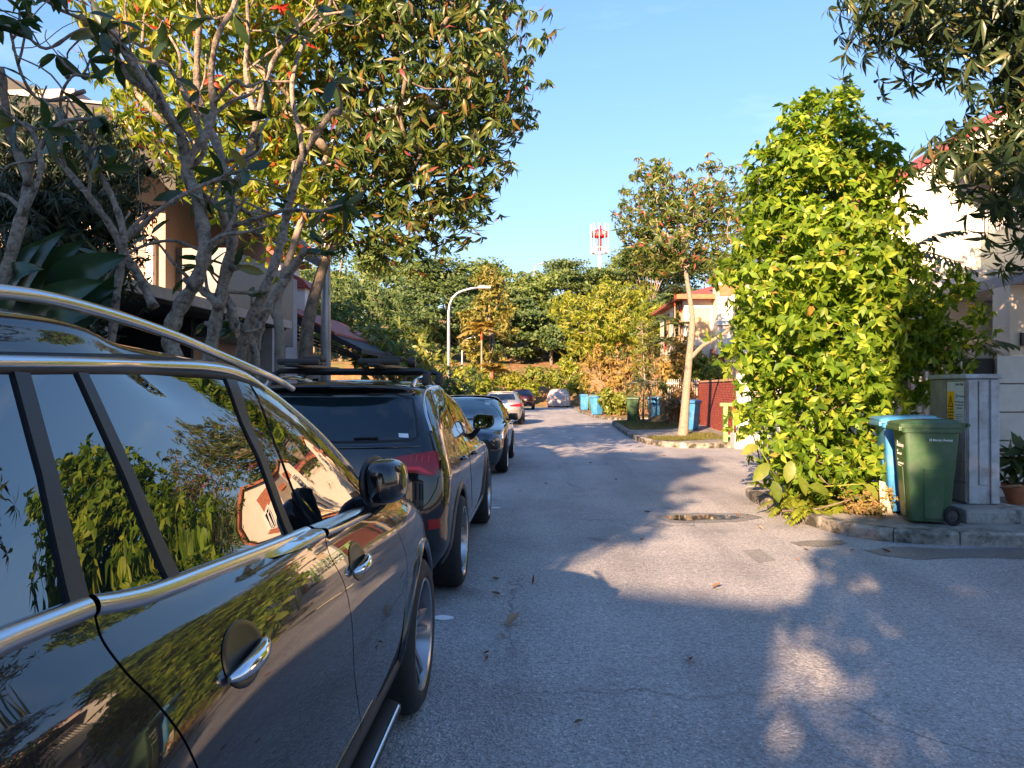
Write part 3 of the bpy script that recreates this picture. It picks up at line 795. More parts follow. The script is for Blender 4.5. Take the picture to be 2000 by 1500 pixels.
LM_FERN = leafmat('fern_leaf', [(0, (.14, .18, .02)), (1, (.24, .27, .03))], .5, .35)
LM_DRY = leafmat('dry_leaf', [(0, (.30, .17, .06)), (.5, (.26, .20, .07)), (1, (.20, .17, .04))], .7, .25)
K_BUSH, K_MANGO, K_TREE = (.46, .25, .15, .42, True), (.20, .35, .2, .3, True), (.27, .5, .25, .3, True)
K_PLUM, K_BUSHF, K_TREEF, K_FAR = (.34, .15, .15, .55, True), (.46, .25, .15, .42, False), (.28, .5, .25, .3, False), (.55, .2, .15, .4, False)

def crown_tree(name, label, cat, base, trunk, ells, nclump, dmin, tips, per, size, mat, bark, key, farkey, seed, nobj=0, group=None, polar=(55, 100), droop=.3, crad=.45, r_tip=.012, indiv=True, upbias=.5, nside=6, rmax=None, start=.35, objmat=None, shell=.25, wig=.12, nbr=None):
    rng = np.random.default_rng(seed)
    root = thing(name, label, cat, base, 0, group)
    C = thin(in_ells(ells, nclump, rng, shell), dmin)
    cen = np.mean([e[0] for e in ells], 0)
    bt = C if nbr is None else C[:nbr]
    branches(root, bark, trunk, bt, r_tip, base, rng, nside, indiv, wig, rmax=rmax, start=start)
    n = len(C) * tips
    v = unit(rng.normal(size=(n, 3))); q = rng.random((n, 1)) ** (1 / 2.6)
    cr = np.repeat(crad * rng.uniform(.65, 1.3, (len(C), 1)), tips, 0)
    T = np.repeat(C, tips, 0) + v * q * cr * np.array([1, 1, .85])
    ax = unit(v * .9 + unit(T - cen) * .7 + np.array([0, 0, upbias]))
    pos, d, up, sz = rosettes(T, ax, per, rng, size, polar, droop)
    put_leaves(root, base, key, farkey, mat, pos, d, up, sz, rng, nobj, objmat)
    return root
def TP(px, py, Y): return tuple(at(px, py, Y=Y))
def trace(pts, Y, r0, r1):
    """Trunk or limb traced in the photograph at distance Y (a number or one per point)."""
    n = len(pts); o = []
    for k, (px, py) in enumerate(pts):
        y = Y[k] if hasattr(Y, '__len__') else Y
        o.append((TP(px, py, y), r0 + (r1 - r0) * k / max(1, n - 1)))
    return o
def smooth_tr(tr, n=4):
    P = catmull(np.array([p for p, r in tr]), n); Rr = catmull(np.array([[r] for p, r in tr]), n)[:, 0]
    return [(tuple(p), float(max(.003, r))) for p, r in zip(P, Rr)]

# --- big bushy tree on the right corner
crown_tree('bushy_tree', 'tall lime green bushy tree on the corner beside the rubbish bins', 'tree', (3.85, 10.4, .12),
    [((3.85, 10.4, .1), .09), ((3.8, 10.4, 1.0), .08), ((3.85, 10.45, 2.2), .07), ((3.8, 10.5, 3.4), .055), ((3.75, 10.55, 4.8), .03)],
    [((3.72, 9.8, .72), (.80, .7, .62)), ((3.62, 10.1, 1.4), (.98, .85, .8)), ((3.60, 10.3, 2.2), (1.12, 1.0, 1.0)), ((3.70, 10.4, 3.1), (1.25, 1.1, 1.0)), ((4.55, 10.6, 2.4), (.8, .7, .9)), ((3.80, 10.5, 4.1), (1.0, .9, .85)), ((3.85, 10.6, 5.0), (.68, .6, .62)), ((3.92, 10.5, 4.5), (.98, .8, .6)), ((3.95, 10.6, 5.4), (.42, .4, .42)), ((3.4, 10.4, 4.7), (.5, .5, .4)), ((5.2, 10.7, 2.65), (.85, .6, .60)), ((5.0, 10.6, 1.9), (.7, .5, .5)), ((5.05, 10.7, 3.85), (.30, .3, .2)), ((3.2, 10.2, 4.55), (.3, .3, .35))],
    1300, .205, 9, 7, .130, LM_BUSH, M_BARK, K_BUSH, K_BUSHF, 21, 300, None, (45, 95), .30, .26, .008, True, .35, 5, nbr=70, shell=.35)
# --- mango tree hanging in from the right
crown_tree('mango_tree', 'dark green mango tree with hanging leaves reaching in over the house from the right', 'tree', (7.4, 9.2, .1),
    [((7.4, 9.2, 0), .22), ((7.3, 9.1, 1.5), .20), ((7.2, 9.0, 3.0), .18), ((6.9, 8.8, 4.2), .15)],
    [((7.3, 8.5, 5.6), (1.9, 1.4, .9)), ((3.85, 8.1, 5.62), (.62, .8, .40)), ((4.5, 8.1, 5.7), (.8, .8, .4)), ((5.0, 8.0, 5.35), (1.0, .9, .65)), ((6.0, 8.2, 5.3), (1.0, .9, .7)), ((4.75, 7.9, 4.15), (.62, .7, .55)), ((5.3, 7.9, 3.9), (.7, .7, .9)), ((4.55, 7.7, 3.45), (.22, .25, .25)), ((5.3, 7.8, 2.9), (.45, .4, .4)), ((6.5, 8.2, 4.2), (1.2, 1.0, 1.2))],
    1100, .25, 9, 8, .20, LM_MANGO, M_BARK, K_MANGO, (.20, .35, .2, .3, False), 22, 300, None, (60, 120), .55, .42, .010, True, .2, 6, nbr=80, shell=.2)
# --- two street trees on the left, in front of the houses
crown_tree('street_tree', 'left street tree with bright yellow green and red tinged leaves', 'tree', TP(545, 720, 10.6)[:2] + (.12,),
    smooth_tr([(TP(545, 760, 10.6)[:2] + (.1,), .085)] + trace([(546, 650), (538, 610), (560, 520), (600, 400), (640, 300)], [10.6, 10.7, 10.9, 11.1, 11.3], .07, .04), 3),
    [((-5.2, 11.4, 6.5), (1.6, 1.8, 1.7)), ((-4.1, 11.2, 7.9), (2.0, 1.9, 1.5)), ((-4.7, 11.3, 5.2), (1.1, 1.1, .8)), ((-4.0, 11.3, 4.6), (.9, .9, .9))],
    620, .34, 8, 7, .19, LM_TREE, M_BARKL, K_TREE, K_TREEF, 23, 300, 'street trees on the left', (35, 125), 1.1, .50, .013, True, .25, 6, nbr=60, start=.3)
crown_tree('street_tree', 'right street tree, leaves darkened for its shaded side, leaning out over the parked cars', 'tree', TP(600, 720, 11.4)[:2] + (.12,),
    smooth_tr([(TP(590, 760, 11.4)[:2] + (.1,), .13)] + trace([(598, 680), (604, 620), (622, 550), (640, 500), (690, 400), (760, 300)], [11.4, 11.4, 11.5, 11.6, 11.9, 12.2], .105, .05), 3),
    [((-1.9, 12.3, 6.9), (1.7, 1.9, 1.9)), ((-3.0, 12.2, 5.4), (1.4, 1.5, 1.2)), ((-1.55, 12.2, 5.0), (.95, 1.2, .85)), ((-2.4, 12.2, 4.15), (.95, 1.0, .45)), ((-.75, 12.2, 6.7), (.5, .7, .35)), ((-2.4, 12.2, 8.5), (1.9, 1.7, 1.0)), ((-1.0, 12.2, 7.9), (.6, .8, .5)), ((-1.2, 12.2, 5.9), (.8, .8, .6))],
    760, .33, 9, 7, .19, LM_TREE_SHADE, M_BARK, K_TREE, K_TREEF, 24, 300, 'street trees on the left', (35, 125), 1.1, .52, .013, True, .25, 6, nbr=70, start=.4)
# --- tree on the middle island
crown_tree('street_tree', 'slim pale trunked tree with red flushed leaves on the middle kerb island', 'tree', (4.35, 23.7, .12),
    smooth_tr([((4.33, 23.7, .1), .20), ((4.36, 23.7, .35), .155)] + trace([(1340, 770), (1346, 700), (1352, 640), (1350, 600), (1338, 520), (1330, 420)], 23.7, .125, .05), 3),
    [((4.2, 23.8, 6.3), (1.25, 1.3, 1.1)), ((3.2, 23.7, 7.0), (.85, 1.0, 1.1)), ((4.6, 23.9, 7.4), (1.3, 1.2, .95)), ((3.4, 23.7, 8.2), (.75, .8, .6)), ((5.6, 23.9, 7.1), (.9, .9, 1.0)), ((3.5, 23.7, 5.6), (.9, .9, .7)), ((5.1, 23.8, 5.7), (.7, .8, .6)), ((5.5, 23.8, 8.3), (.5, .5, .5))],
    480, .33, 7, 8, .19, LM_MID, M_BARKL, K_TREE, K_TREEF, 25, 250, None, (50, 110), .7, .44, .012, True, .25, 6, nbr=55, start=.55)
tr = smooth_tr(trace([(1349, 700), (1372, 676), (1400, 660), (1425, 640), (1440, 600)], [23.7, 23.5, 23.2, 23.0, 22.8], .075, .035), 4)
mt = [o for o in COL.objects if o.get('label', '').startswith('slim pale trunked')][0]
b_ = MB(); b_.tube([Vector(p) for p, r in tr], [r for p, r in tr], 9); b_.build('branch', M_BARKL, mt, mt.location, smooth='all')

# --- frangipani on the left verge: limbs traced, big leaves in whorls at their ends
def frangipani():
    limbs = [
        ([(342, 700), (332, 655), (352, 600), (385, 545), (400, 480), (385, 385), (365, 335), (352, 262), (298, 182), (240, 95), (190, 20), (160, -60)], 6.6, .085, .030),
        ([(300, 600), (275, 545), (246, 500), (215, 440), (175, 385), (120, 320), (96, 300)], 6.5, .050, .022),
        ([(215, 690), (230, 560), (242, 470), (225, 400), (190, 330), (160, 280), (130, 255)], 6.3, .042, .020),
        ([(246, 470), (300, 420), (350, 385), (400, 360), (450, 340), (480, 330)], 6.3, .026, .014),
        ([(385, 385), (362, 330), (400, 265), (417, 215), (412, 150), (425, 70), (455, 15), (470, -50)], 6.7, .050, .022),
        ([(365, 335), (400, 290), (375, 220), (330, 130), (300, 120)], 6.8, .035, .018),
        ([(298, 182), (250, 150), (200, 60), (120, 20), (60, -20)], 6.5, .028, .014),
        ([(352, 262), (300, 160), (230, 75), (205, 55)], 6.4, .024, .012),
        ([(400, 480), (440, 455), (425, 400), (390, 385)], 6.9, .045, .030),
        ([(410, 690), (425, 610), (440, 540), (455, 460), (448, 380), (430, 300), (390, 200), (385, 120), (390, 20), (380, -60)], 7.3, .075, .026),
        ([(448, 380), (480, 320), (500, 240), (515, 170), (545, 100), (600, 40), (690, 20)], 7.4, .045, .015),
        ([(455, 440), (510, 425), (560, 410), (620, 412), (670, 400)], 7.2, .030, .012),
        ([(470, 690), (490, 625), (520, 560), (548, 480), (560, 420), (585, 320), (640, 230), (660, 215)], 7.9, .070, .030),
        ([(495, 690), (505, 640), (530, 590), (575, 520), (598, 487)], 8.3, .075, .045),
        ([(460, 650), (452, 600), (432, 560), (445, 530), (460, 520)], 7.4, .055, .045),
        ([(430, 600), (400, 570), (360, 545)], 7.2, .05, .04),
        ([(500, 240), (480, 140), (485, 60), (480, -40)], 7.4, .035, .015),
        ([(165, 178), (110, 195), (70, 190), (40, 140), (20, 60)], 6.1, .022, .011),
        ([(205, 55), (150, 62), (90, 95), (40, 60), (0, 45)], 6.2, .020, .010),
        ([(160, 280), (118, 205), (140, 150), (175, 150)], 6.2, .018, .010),
        ([(10, 700), (8, 560), (40, 430), (55, 350), (20, 260), (0, 130)], 5.8, .065, .035),
        ([(52, 360), (70, 300), (120, 240), (185, 232)], 5.8, .030, .016),
        ([(45, 420), (80, 330), (60, 250), (30, 240)], 5.7, .028, .015),
        ([(500, 690), (475, 640), (440, 640), (400, 632)], 8.0, .05, .035),
        ([(395, 490), (330, 470), (250, 495), (190, 560), (150, 520)], 6.9, .02, .010),
        ([(560, 420), (590, 300), (570, 180), (590, 90), (640, 20), (650, -40)], 7.8, .035, .015),
    ]
    trees = [(limbs[:9] + limbs[24:25], 'frangipani tree with lichened grey trunk directly behind the nearest SUV', (342, 700), 6.6), (limbs[9:17] + limbs[23:24] + limbs[25:26], 'twisted frangipani tree between the nearest SUV and the street trees', (410, 690), 7.3), (limbs[17:23], 'thin frangipani tree at the left edge of the photo above the big paddle leaves', (10, 700), 5.8)]
    rng = np.random.default_rng(31)
    for L_, label, b, Y in trees:
        p = at(*b, Y=Y); base = (p.x, p.y, .12)
        root = thing('frangipani_tree', label, 'tree', base, 0, 'frangipani trees on the left verge')
        pos, dd, up, sz = [], [], [], []
        for k, (pts, Y0, r0, r1) in enumerate(L_):
            ys = [Y0 + .25 * math.sin(1.3 * i + k) * i / len(pts) for i in range(len(pts))]
            tr = smooth_tr(trace(pts, ys, r0, r1), 5)
            if pts[0][1] >= 690: tr = [((tr[0][0][0], tr[0][0][1], .05), r0 * 1.25)] + tr
            rr = [r * .88 * (1 + .13 * math.sin(i * 1.7 + k) + .09 * math.sin(i * 3.1 + k * 2) + rng.uniform(-.05, .05)) for i, (q, r) in enumerate(tr)]
            m = MB(); m.tube([Vector(q) for q, r in tr], rr, 10); m.build('trunk' if k == 0 else 'branch', M_BARKP, root, base, smooth='all')
            P = np.array([q for q, r in tr]); tip = P[-1]; ax = unit(P[-1] - P[-4])
            n = int(rng.integers(4, 8)) if r1 < .03 else 2
            a, b_, c, s_ = rosettes(tip[None], (ax + [0, 0, .15])[None], n, rng, .25, (50, 100), .30, .15)
            pos.append(a); dd.append(b_); up.append(c); sz.append(s_)
            for j in range(3 if len(pts) > 6 else 2):          # thin crooked side limbs
                i = int(rng.integers(len(P) // 3, len(P) - 2)); v = unit(rng.normal(size=3) * [1, .5, .5] + [0, 0, .7]); ln = rng.uniform(.35, .95)
                q1 = P[i] + v * ln * .4 + rng.normal(size=3) * .07; q2 = q1 + unit(v + rng.normal(size=3) * .5) * ln * .35; q3 = q2 + unit(v + [0, 0, .6] + rng.normal(size=3) * .4) * ln * .3
                cc_ = catmull(np.array([P[i], q1, q2, q3]), 4); r9 = min(rr[i] * .55, .022)
                m = MB(); m.tube([Vector(x) for x in cc_], [r9 * (1 - .5 * a_ / len(cc_)) for a_ in range(len(cc_))], 7); m.build('branch', M_BARKP, root, base, smooth='all')
                if rng.random() < .35:
                    a, b_, c, s_ = rosettes(q3[None], unit(q3 - q2)[None], int(rng.integers(3, 6)), rng, .22, (45, 95), .30, .15)
                    pos.append(a); dd.append(b_); up.append(c); sz.append(s_)
            for j in range(2 if r1 < .02 else 1):          # short side shoots
                i = int(rng.integers(len(P) // 2, len(P) - 1)); v = unit(rng.normal(size=3) + [0, 0, .5]); e = P[i] + v * .22
                m = MB(); m.tube([Vector(P[i]), Vector(P[i] + v * .12 + [0, 0, -.02]), Vector(e)], [.011, .010, .009], 6); m.build('branch', M_BARKP, root, base, smooth='all')
                a, b_, c, s_ = rosettes(e[None], v[None], int(rng.integers(3, 6)), rng, .23, (45, 95), .30, .15)
                pos.append(a); dd.append(b_); up.append(c); sz.append(s_)
        pos, dd, up, sz = map(np.concatenate, (pos, dd, up, sz))
        leaf_objects(K_PLUM, LM_PLUM, root, pos - np.array(base), dd, up, sz)
        if 'twisted' in label:
            for q in ((545, 12), (415, 152)):
                c = at(*q, Y=7.2) - Vector(base)
                a, b_, cc, s_ = rosettes(np.array([tuple(c)]), np.array([[0, -.6, -.3]]), 8, rng, .11, (30, 80), .4, .2)
                leaf_objects((.30, .3, .2, .3, True), leafmat('red_flower_petal', [(0, (.45, .02, .015)), (1, (.55, .08, .02))], .5, .3) if not bpy.data.materials.get('red_flower_petal') else bpy.data.materials['red_flower_petal'], root, a, b_, cc, s_, 'petal')
frangipani()
# --- big paddle leaved plant at the lower left
def paddle_plant(base, specs, label):
    root = thing('paddle_plant', label, 'plant', base)
    rng = np.random.default_rng(5)
    for (px, py, qx, qy, Y, wd) in specs:
        a = np.array(at(px, py, Y=Y)); b = np.array(at(qx, qy, Y=Y - .25)); ln = np.linalg.norm(b - a)
        k = 9; V = []; F = []
        dr = (b - a) / ln; sd = unit(np.cross(dr, np.array([.1, -1, .35]) + rng.normal(size=3) * .25)); up = np.cross(sd, dr)
        for i in range(k):
            f = i / (k - 1); w_ = wd * math.sin(math.pi * min(1, f * .93 + .07)) ** .7 * (1 - .25 * f); c = a + dr * ln * f + up * (.10 * ln * math.sin(math.pi * f)) + np.array([0, 0, -.12 * ln * f * f])
            for j, s_ in enumerate((-1, -.5, 0, .5, 1)):
                V.append(c + sd * w_ * s_ + up * (abs(s_) * .30 * w_ + .012 * math.sin(f * 40 + j)))
        for i in range(k - 1):
            for j in range(4): F.append((i * 5 + j, i * 5 + j + 1, (i + 1) * 5 + j + 1, (i + 1) * 5 + j))
        me = npmesh('leaf', np.array(V) - np.array(base), np.array(F)); link('leaf', me, LM_PADDLE, root)
        st = MB(); st.tube([Vector(base) + Vector((rng.uniform(-.1, .1), rng.uniform(-.1, .1), 0)), Vector(a) * .5 + Vector(base) * .5 + Vector((0, 0, .3)), Vector(a)], [.025, .02, .014], 7); st.build('stalk', LM_PADDLE, root, base, smooth='all')
b0 = at(60, 700, Y=6.2); 
paddle_plant((b0.x, b0.y, .12), [(40, 600, 134, 418, 6.2, .12), (50, 610, 168, 440, 6.3, .15), (90, 590, 250, 470, 6.1, .17), (20, 590, 90, 445, 6.1, .13), (10, 560, 2, 425, 6.0, .12), (60, 640, 205, 520, 6.0, .15), (10, 560, 88, 508, 5.9, .10), (120, 620, 230, 540, 6.4, .13), (150, 640, 255, 500, 6.6, .11), (-20, 640, 40, 545, 5.8, .13), (80, 660, 190, 590, 5.9, .12), (-30, 560, -50, 430, 6.0, .14), (30, 640, 130, 560, 6.3, .16), (180, 640, 240, 560, 6.6, .1)], 'clump of big dark green paddle leaves at the left edge behind the nearest SUV')
# --- dark weeping tree at the far left
wl = crown_tree('weeping_tree', 'dense dark green weeping tree at the far left in front of the roofed house', 'tree', (-6.6, 9.2, .12),
    [((-6.6, 9.2, 0), .15), ((-6.5, 9.2, 1.8), .13), ((-6.5, 9.2, 3.2), .09), ((-6.5, 9.2, 4.2), .05)],
    [((-6.0, 9.2, 4.1), (1.0, 1.0, .95)), ((-5.8, 9.1, 3.4), (.75, .8, .9)), ((-6.9, 9.1, 3.2), (1.0, .9, 1.4)), ((-6.0, 9.1, 2.5), (.6, .7, .7))],
    800, .19, 12, 8, .14, LM_DARK, M_BARK, (.16, .4, .15, .3, True), (.18, .4, .15, .3, False), 33, 0, None, (60, 120), .9, .35, .01, False, .1, 5, nbr=40)
# ------------------------------------------------------------------ houses, walls, bins, street furniture
M_WHITEW = pm('white_render', (.78, .75, .69), .85, var=.06, scale=3, bump=.003, bscale=40, dirt=(.62, .58, .52), dscale=.8)
M_CREAM = pm('cream_render', (.74, .66, .54), .85, var=.06, scale=3, bump=.003, bscale=40)
M_TAN = pm('tan_render', (.46, .33, .25), .85, var=.08, scale=3)
M_DARKROOF = pm('dark_roof_tile', (.035, .034, .036), .8, var=.3, scale=6, bump=.01)
M_DARKWOOD = pm('dark_timber', (.030, .028, .028), .7, var=.3, scale=4)
M_GREYW = pm('grey_render', (.34, .34, .36), .85, var=.1)
M_REDROOF = pm('red_roof_tile', (.33, .075, .050), .7, var=.25, scale=4, bump=.01)
M_REDEDGE = pm('red_fascia', (.55, .05, .06), .6)
M_TERRA = pm('terracotta', (.40, .14, .07), .8, var=.25, scale=8)
M_BLIND = pm('bamboo_blind', (.58, .42, .25), .8, var=.2, scale=6, stretch=(1, 1, 14))
M_WOODC = pm('grey_board', (.33, .27, .25), .8, var=.25, scale=5, stretch=(.4, .4, 5), bump=.003)
M_DWIN = glassmat('window_glass', (.010, .013, .016), 1.6)
M_VOID = pm('painted_interior_shade', (.012, .012, .013), .9)  # near-black colour stands in for the shade under porches and carport
M_BRICK = pm('red_brick', (.30, .058, .038), .85, var=.4, scale=9, bump=.004, bscale=60)
M_MORTAR = pm('mortar', (.20, .14, .11), .95, var=.2)
M_STEEL = pm('galvanised_steel', (.42, .44, .46), .45, metal=.6, var=.15, scale=6, dirt=(.30, .30, .31), dscale=4)
M_CAB = pm('weathered_metal_cabinet', (.42, .44, .47), .55, metal=.25, var=.14, scale=6, dirt=(.27, .26, .25), dscale=4.5)
M_CABB = pm('stained_cabinet_door', (.33, .31, .26), .6, metal=.2, var=.16, scale=5, stretch=(1, 1, .5), dirt=(.20, .17, .13), dscale=3.0)
M_GREEN = pm('green_bin_plastic', (.040, .105, .042), .42, var=.18, scale=4, bump=.0012, bscale=90, dirt=(.085, .125, .085), dscale=3.2)
M_BLUE = pm('blue_bin_plastic', (.040, .22, .48), .42, var=.14, scale=4, bump=.0012, bscale=90, dirt=(.12, .27, .42), dscale=3.2)
M_PRINT = pm('white_print', (.75, .77, .75), .5, var=.05)

def part(name, mat, root, fn, off=None, **kw):
    m = MB(); fn(m); return m.build(name, mat, root, off if off is not None else root.location, **kw)

def house_right():
    h = thing('white_house', 'white two storey house with red edged roof behind the mango tree on the right', 'house', (8.2, 14.5, 0))
    part('wall', M_WHITEW, h, lambda m: m.prism([(6.3, .1), (8.2, .1), (11, .1), (11, 8.0), (10.1, 7.75), (8.2, 6.48), (6.7, 5.50), (6.3, 5.24)], (14.5, 20), 'y'))
    part('roof', M_REDROOF, h, lambda m: m.prism([(6.1, 5.05), (10.1, 7.68), (11.4, 7.93), (11.4, 7.99), (10.0, 7.74), (6.1, 5.11)], (14.6, 20.6), 'y'))
    part('fascia', M_REDEDGE, h, lambda m: m.prism([(6.2, 5.15), (10.1, 7.72), (10.1, 7.77), (6.2, 5.20)], (14.42, 14.498), 'y'))
    # wing with balcony towards the camera
    part('wing_wall', M_WHITEW, h, lambda m: m.b2((9.6, 10.6, .1), (13, 14.495, 5.3)))
    part('balcony_parapet', pm('pale_green_panel', (.36, .44, .42), .5, var=.1), h, lambda m: m.b2((8.2, 10.7, 3.60), (8.28, 14.49, 4.42)))
    part('balcony_floor', M_GREYW, h, lambda m: m.b2((8.2, 10.7, 3.44), (9.59, 14.49, 3.597)))
    for k in range(32):
        y = 10.85 + k * .113
        part('railing_bar', pm('white_bar', (.70, .68, .64), .6) if not bpy.data.materials.get('white_bar') else bpy.data.materials['white_bar'], h, lambda m: m.b2((8.22, y, 4.422), (8.25, y + .045, 5.18)))
    part('railing_top', M_WHITEW, h, lambda m: m.b2((8.19, 10.7, 5.182), (8.28, 14.49, 5.25)))
    part('eave', M_DARKWOOD, h, lambda m: m.b2((7.7, 10.2, 5.45), (13.4, 14.3, 5.62)))
    part('wing_roof', M_REDROOF, h, lambda m: m.prism([(7.6, 5.622), (13.4, 5.622), (13.4, 7.6), (10.4, 7.3)], (10.2, 14.3), 'y'))
    part('porch_roof', M_GREYW, h, lambda m: m.b2((7.25, 11.6, 3.20), (13.2, 14.49, 3.36)))
    part('ledge', M_WHITEW, h, lambda m: m.b2((7.7, 14.1, 3.362), (8.2, 14.497, 3.75)))
    part('pillar', M_CREAM, h, lambda m: m.b2((7.25, 12.05, .1), (7.72, 12.5, 3.197)))
    part('wall_lamp', M_BLACK, h, lambda m: m.b2((7.40, 12.0, 2.25), (7.52, 12.047, 2.45)))
    part('porch_shade_block', M_VOID, h, lambda m: m.b2((8.4, 14.0, .1), (13, 14.4, 3.19)))
    w_ = part('window', M_WHITEW, h, lambda m: m.b2((9.54, 12, 4.5), (9.597, 13.5, 5.2))); part('pane', M_DWIN, w_, lambda m: m.b2((9.52, 12.1, 4.56), (9.537, 13.4, 5.15)), off=h.location)
    return h
house_right()
def boundary_wall():
    t = thing('boundary_wall', 'white boundary wall of long horizontal panels behind the metal cabinet', 'wall', (9.4, 10.6, .1))
    core = part('wall_core', M_GREYW, t, lambda m: m.b2((6.2, 10.56, .1), (12.8, 10.70, 2.0)))
    for k in range(5):
        for j in range(2):
            part('panel', M_WHITEW, t, lambda m: m.b2((6.15 + j * 3.3, 10.50, .12 + k * .385), (6.15 + j * 3.3 + 3.29, 10.56, .12 + k * .385 + .368)), bevel=.006)
    part('gap_shade_strip', M_DARKWOOD, t, lambda m: m.b2((5.85, 10.58, .1), (6.14, 10.75, 2.0)))  # dark strip standing in for the shaded gap at the wall end
boundary_wall()
def slat_fence():
    t = thing('slat_fence', 'white slatted fence half hidden behind the bushy tree', 'fence', (6.0, 11.4, .1))
    sm = pm('white_slat', (.74, .70, .62), .6)
    for k in range(22):
        part('slat', sm, t, lambda m: m.b2((4.75 + k * .065, 12.3 - k * .07, .2), (4.785 + k * .065, 12.33 - k * .07, 1.95)))
    for z in (.35, 1.85): part('rail', sm, t, lambda m: m.tube([(4.75, 12.15, z), (6.15, 10.83, z)], .02, 6))
slat_fence()

# --- electricity cabinet on its plinth
def cabinet():
    x0, x1, y0, y1, z0, z1 = 4.83, 5.18, 8.82, 9.62, .27, 1.70
    t = thing('electricity_cabinet', 'grey metal electricity cabinet with a yellow warning sign behind the green bin', 'cabinet', ((x0 + x1) / 2, (y0 + y1) / 2, z0))
    o = t.location
    part('cabinet_body', M_CAB, t, lambda m: m.b2((x0, y0, z0), (x1, y1, z1)), bevel=.012)
    part('cabinet_top', M_CAB, t, lambda m: m.b2((x0 - .03, y0 - .03, z1 + .002), (x1 + .03, y1 + .03, z1 + .055)), bevel=.012)
    for a, b in ((x0 + .005, x0 + .10), (x1 - .10, x1 - .005)): part('corner_fold', M_CAB, t, lambda m: m.b2((a, y0 - .028, z0 + .01), (b, y0 - .001, z1 - .01)), bevel=.010)
    part('front_panel', M_CAB, t, lambda m: m.b2((x0 + .125, y0 - .016, z0 + .22), (x1 - .125, y0 - .001, z1 - .03)), bevel=.006)
    for k, (a, b) in enumerate(((y0 + .01, y0 + .40), (y0 + .415, y1 - .01))):
        part('cabinet_door', M_CABB, t, lambda m: m.b2((x0 - .018, a, z0 + .48), (x0 - .001, b, z1 - .01)), bevel=.004)
        part('cabinet_panel', M_CABB, t, lambda m: m.b2((x0 - .018, a, z0 + .25), (x0 - .001, b, z0 + .47)), bevel=.004)
        part('cabinet_panel', M_CABB, t, lambda m: m.b2((x0 - .018, a, z0 + .02), (x0 - .001, b, z0 + .24)), bevel=.004)
    xs = x0 - .019
    pl = part('label_plate', pm('grey_plate', (.55, .55, .52), .5, var=.08), t, lambda m: m.b2((xs - .003, y0 + .03, 1.16), (xs, y0 + .385, 1.665)))
    yel = part('warning_sign', pm('yellow_sign', (.85, .42, .010), .45, var=.06), t, lambda m: m.b2((xs - .007, y0 + .225, 1.19), (xs - .0035, y0 + .375, 1.555)))
    # hung on a face that looks along -X: text runs from far (y high) to near (y low)
    rot = (R(90), 0, R(-90)); ink = pm('black_ink', (.02, .02, .02), .5)
    P = lambda y, z: (xs - .0085, y0 + y, z)
    m = MB(); c = (y0 + .30, 1.45)
    tri = [(c[0] - .058, 1.372), (c[0] + .058, 1.372), (c[0], 1.515)]; tin = [(c[0] - .038, 1.385), (c[0] + .038, 1.385), (c[0], 1.482)]
    n = [(xs - .0085, a, b) for a, b in tri] + [(xs - .0085, a, b) for a, b in tin]
    m.add(n, [(0, 1, 4, 3), (1, 2, 5, 4), (2, 0, 3, 5)]); m.build('warning_triangle', ink, yel, o)
    m = MB(); m.add([(xs - .0087, a, b) for a, b in ((c[0] + .008, 1.468), (c[0] - .010, 1.430), (c[0] + .002, 1.432), (c[0] - .006, 1.392), (c[0] + .014, 1.442), (c[0] + .002, 1.440))], [(0, 1, 2, 5), (5, 2, 3, 4)]); m.build('lightning_bolt', pm('red_bolt', (.45, .03, .01), .5), yel, o)
    for k, s in enumerate(('DANGER', 'ELECTRICITY', '危険  高圧' if False else 'BAHAYA', 'ELEKTRIK')):
        q = lettering('sign_lettering', s, .026, ink, yel, Vector(P(.30, 1.345 - .037 * k)) - o, rot, .0006, 1.0, .0006)
    lettering('plate_lettering', '736 SE 7806', .034, ink, pl, Vector((xs - .0045, y0 + .125, 1.635)) - o, rot, .0006, 1, .0008)
    lettering('plate_lettering', 'SP Services', .030, ink, pl, Vector((xs - .0045, y0 + .090, 1.50)) - o, rot, .0006)
    for k, s in enumerate(('For electricity supply', 'or emergencies call', '24 hours line')):
        lettering('plate_lettering', s, .021, ink, pl, Vector((xs - .0045, y0 + .125, 1.435 - .036 * k)) - o, rot, .0006, 1, .0004)
    for k in range(4):
        part('plate_line', ink, pl, lambda m: m.b2((xs - .0045, y0 + (.045 if k != 2 else .13), 1.285 - .024 * k), (xs - .0032, y0 + .205, 1.290 - .024 * k)), off=o)
    part('emblem', pm('teal_emblem', (.10, .35, .30), .4), pl, lambda m: m.prism([(y0 + .185 + .018 * math.cos(a), 1.50 + .03 * math.sin(a)) for a in [2 * math.pi * k / 14 for k in range(14)]], (xs - .0045, xs - .0032), 'x'), off=o)
    for k in range(2): part('rivet', M_STEEL, t, lambda m: m.lathe([(0, .0), (.008, 0), (.008, .004), (0, .006)], 8, Matrix.Translation((x0 + .12 + k * .12, y0 - .031, z1 + .03)) @ Matrix.Rotation(R(90), 4, 'X')))
    p = tag(part('plinth', pm('patched_concrete', (.34, .33, .31), .92, var=.3, scale=5, bump=.02, bscale=12, dirt=(.10, .10, .09), dscale=5), None, lambda m: m.b2((4.60, 8.42, .11), (5.34, 10.05, .268)), off=(5.05, 9.2, .11), bevel=.03), 'rough concrete plinth under the grey metal cabinet', 'plinth'); p.location = (5.05, 9.2, .11)
cabinet()

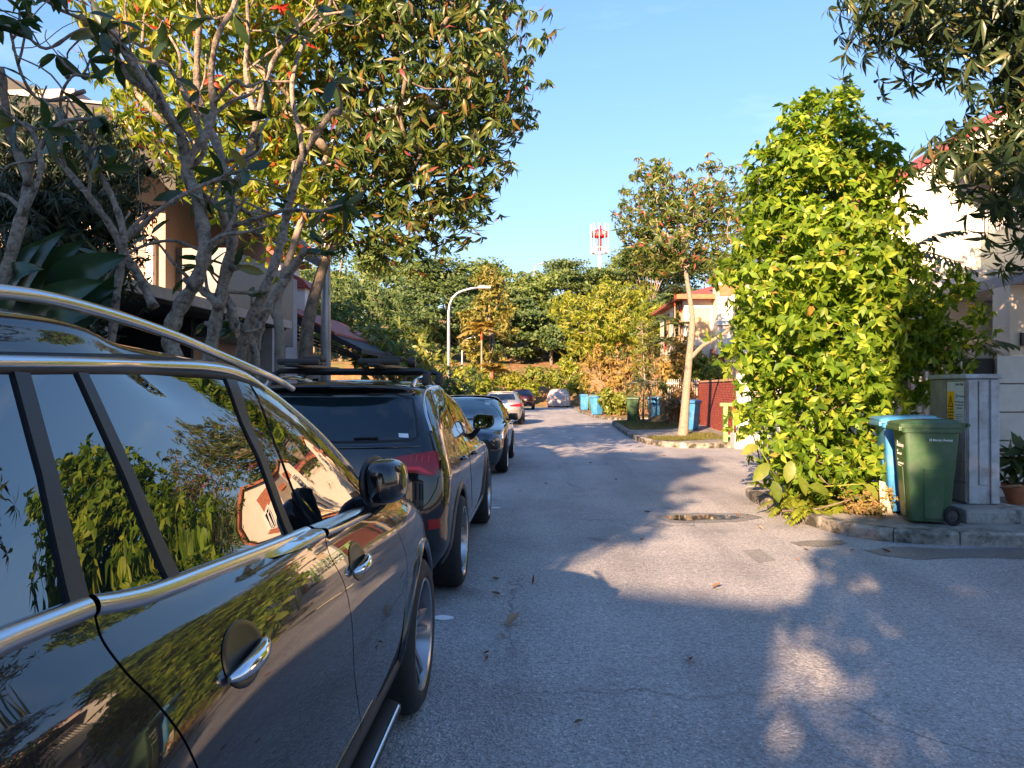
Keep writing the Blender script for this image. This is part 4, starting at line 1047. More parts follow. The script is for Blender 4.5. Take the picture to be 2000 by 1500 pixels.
# --- wheelie bins: front towards -x, wheels towards +x
def wheelie_bin(mat, label, loc, rz, group, marks=False):
    t = thing('wheelie_bin', label, 'bin', loc, rz, group)
    m = MB()
    def lev(z, xf, xb, y, r=.05):
        pts = roundpoly([(xf, -y), (xb, -y), (xb, y), (xf, y)], r, 4); return [(a, b, z) for a, b in pts]
    L_ = [lev(.03, -.22, .22, .205), lev(.06, -.235, .235, .215), lev(.55, -.275, .285, .245), lev(.90, -.305, .32, .268), lev(.935, -.31, .32, .270), lev(.94, -.335, .345, .285), lev(.985, -.34, .35, .288)]
    n = len(L_[0]); vs = [p for l in L_ for p in l]
    fs = [(i * n + k, i * n + (k + 1) % n, (i + 1) * n + (k + 1) % n, (i + 1) * n + k) for i in range(len(L_) - 1) for k in range(n)] + [tuple(reversed(range(n))), tuple((len(L_) - 1) * n + k for k in range(n))]
    m.add(vs, fs); m.build('bin_body', mat, t, smooth=True)
    for sy in (-1, 1):      # moulded side panel, standing a little proud
        k = MB(); P = [(-.075, .06), (.135, .06), (.165, .58), (-.085, .58)]
        yy = lambda z: .2185 + (z - .06) / .88 * .058
        v = [(a, sy * (yy(z) - .006), z) for a, z in P] + [(a, sy * (yy(z) + .009), z) for a, z in P]
        k.add(v, [(4, 5, 6, 7), (0, 1, 5, 4), (1, 2, 6, 5), (2, 3, 7, 6), (3, 0, 4, 7)]); k.build('side_panel', mat, t, bevel=.006)
    k = MB()                 # front rib
    k.add([(-.2365, -.09, .06), (-.2365, .09, .06), (-.286, .10, .58), (-.286, -.10, .58), (-.2495, -.085, .06), (-.2495, .085, .06), (-.297, .095, .575), (-.297, -.095, .575)], [(4, 7, 6, 5), (0, 4, 5, 1), (1, 5, 6, 2), (2, 6, 7, 3), (3, 7, 4, 0)]); k.build('front_panel', mat, t, bevel=.006)
    lid = MB()
    LL = [lev(.988, -.375, .33, .292, .05), lev(1.028, -.378, .33, .294, .05), lev(1.045, -.35, .33, .27, .06), lev(1.062, -.20, .33, .23, .08), lev(1.068, .0, .31, .18, .08)]
    vs = [p for l in LL for p in l]; fs = [(i * n + k_, i * n + (k_ + 1) % n, (i + 1) * n + (k_ + 1) % n, (i + 1) * n + k_) for i in range(len(LL) - 1) for k_ in range(n)] + [tuple(reversed(range(n))), tuple((len(LL) - 1) * n + k_ for k_ in range(n))]
    lid.add(vs, fs)
    lo = lid.build('lid', mat, t, smooth=True)
    k = MB(); k.b2((-.385, -.29, .955), (-.345, .29, 1.0)); k.build('lid_lip', mat, lo, bevel=.01)
    for sy in (-.2, .2):
        k = MB(); k.prism([(.32, .93), (.43, 1.0), (.43, 1.035), (.32, 1.05)], (sy - .03, sy + .03), 'y'); k.build('hinge', mat, t, bevel=.008)
    k = MB(); k.tube([(.425, -.27, 1.018), (.425, .27, 1.018)], .018, 10); k.build('handle', mat, t, smooth=True)
    for sy in (-1, 1):
        Mx = Matrix.Translation((.245, sy * .255, .10)) @ Matrix.Rotation(R(-90) * sy, 4, 'X')
        k = MB(); k.lathe([(.045, -.02), (.088, -.026), (.10, -.014), (.10, .016), (.088, .026), (.066, .026), (.060, .012), (.058, .0)], 28, Mx, closed=False); wv = k.build('wheel', M_TYRE, t, smooth=True)
        k = MB(); k.lathe([(0, .022), (.016, .022), (.02, .012), (.03, .006), (.058, .004)], 18, Mx, closed=False); 
        for q in range(6):
            a = q * R(60); c, s_ = math.cos(a), math.sin(a); k.add([Mx @ Vector((r_ * c - w_ * s_, r_ * s_ + w_ * c, h_)) for r_, w_, h_ in ((.015, -.006, .018), (.015, .006, .018), (.06, .005, .012), (.06, -.005, .012))], [(0, 1, 2, 3)])
        k.build('hub', pm('grey_hub', (.05, .05, .055), .5) if not bpy.data.materials.get('grey_hub') else bpy.data.materials['grey_hub'], wv, smooth=True)
    k = MB(); k.tube([(.245, -.23, .10), (.245, .23, .10)], .011, 8); k.build('axle', M_STEEL, t, smooth=True)
    if marks:
        tilt = math.atan(.0655)
        lettering('address_lettering', '18 Merryn Avenue', .034, M_PRINT, t, (.10, -.2755, .865), (R(90) - tilt, 0, 0), .0006, 1.05, .0008)
        rot = (R(90) - .06, 0, R(-90)); X = lambda z: -.240 - (z - .06) * .0755 - .004
        lettering('logo_lettering', 'sembcorp', .062, M_PRINT, t, (X(.80), -.045, .80), rot, .0006, 1, .0012)
        k = MB(); k.prism([(.105 + .032 * math.cos(a), .815 + .036 * math.sin(a)) for a in [2 * math.pi * q / 18 for q in range(18)]], (X(.815) - .001, X(.815) + .002), 'x'); k.build('logo_disc', M_PRINT, t)
        k = MB(); k.prism([(.097 + .020 * math.cos(a), .815 + .026 * math.sin(a)) for a in [2 * math.pi * q / 18 for q in range(18)]], (X(.815) - .002, X(.815) - .0012), 'x'); k.build('logo_cut', mat, t)
        for z, s_, y in ((.735, 'Tel:', .10), (.705, '1800 278 6135', .03), (.645, 'For', .11), (.61, 'general waste only', .0), (.58, 'No hot ash', .05)):
            lettering('print', s_, .030, M_PRINT, t, (X(z), y, z), rot, .0006, 1, .0006)
    return t
GB = 'wheeled rubbish bins along the street'
gbin = wheelie_bin(M_GREEN, 'large green wheeled bin with white lettering on the kerb in front of the cabinet', (4.21, 8.53, .118), R(-9), GB, True); gbin.scale = (.86, .86, 1.06)
bbin = wheelie_bin(M_BLUE, 'blue wheeled bin squeezed between the bushy tree and the large green bin', (4.30, 9.18, .118), R(-10), GB); bbin.scale = (.90, .90, 1.08)
def clone(src, label, loc, rz):
    c = copy_tree(src); c.location = loc; c.rotation_euler = (0, 0, rz); c['label'] = label; c.scale = (1, 1, 1); return c
plain_g = wheelie_bin(M_GREEN, 'green wheeled bin beside the umbrella leaved plant on the middle island', (3.97, 33.6, .128), R(78), GB)
clone(bbin, 'blue wheeled bin right of the green bin on the middle island', (4.95, 33.9, .128), R(80))
clone(bbin, 'blue wheeled bin behind the pale slim trunk, by the brick wall', (5.10, 26.4, .122), R(95))
clone(bbin, 'blue wheeled bin farthest along the street, left of the far green bin', (2.72, 50.2, .10), R(95))
clone(plain_g, 'far green wheeled bin between two blue ones by the yellow tree', (3.25, 50.0, .10), R(85))
clone(bbin, 'thin sliver of blue bin beside the far clay pot', (2.95, 41.6, .10), R(40))

# plank leaning by the blue bin; concrete block, green railing, clay pots
pk = tag(part('plank', pm('weathered_board', (.42, .36, .27), .85, var=.25, scale=5, stretch=(3, 3, .5)), None, lambda m: m.prism([(0, 0), (.14, 0), (.10, .18), (.075, .38), (.012, .40)], (-.012, .012), 'y'), off=(0, 0, 0), bevel=.004), 'pale weathered board leaning against the blue bin', 'board'); pk.location = (3.90, 8.92, .12); pk.rotation_euler = (R(-8), R(-2), R(-10))
def railing():
    t = thing('green_railing', 'pale green metal railing at the end of the brick wall', 'railing', (5.0, 20.9, .12)); g = pm('green_paint', (.24, .40, .13), .5, var=.1)
    for x in (4.98, 6.3): part('post', g, t, lambda m: m.b2((x - .055, 20.85, .12), (x + .055, 20.96, 1.09)))
    part('top_rail', g, t, lambda m: m.b2((4.84, 20.84, 1.092), (6.5, 20.97, 1.18))); part('lower_rail', g, t, lambda m: m.b2((5.04, 20.88, .25), (6.24, 20.93, .30))); part('middle_rail', g, t, lambda m: m.b2((5.04, 20.88, .90), (6.24, 20.93, .94)))
    for k in range(7): part('bar', g, t, lambda m: m.b2((5.18 + k * .155, 20.89, .302), (5.205 + k * .155, 20.92, .898)))
railing()
cb = tag(part('concrete_block', pm('pale_block', (.50, .48, .45), .9, var=.2, scale=5, bump=.01, dirt=(.28, .26, .24)), None, lambda m: m.b2((-.38, -.25, 0), (.38, .25, .40)), off=(0, 0, 0), bevel=.02), 'pale concrete block at the kerb below the green railing', 'block'); cb.location = (5.35, 20.1, .0)
def white_gate():
    t = thing('white_gate', 'white barred driveway gate between the bushy tree and the brick wall', 'gate', (6.2, 22.0, 0)); wm = pm('gate_white', (.72, .72, .72), .5)
    for x in (5.75, 8.0): part('gate_post', wm, t, lambda m: m.b2((x - .14, 22.0, .02), (x + .14, 22.25, 2.0)))
    for k in range(14): part('gate_bar', wm, t, lambda m: m.b2((5.95 + k * .14, 22.1, .15), (5.985 + k * .14, 22.14, 1.7)))
    for z in (.15, 1.66): part('gate_rail', wm, t, lambda m: m.b2((5.90, 22.145, z), (7.85, 22.18, z + .06)))
white_gate()

# --- brick wall, brick by brick at the near end
def brick_wall():
    A, B_ = Vector((5.78, 22.5)), Vector((6.42, 31.6)); Ln = (B_ - A).length; d = (B_ - A) / Ln; ang = math.atan2(d.y, d.x)
    t = thing('brick_wall', 'dark red brick garden wall along the middle island', 'wall', (A.x, A.y, .1), ang)
    H = 1.70
    m = MB(); m.b2((0, -.20, 0), (Ln, -.012, H)); m.build('wall_core', M_MORTAR, t)
    bl, bh, j = .222, .068, .011
    br = MB(); br.box((0, 0, 0), (bl, .03, bh)); bm_ = br.mesh('brick', bevel=0); bm_.materials.append(M_BRICK)
    rs = random.Random(4); rest = MB(); n = 0; cells = []
    for c in range(int(H / (bh + j))):
        x = (bl + j) * (.5 if c % 2 else 0) + bl / 2
        while x < Ln - bl / 2: cells.append((x, c)); x += bl + j
    cells.sort(key=lambda q: q[0])
    for x, c in cells:
        z = .012 + bh / 2 + c * (bh + j); y = .003 + rs.uniform(-.003, .003)
        if n < 300:
            o = bpy.data.objects.new('brick', bm_); COL.objects.link(o); o.parent = t; o.location = (x, y, z); n += 1
        else: rest.box((x, y, z), (bl, .03, bh))
    rest.build('bricks', M_BRICK, t, kind='stuff')
    cop = pm('brick_coping', (.50, .27, .18), .85, var=.3, scale=8)
    cm = MB(); cm.box((0, 0, 0), (.095, .26, .07)); cme = cm.mesh('coping_brick', bevel=.005); cme.materials.append(cop)
    for k in range(int(Ln / .105)):
        o = bpy.data.objects.new('coping_brick', cme); COL.objects.link(o); o.parent = t; o.location = (.06 + k * .105, -.10, H + .037)
brick_wall()

def house_mid():
    X0, Y0 = 6.7, 34.0
    h = thing('white_house', 'white house with red tiled roof, brick pillar and bamboo blinds beyond the brick wall', 'house', (X0, Y0, 0)); o = h.location
    part('upper_wall', M_CREAM, h, lambda m: m.b2((6.3, 34.0, 2.9), (12.5, 41, 5.75)))
    part('lower_wall', M_CREAM, h, lambda m: m.b2((8.6, 34.6, .1), (12.5, 41, 2.898)))
    part('porch_shade_block', M_VOID, h, lambda m: m.b2((6.6, 35.5, .1), (8.59, 40, 2.897)))
    part('beam', M_WHITEW, h, lambda m: m.b2((8.0, 33.6, 2.75), (10.4, 33.98, 3.05)))
    # roof
    part('roof', M_REDROOF, h, lambda m: m.add([(5.9, 33.5, 5.65), (12.9, 33.5, 5.65), (12.9, 41.5, 5.65), (5.9, 41.5, 5.65), (8.2, 36.5, 6.5), (10.5, 36.5, 6.5), (10.5, 39, 6.5), (8.2, 39, 6.5), (5.9, 33.5, 5.52), (12.9, 33.5, 5.52), (12.9, 41.5, 5.52), (5.9, 41.5, 5.52)], [(0, 1, 5, 4), (1, 2, 6, 5), (2, 3, 7, 6), (3, 0, 4, 7), (4, 5, 6, 7), (0, 8, 9, 1), (1, 9, 10, 2), (2, 10, 11, 3), (3, 11, 8, 0), (8, 11, 10, 9)]))
    part('eave', M_TERRA, h, lambda m: m.b2((5.86, 33.42, 5.50), (12.9, 33.49, 5.70)))
    part('bay', M_CREAM, h, lambda m: m.prism([(7.55, 3.05), (9.8, 3.05), (9.8, 6.3), (8.6, 6.75), (7.55, 6.3)], (33.0, 33.98), 'y'))
    part('bay_roof', M_TERRA, h, lambda m: m.prism([(7.35, 6.28), (8.6, 6.82), (10.0, 6.25), (10.0, 6.4), (8.6, 6.98), (7.35, 6.44)], (32.7, 34.2), 'y'))
    part('gable_panel', M_TERRA, h, lambda m: m.b2((7.6, 32.985, 5.55), (8.5, 32.999, 6.05)))
    part('sill', M_WHITEW, h, lambda m: m.b2((7.45, 32.85, 4.30), (8.0, 32.998, 4.48)))
    for (a, b, c, d_) in ((7.02, 7.78, 3.85, 5.15),):
        part('blind', M_BLIND, h, lambda m: m.b2((a - .3, 33.96, c), (a + .72 - .3, 33.998, d_)), bevel=.01)
    wn = part('window', M_WHITEW, h, lambda m: m.b2((8.12, 32.95, 4.45), (9.0, 32.998, 5.6)))
    part('pane', M_DWIN, wn, lambda m: m.b2((8.18, 32.935, 4.51), (8.94, 32.948, 5.54)), off=o)
    for k in range(5): part('grille_bar', M_WHITEW, wn, lambda m: m.b2((8.2 + k * .17, 32.90, 4.5), (8.235 + k * .17, 32.93, 5.55)), off=o)
    for k in range(5): part('grille_bar', M_WHITEW, wn, lambda m: m.b2((8.18, 32.87, 4.6 + k * .21), (8.94, 32.895, 4.63 + k * .21)), off=o)
    wl_ = part('window', M_TERRA, h, lambda m: m.b2((6.25, 35.0, 3.6), (6.298, 36.6, 5.3)))
    for k in range(2): part('pane', M_DWIN, wl_, lambda m: m.b2((6.235, 35.1 + k * .76, 3.7), (6.248, 35.74 + k * .76, 5.2)), off=o)
    w2 = part('window', M_TERRA, h, lambda m: m.b2((6.25, 38.0, 3.6), (6.298, 39.4, 5.3))); part('pane', M_DWIN, w2, lambda m: m.b2((6.235, 38.1, 3.7), (6.248, 39.3, 5.2)), off=o)
    # brick pillar, brick by brick on the two faces in view
    part('pillar', M_MORTAR, h, lambda m: m.b2((7.42, 33.62, .1), (7.90, 34.1, 3.3)))
    pb = pm('pink_brick', (.42, .17, .11), .85, var=.4, scale=6)
    me = MB().box((0, 0, 0), (.232, .03, .075)).mesh('brick'); me.materials.append(pb)
    for c in range(22):
        for k in range(2):
            q = bpy.data.objects.new('brick', me); COL.objects.link(q); q.parent = h; q.location = Vector((7.54 + k * .24 + (.03 if c % 2 else 0) - .02, 33.61, 1.45 + c * .086)) - o
    part('porch_blind', M_BLIND, h, lambda m: m.b2((8.0, 33.7, 1.2), (10.2, 33.74, 2.74)), bevel=.01)
    return h
house_mid()
def barred_fence():
    t = thing('barred_fence', 'dark barred gate left of the brick wall behind the slim trunk', 'gate', (6.0, 31.9, .1)); bmx = pm('bar_paint', (.50, .46, .42), .5)
    for k in range(16): part('bar', bmx, t, lambda m: m.b2((5.2 + k * .085, 31.8, .12), (5.232 + k * .085, 31.83, 1.95)))
    for z in (.3, 1.75): part('rail', bmx, t, lambda m: m.b2((5.15, 31.835, z), (6.55, 31.86, z + .05)))
barred_fence()

# --- left-hand houses
def house_left():
    h = thing('timber_house', 'house with big dark pitched roof, grey boards and tan walls behind the frangipanis', 'house', (-9, 14.2, 0)); o = h.location
    part('wall', M_TAN, h, lambda m: m.prism([(-14, .1), (-7.25, .1), (-7.25, 5.6), (-8.2, 5.75), (-10.2, 5.9), (-14, 5.9)], (14.2, 19.5), 'y'))
    part('white_wall', M_CREAM, h, lambda m: m.b2((-9.6, 14.1, 4.55), (-8.15, 14.197, 5.9)))
    SL = [(-5.85, 4.62), (-6.95, 5.75), (-9.5, 6.05), (-16, 6.05)]
    part('roof', M_DARKROOF, h, lambda m: m.prism([(x, z + .12) for x, z in SL] + [(x, z + .34) for x, z in reversed(SL)], (11.9, 20), 'y'))
    part('fascia', M_DARKWOOD, h, lambda m: m.prism([(x, z + .04) for x, z in SL] + [(x, z + .36) for x, z in reversed(SL)], (11.78, 11.89), 'y'))
    part('roof_trim', M_GREYW, h, lambda m: m.prism([(x, z + .362) for x, z in SL] + [(x, z + .40) for x, z in reversed(SL)], (11.74, 11.88), 'y'))
    part('soffit', M_DARKWOOD, h, lambda m: m.prism([(x, z) for x, z in SL] + [(x, z + .10) for x, z in reversed(SL)], (11.9, 14.19), 'y'))
    for k in range(11): part('board', M_WOODC, h, lambda m: m.b2((-9.6, 14.08, 2.75 + k * .163), (-7.55, 14.15 + .006 * (k % 2), 2.75 + k * .163 + .155)), bevel=.004)
    part('corner_trim', M_WHITEW, h, lambda m: m.b2((-7.545, 14.06, 2.75), (-7.42, 14.19, 4.5)))
    for a, b, c, d_ in ((-8.55, -8.05, 4.50, 5.15), (-7.9, -7.42, 2.5, 3.5), (-7.2, -7.14, 2.6, 4.3)):
        if a == -7.2: continue
        w_ = part('window', M_WHITEW, h, lambda m: m.b2((a, 14.0, c), (b, 14.055, d_))); part('pane', M_DWIN, w_, lambda m: m.b2((a + .07, 13.985, c + .07), (b - .07, 13.998, d_ - .07)), off=o)
    part('dark_bay', pm('blue_grey_panel', (.09, .10, .12), .4), h, lambda m: m.b2((-7.24, 14.6, 2.6), (-6.2, 18.5, 4.35)))
    part('side_wall', M_GREYW, h, lambda m: m.b2((-7.2, 18.51, .1), (-6.4, 19.4, 4.4)))
    part('carport_roof', pm('pale_fascia', (.40, .36, .32), .8, var=.15), h, lambda m: m.b2((-11.5, 9.8, 2.98), (-5.9, 17.5, 3.16)))
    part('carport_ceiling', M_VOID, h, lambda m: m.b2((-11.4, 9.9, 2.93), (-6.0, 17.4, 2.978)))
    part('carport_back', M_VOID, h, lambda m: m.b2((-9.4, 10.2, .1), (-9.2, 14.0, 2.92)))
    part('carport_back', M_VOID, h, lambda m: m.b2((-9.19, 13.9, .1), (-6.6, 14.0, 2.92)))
    for y in (10.1, 16.5): part('column', M_GREYW, h, lambda m: m.b2((-6.25, y, .1), (-6.0, y + .25, 2.925)))
    # upper block behind
    part('upper_wall', pm('pink_render', (.52, .36, .29), .85), h, lambda m: m.b2((-14.5, 19.51, .1), (-11.2, 26, 8.9)))
    part('upper_eave', M_DARKWOOD, h, lambda m: m.prism([(-14.5, 9.9), (-10.6, 8.3), (-10.2, 7.6), (-10.2, 7.45), (-10.8, 8.0), (-14.5, 9.6)], (18.8, 26.3), 'y'))
    part('upper_parapet', pm('peach_band', (.60, .42, .33), .85), h, lambda m: m.b2((-17, 18.2, 8.6), (-11.6, 19.0, 9.0)))
    return h
house_left()
def house_red():
    h = thing('white_house', 'white house with red roof and low dark eaved porch left of the street', 'house', (-9, 21, 0)); o = h.location
    part('wall', M_WHITEW, h, lambda m: m.b2((-15, 23.5, .1), (-8.3, 25.4, 5.7)))
    part('roof', M_REDROOF, h, lambda m: m.prism([(-15.3, 5.7), (-8.0, 5.7), (-8.0, 5.8), (-11.5, 7.0), (-15.3, 7.0)], (23.0, 25.8), 'y'))
    for k in range(2):
        w_ = part('window', M_WHITEW, h, lambda m: m.b2((-10.7 + k * 1.25, 23.42, 3.3), (-9.6 + k * 1.25, 23.498, 5.3))); part('pane', glassmat('sky_pane', (.2, .24, .27), 1.6) if not bpy.data.materials.get('sky_pane') else bpy.data.materials['sky_pane'], w_, lambda m: m.b2((-10.62 + k * 1.25, 23.40, 3.38), (-9.68 + k * 1.25, 23.418, 5.22)), off=o)
    part('gable', M_REDROOF, h, lambda m: m.prism([(-8.6, 4.6), (-7.0, 4.6), (-7.2, 4.85), (-7.7, 5.1), (-8.6, 5.2)], (22.3, 23.39), 'y'))
    part('gable_wall', M_WHITEW, h, lambda m: m.b2((-8.4, 22.4, 3.5), (-7.15, 23.38, 4.597)))
    part('gable_post', M_TERRA, h, lambda m: m.b2((-7.65, 22.36, 3.5), (-7.55, 22.397, 4.59)))
    part('porch_roof', M_DARKROOF, h, lambda m: m.prism([(-9.5, 4.15), (-7.3, 3.62), (-4.85, 2.52), (-4.85, 2.64), (-7.3, 3.86), (-9.5, 4.42)], (20.0, 27), 'y'))
    part('porch_tiles', M_REDROOF, h, lambda m: m.prism([(-9.5, 4.43), (-7.3, 3.87), (-5.6, 3.03), (-5.6, 3.09), (-7.3, 3.95), (-9.5, 4.53)], (20.05, 26.9), 'y'))
    for k in range(3): part('gutter', M_DARKWOOD, h, lambda m: m.prism([(-7.6 + k * .02, 3.45 - k * .14), (-4.85, 2.40 - .05 * k), (-4.85, 2.45 - .05 * k), (-7.6 + k * .02, 3.53 - k * .14)], (19.9 + k * .03, 20.0 - .005 + k * .001), 'y'))
    part('porch_wall', pm('cool_white_wall', (.62, .63, .66), .85, var=.06), h, lambda m: m.b2((-8.4, 20.6, .1), (-5.95, 20.8, 2.32)))
    part('porch_column', M_WHITEW, h, lambda m: m.b2((-7.75, 20.4, .1), (-7.55, 20.598, 3.1)))
    for x, z in ((-7.0, 1.96), (-6.35, 1.78)): part('wall_vent', M_BLACK, h, lambda m: m.b2((x, 20.56, z), (x + .16, 20.597, z + .07)))
house_red()

# --- lamp posts, pole, tower
def lamp(loc, h, reach, label, rz=0.0, group='street lamps', k=1.0):
    t = thing('street_lamp', label, 'street lamp', loc, rz, group)
    m = MB(); m.tube([(0, 0, 0), (0, 0, h * .5), (0, 0, h - reach * .75)] + [(reach * .55 * (1 - math.cos(a)), 0, h - reach * .75 + reach * .68 * math.sin(a)) for a in [R(q) for q in (20, 40, 60, 78)]] + [(reach * .75, 0, h), (reach, 0, h + .03)], [.085 * k, .075 * k, .065 * k] + [.055 * k] * 6, 10); m.build('pole', M_STEEL, t, smooth='all')
    m = MB(); m.box((reach + .22, 0, h + .04), (.55, .24, .10)); m.box((reach + .12, 0, h + .11), (.2, .12, .05)); lo = m.build('lamp_head', pm('pale_lamp_head', (.62, .62, .60), .5) if not bpy.data.materials.get('pale_lamp_head') else bpy.data.materials['pale_lamp_head'], t, bevel=.02)
    return t
lamp((-4.15, 33.0, .1), 5.85, 1.35, 'pale curved street lamp standing beyond the parked cars on the left')
lamp((-6.9, 64.0, .5), 5.3, 1.0, 'small far street lamp left of the slender tree', R(-20))
lamp((-1.5, 120, hz(-1.5, 120) - .2), 21.6 - hz(-1.5, 120), 2.0, 'tall street lamp standing up on the wooded hill', k=2.0)
lamp((-3.42, 11.75, .1), 5.9, 1.3, 'grey lamp post rising into the dark leaves of the right street tree')
def tower():
    X, Y = 13.4, 180.0; t = thing('telecom_tower', 'red and white telecom mast with antennas above the hill trees', 'tower', (X, Y, 0)); o = t.location
    red = pm('mast_red', (.62, .02, .035), .5); wh = pm('mast_white', (.80, .78, .76), .5)
    part('mast', wh, t, lambda m: m.tube([(X, Y, 0), (X, Y, 34.0)], .36, 12)); part('mast_top', red, t, lambda m: m.tube([(X, Y, 34.0), (X, Y, 40.1)], [.5, .42], 12)); part('skirt', red, t, lambda m: m.lathe([(1.78, 37.5), (1.83, 37.5), (1.83, 38.2), (1.78, 38.2), (1.78, 37.5)], 18, Matrix.Translation((X, Y, 0)), closed=False))
    for z, mm, hh in ((33.5, wh, 1.2), (37.4, red, 1.0)):
        def pf(m):
            m.lathe([(1.3, z), (1.95, z), (1.95, z + .14), (1.3, z + .14), (1.3, z)], 18, Matrix.Translation((X, Y, 0)), closed=False)
        pl = part('platform', mm, t, pf)
        part('guard_rail', mm, pl, lambda m: m.tube([(X + 1.9 * math.cos(a), Y + 1.9 * math.sin(a), z + hh) for a in [2 * math.pi * k / 18 for k in range(19)]], .06, 6), off=o)
        for k in range(9): part('rail_post', mm, pl, lambda m: m.tube([(X + 1.9 * math.cos(k * .7), Y + 1.9 * math.sin(k * .7), z), (X + 1.9 * math.cos(k * .7), Y + 1.9 * math.sin(k * .7), z + hh)], .06, 5), off=o)
    for k in range(10):
        a = 2 * math.pi * k / 10 + .2; x, y = X + 2.15 * math.cos(a), Y + 2.15 * math.sin(a)
        part('antenna', wh if k % 4 else pm('antenna_grey', (.45, .45, .5), .5), t, lambda m: m.box((x, y, 39.5), (.28, .2, 1.7), a)); part('hanger', wh, t, lambda m: m.tube([(x, y, 33.5), (x, y, 38.7)], .07, 5))
    for k in range(6):
        a = 2 * math.pi * k / 6; part('bracing', red, t, lambda m: m.tube([(X, Y, 39.4), (X + 2.3 * math.cos(a), Y + 2.3 * math.sin(a), 38.4)], .10, 5))
    for k in range(5): part('radio_box', wh, t, lambda m: m.box((X + 1.6 * math.cos(k * 1.3), Y + 1.6 * math.sin(k * 1.3), 38.1), (.6, .4, .8), k))
tower()
def clay_pot(loc, r, h, label):
    t = thing('clay_pot', label, 'plant pot', loc)
    m = MB(); m.lathe([(r * .68, 0), (r * .92, h * .5), (r, h * .85), (r * 1.08, h * .87), (r * 1.08, h), (r * .95, h), (r * .9, h * .9), (0, h * .88)], 24, closed=False); m.build('pot', M_TERRA, t, smooth=True); return t
clay_pot((3.55, 43.0, .1), .48, .62, 'round terracotta pot beside the sliver of blue bin far along the street')
pt_ = clay_pot((6.05, 9.9, .12), .17, .26, 'small clay pot by the white boundary wall, holding a leafy plant')
# ------------------------------------------------------------------ plants further along, and the wooded hill
ORD = ['leftmost', 'second from the left', 'third from the left', 'fourth from the left', 'fifth from the left', 'sixth from the left', 'seventh from the left', 'eighth from the left', 'ninth from the left', 'tenth from the left', 'eleventh from the left', 'twelfth from the left', 'thirteenth from the left', 'fourteenth from the left', 'fifteenth from the left', 'rightmost']
def place_words(pts):
    """Where each of several alike things stands among them, counted from the left of the photograph."""
    a = sorted(range(len(pts)), key=lambda i: pts[i][0] / pts[i][1]); o = [''] * len(pts)
    for k, i in enumerate(a): o[i] = 'rightmost' if k == len(a) - 1 else ORD[min(k, 14)]
    return o
def simple_trunk(x, y, z0, h, r, lean=(0, 0)):
    return [((x, y, z0 - .05), r), ((x + lean[0] * .3, y + lean[1] * .3, z0 + h * .4), r * .8), ((x + lean[0], y + lean[1], z0 + h), r * .45)]
# yellow green leafy tree over the end of the street on the right
crown_tree('yellow_tree', 'broad yellow leafed tree spreading over the end of the street on the right', 'tree', (4.9, 47.5, .1), simple_trunk(4.9, 47.5, .1, 4.2, .22, (-.3, 0)),
    [((3.6, 46.5, 5.6), (2.2, 2.0, 1.7)), ((5.6, 46.5, 5.8), (1.9, 2.0, 2.2)), ((1.9, 46.2, 6.2), (1.3, 1.5, 1.2)), ((4.4, 46.6, 7.2), (1.8, 1.7, 1.1)), ((2.9, 46.3, 4.3), (1.6, 1.5, 1.0)), ((6.9, 46.6, 5.2), (1.0, 1.2, 1.6))],
    420, .45, 9, 8, .26, LM_YEL, M_BARKL, K_TREE, K_TREEF, 41, 0, None, (50, 110), .6, .55, .02, False, .3, 6, nbr=40)
# dry, brushy thicket below it
def thicket(label, ells, seed, mat, n=120, size=.16, ntw=60, name='thicket', cat='shrub', twig=M_TWIG, group=None, per=7, tips=6, crad=.35, droop=.2, key=K_BUSHF):
    rng = np.random.default_rng(seed); c = np.mean([e[0] for e in ells], 0); zb = min(e[0][2] - e[1][2] for e in ells)
    base = (c[0], c[1], max(.1, zb)); root = thing(name, label, cat, base, 0, group)
    m = MB(); P = in_ells(ells, ntw, rng, .2)
    for p in P:
        a = np.array(base) + rng.normal(size=3) * [.35, .3, 0]; mid = (a + p) / 2 + rng.normal(size=3) * .15
        m.tube([Vector(a), Vector(mid), Vector(p)], [.016, .011, .005], 4)
    m.build('stems', twig, root, base, smooth='all', kind='stuff')
    C = in_ells(ells, n, rng, .15); k = len(C) * tips; v = unit(rng.normal(size=(k, 3)))
    T = np.repeat(C, tips, 0) + v * crad * rng.random((k, 1)) ** .4; ax = unit(v + unit(T - c) * .8 + [0, 0, .5])
    pos, d, up, sz = rosettes(T, ax, per, rng, size, (40, 100), droop)
    put_leaves(root, base, key, key, mat, pos, d, up, sz, rng)
    return root
LM_STRAW = leafmat('straw_leaf', [(0, (.16, .14, .025)), (.5, (.26, .19, .04)), (1, (.33, .20, .07))], .6, .3)
LM_FRESH = leafmat('fresh_leaf', [(0, (.09, .13, .015)), (.6, (.16, .20, .025)), (1, (.24, .25, .05))], .45, .35)
thicket('dry straw coloured thicket under the yellow tree at the road edge', [((3.1, 44.6, 2.6), (1.0, 1.0, 1.5)), ((4.6, 44.8, 2.6), (1.3, 1.0, 1.6)), ((6.0, 44.6, 2.3), (.9, .9, 1.5))], 42, LM_STRAW, 110, .20, 130)
thicket('leafy pale green shrub at the foot of the dry thicket, beside the clay pot', [((4.2, 41.0, .7), (.9, .8, .6)), ((4.9, 41.2, .8), (.6, .7, .6)), ((3.6, 41.4, .9), (.5, .6, .5))], 43, LM_FRESH, 60, .24, 20)
thicket('feathery grey green bush between the thicket and the far green bin', [((5.4, 40.0, 3.0), (.75, .7, 2.2)), ((5.2, 40.0, 1.4), (.9, .7, 1.2))], 44, leafmat('olive_leaf', [(0, (.07, .085, .03)), (1, (.17, .17, .06))], .6, .25), 90, .13, 60)
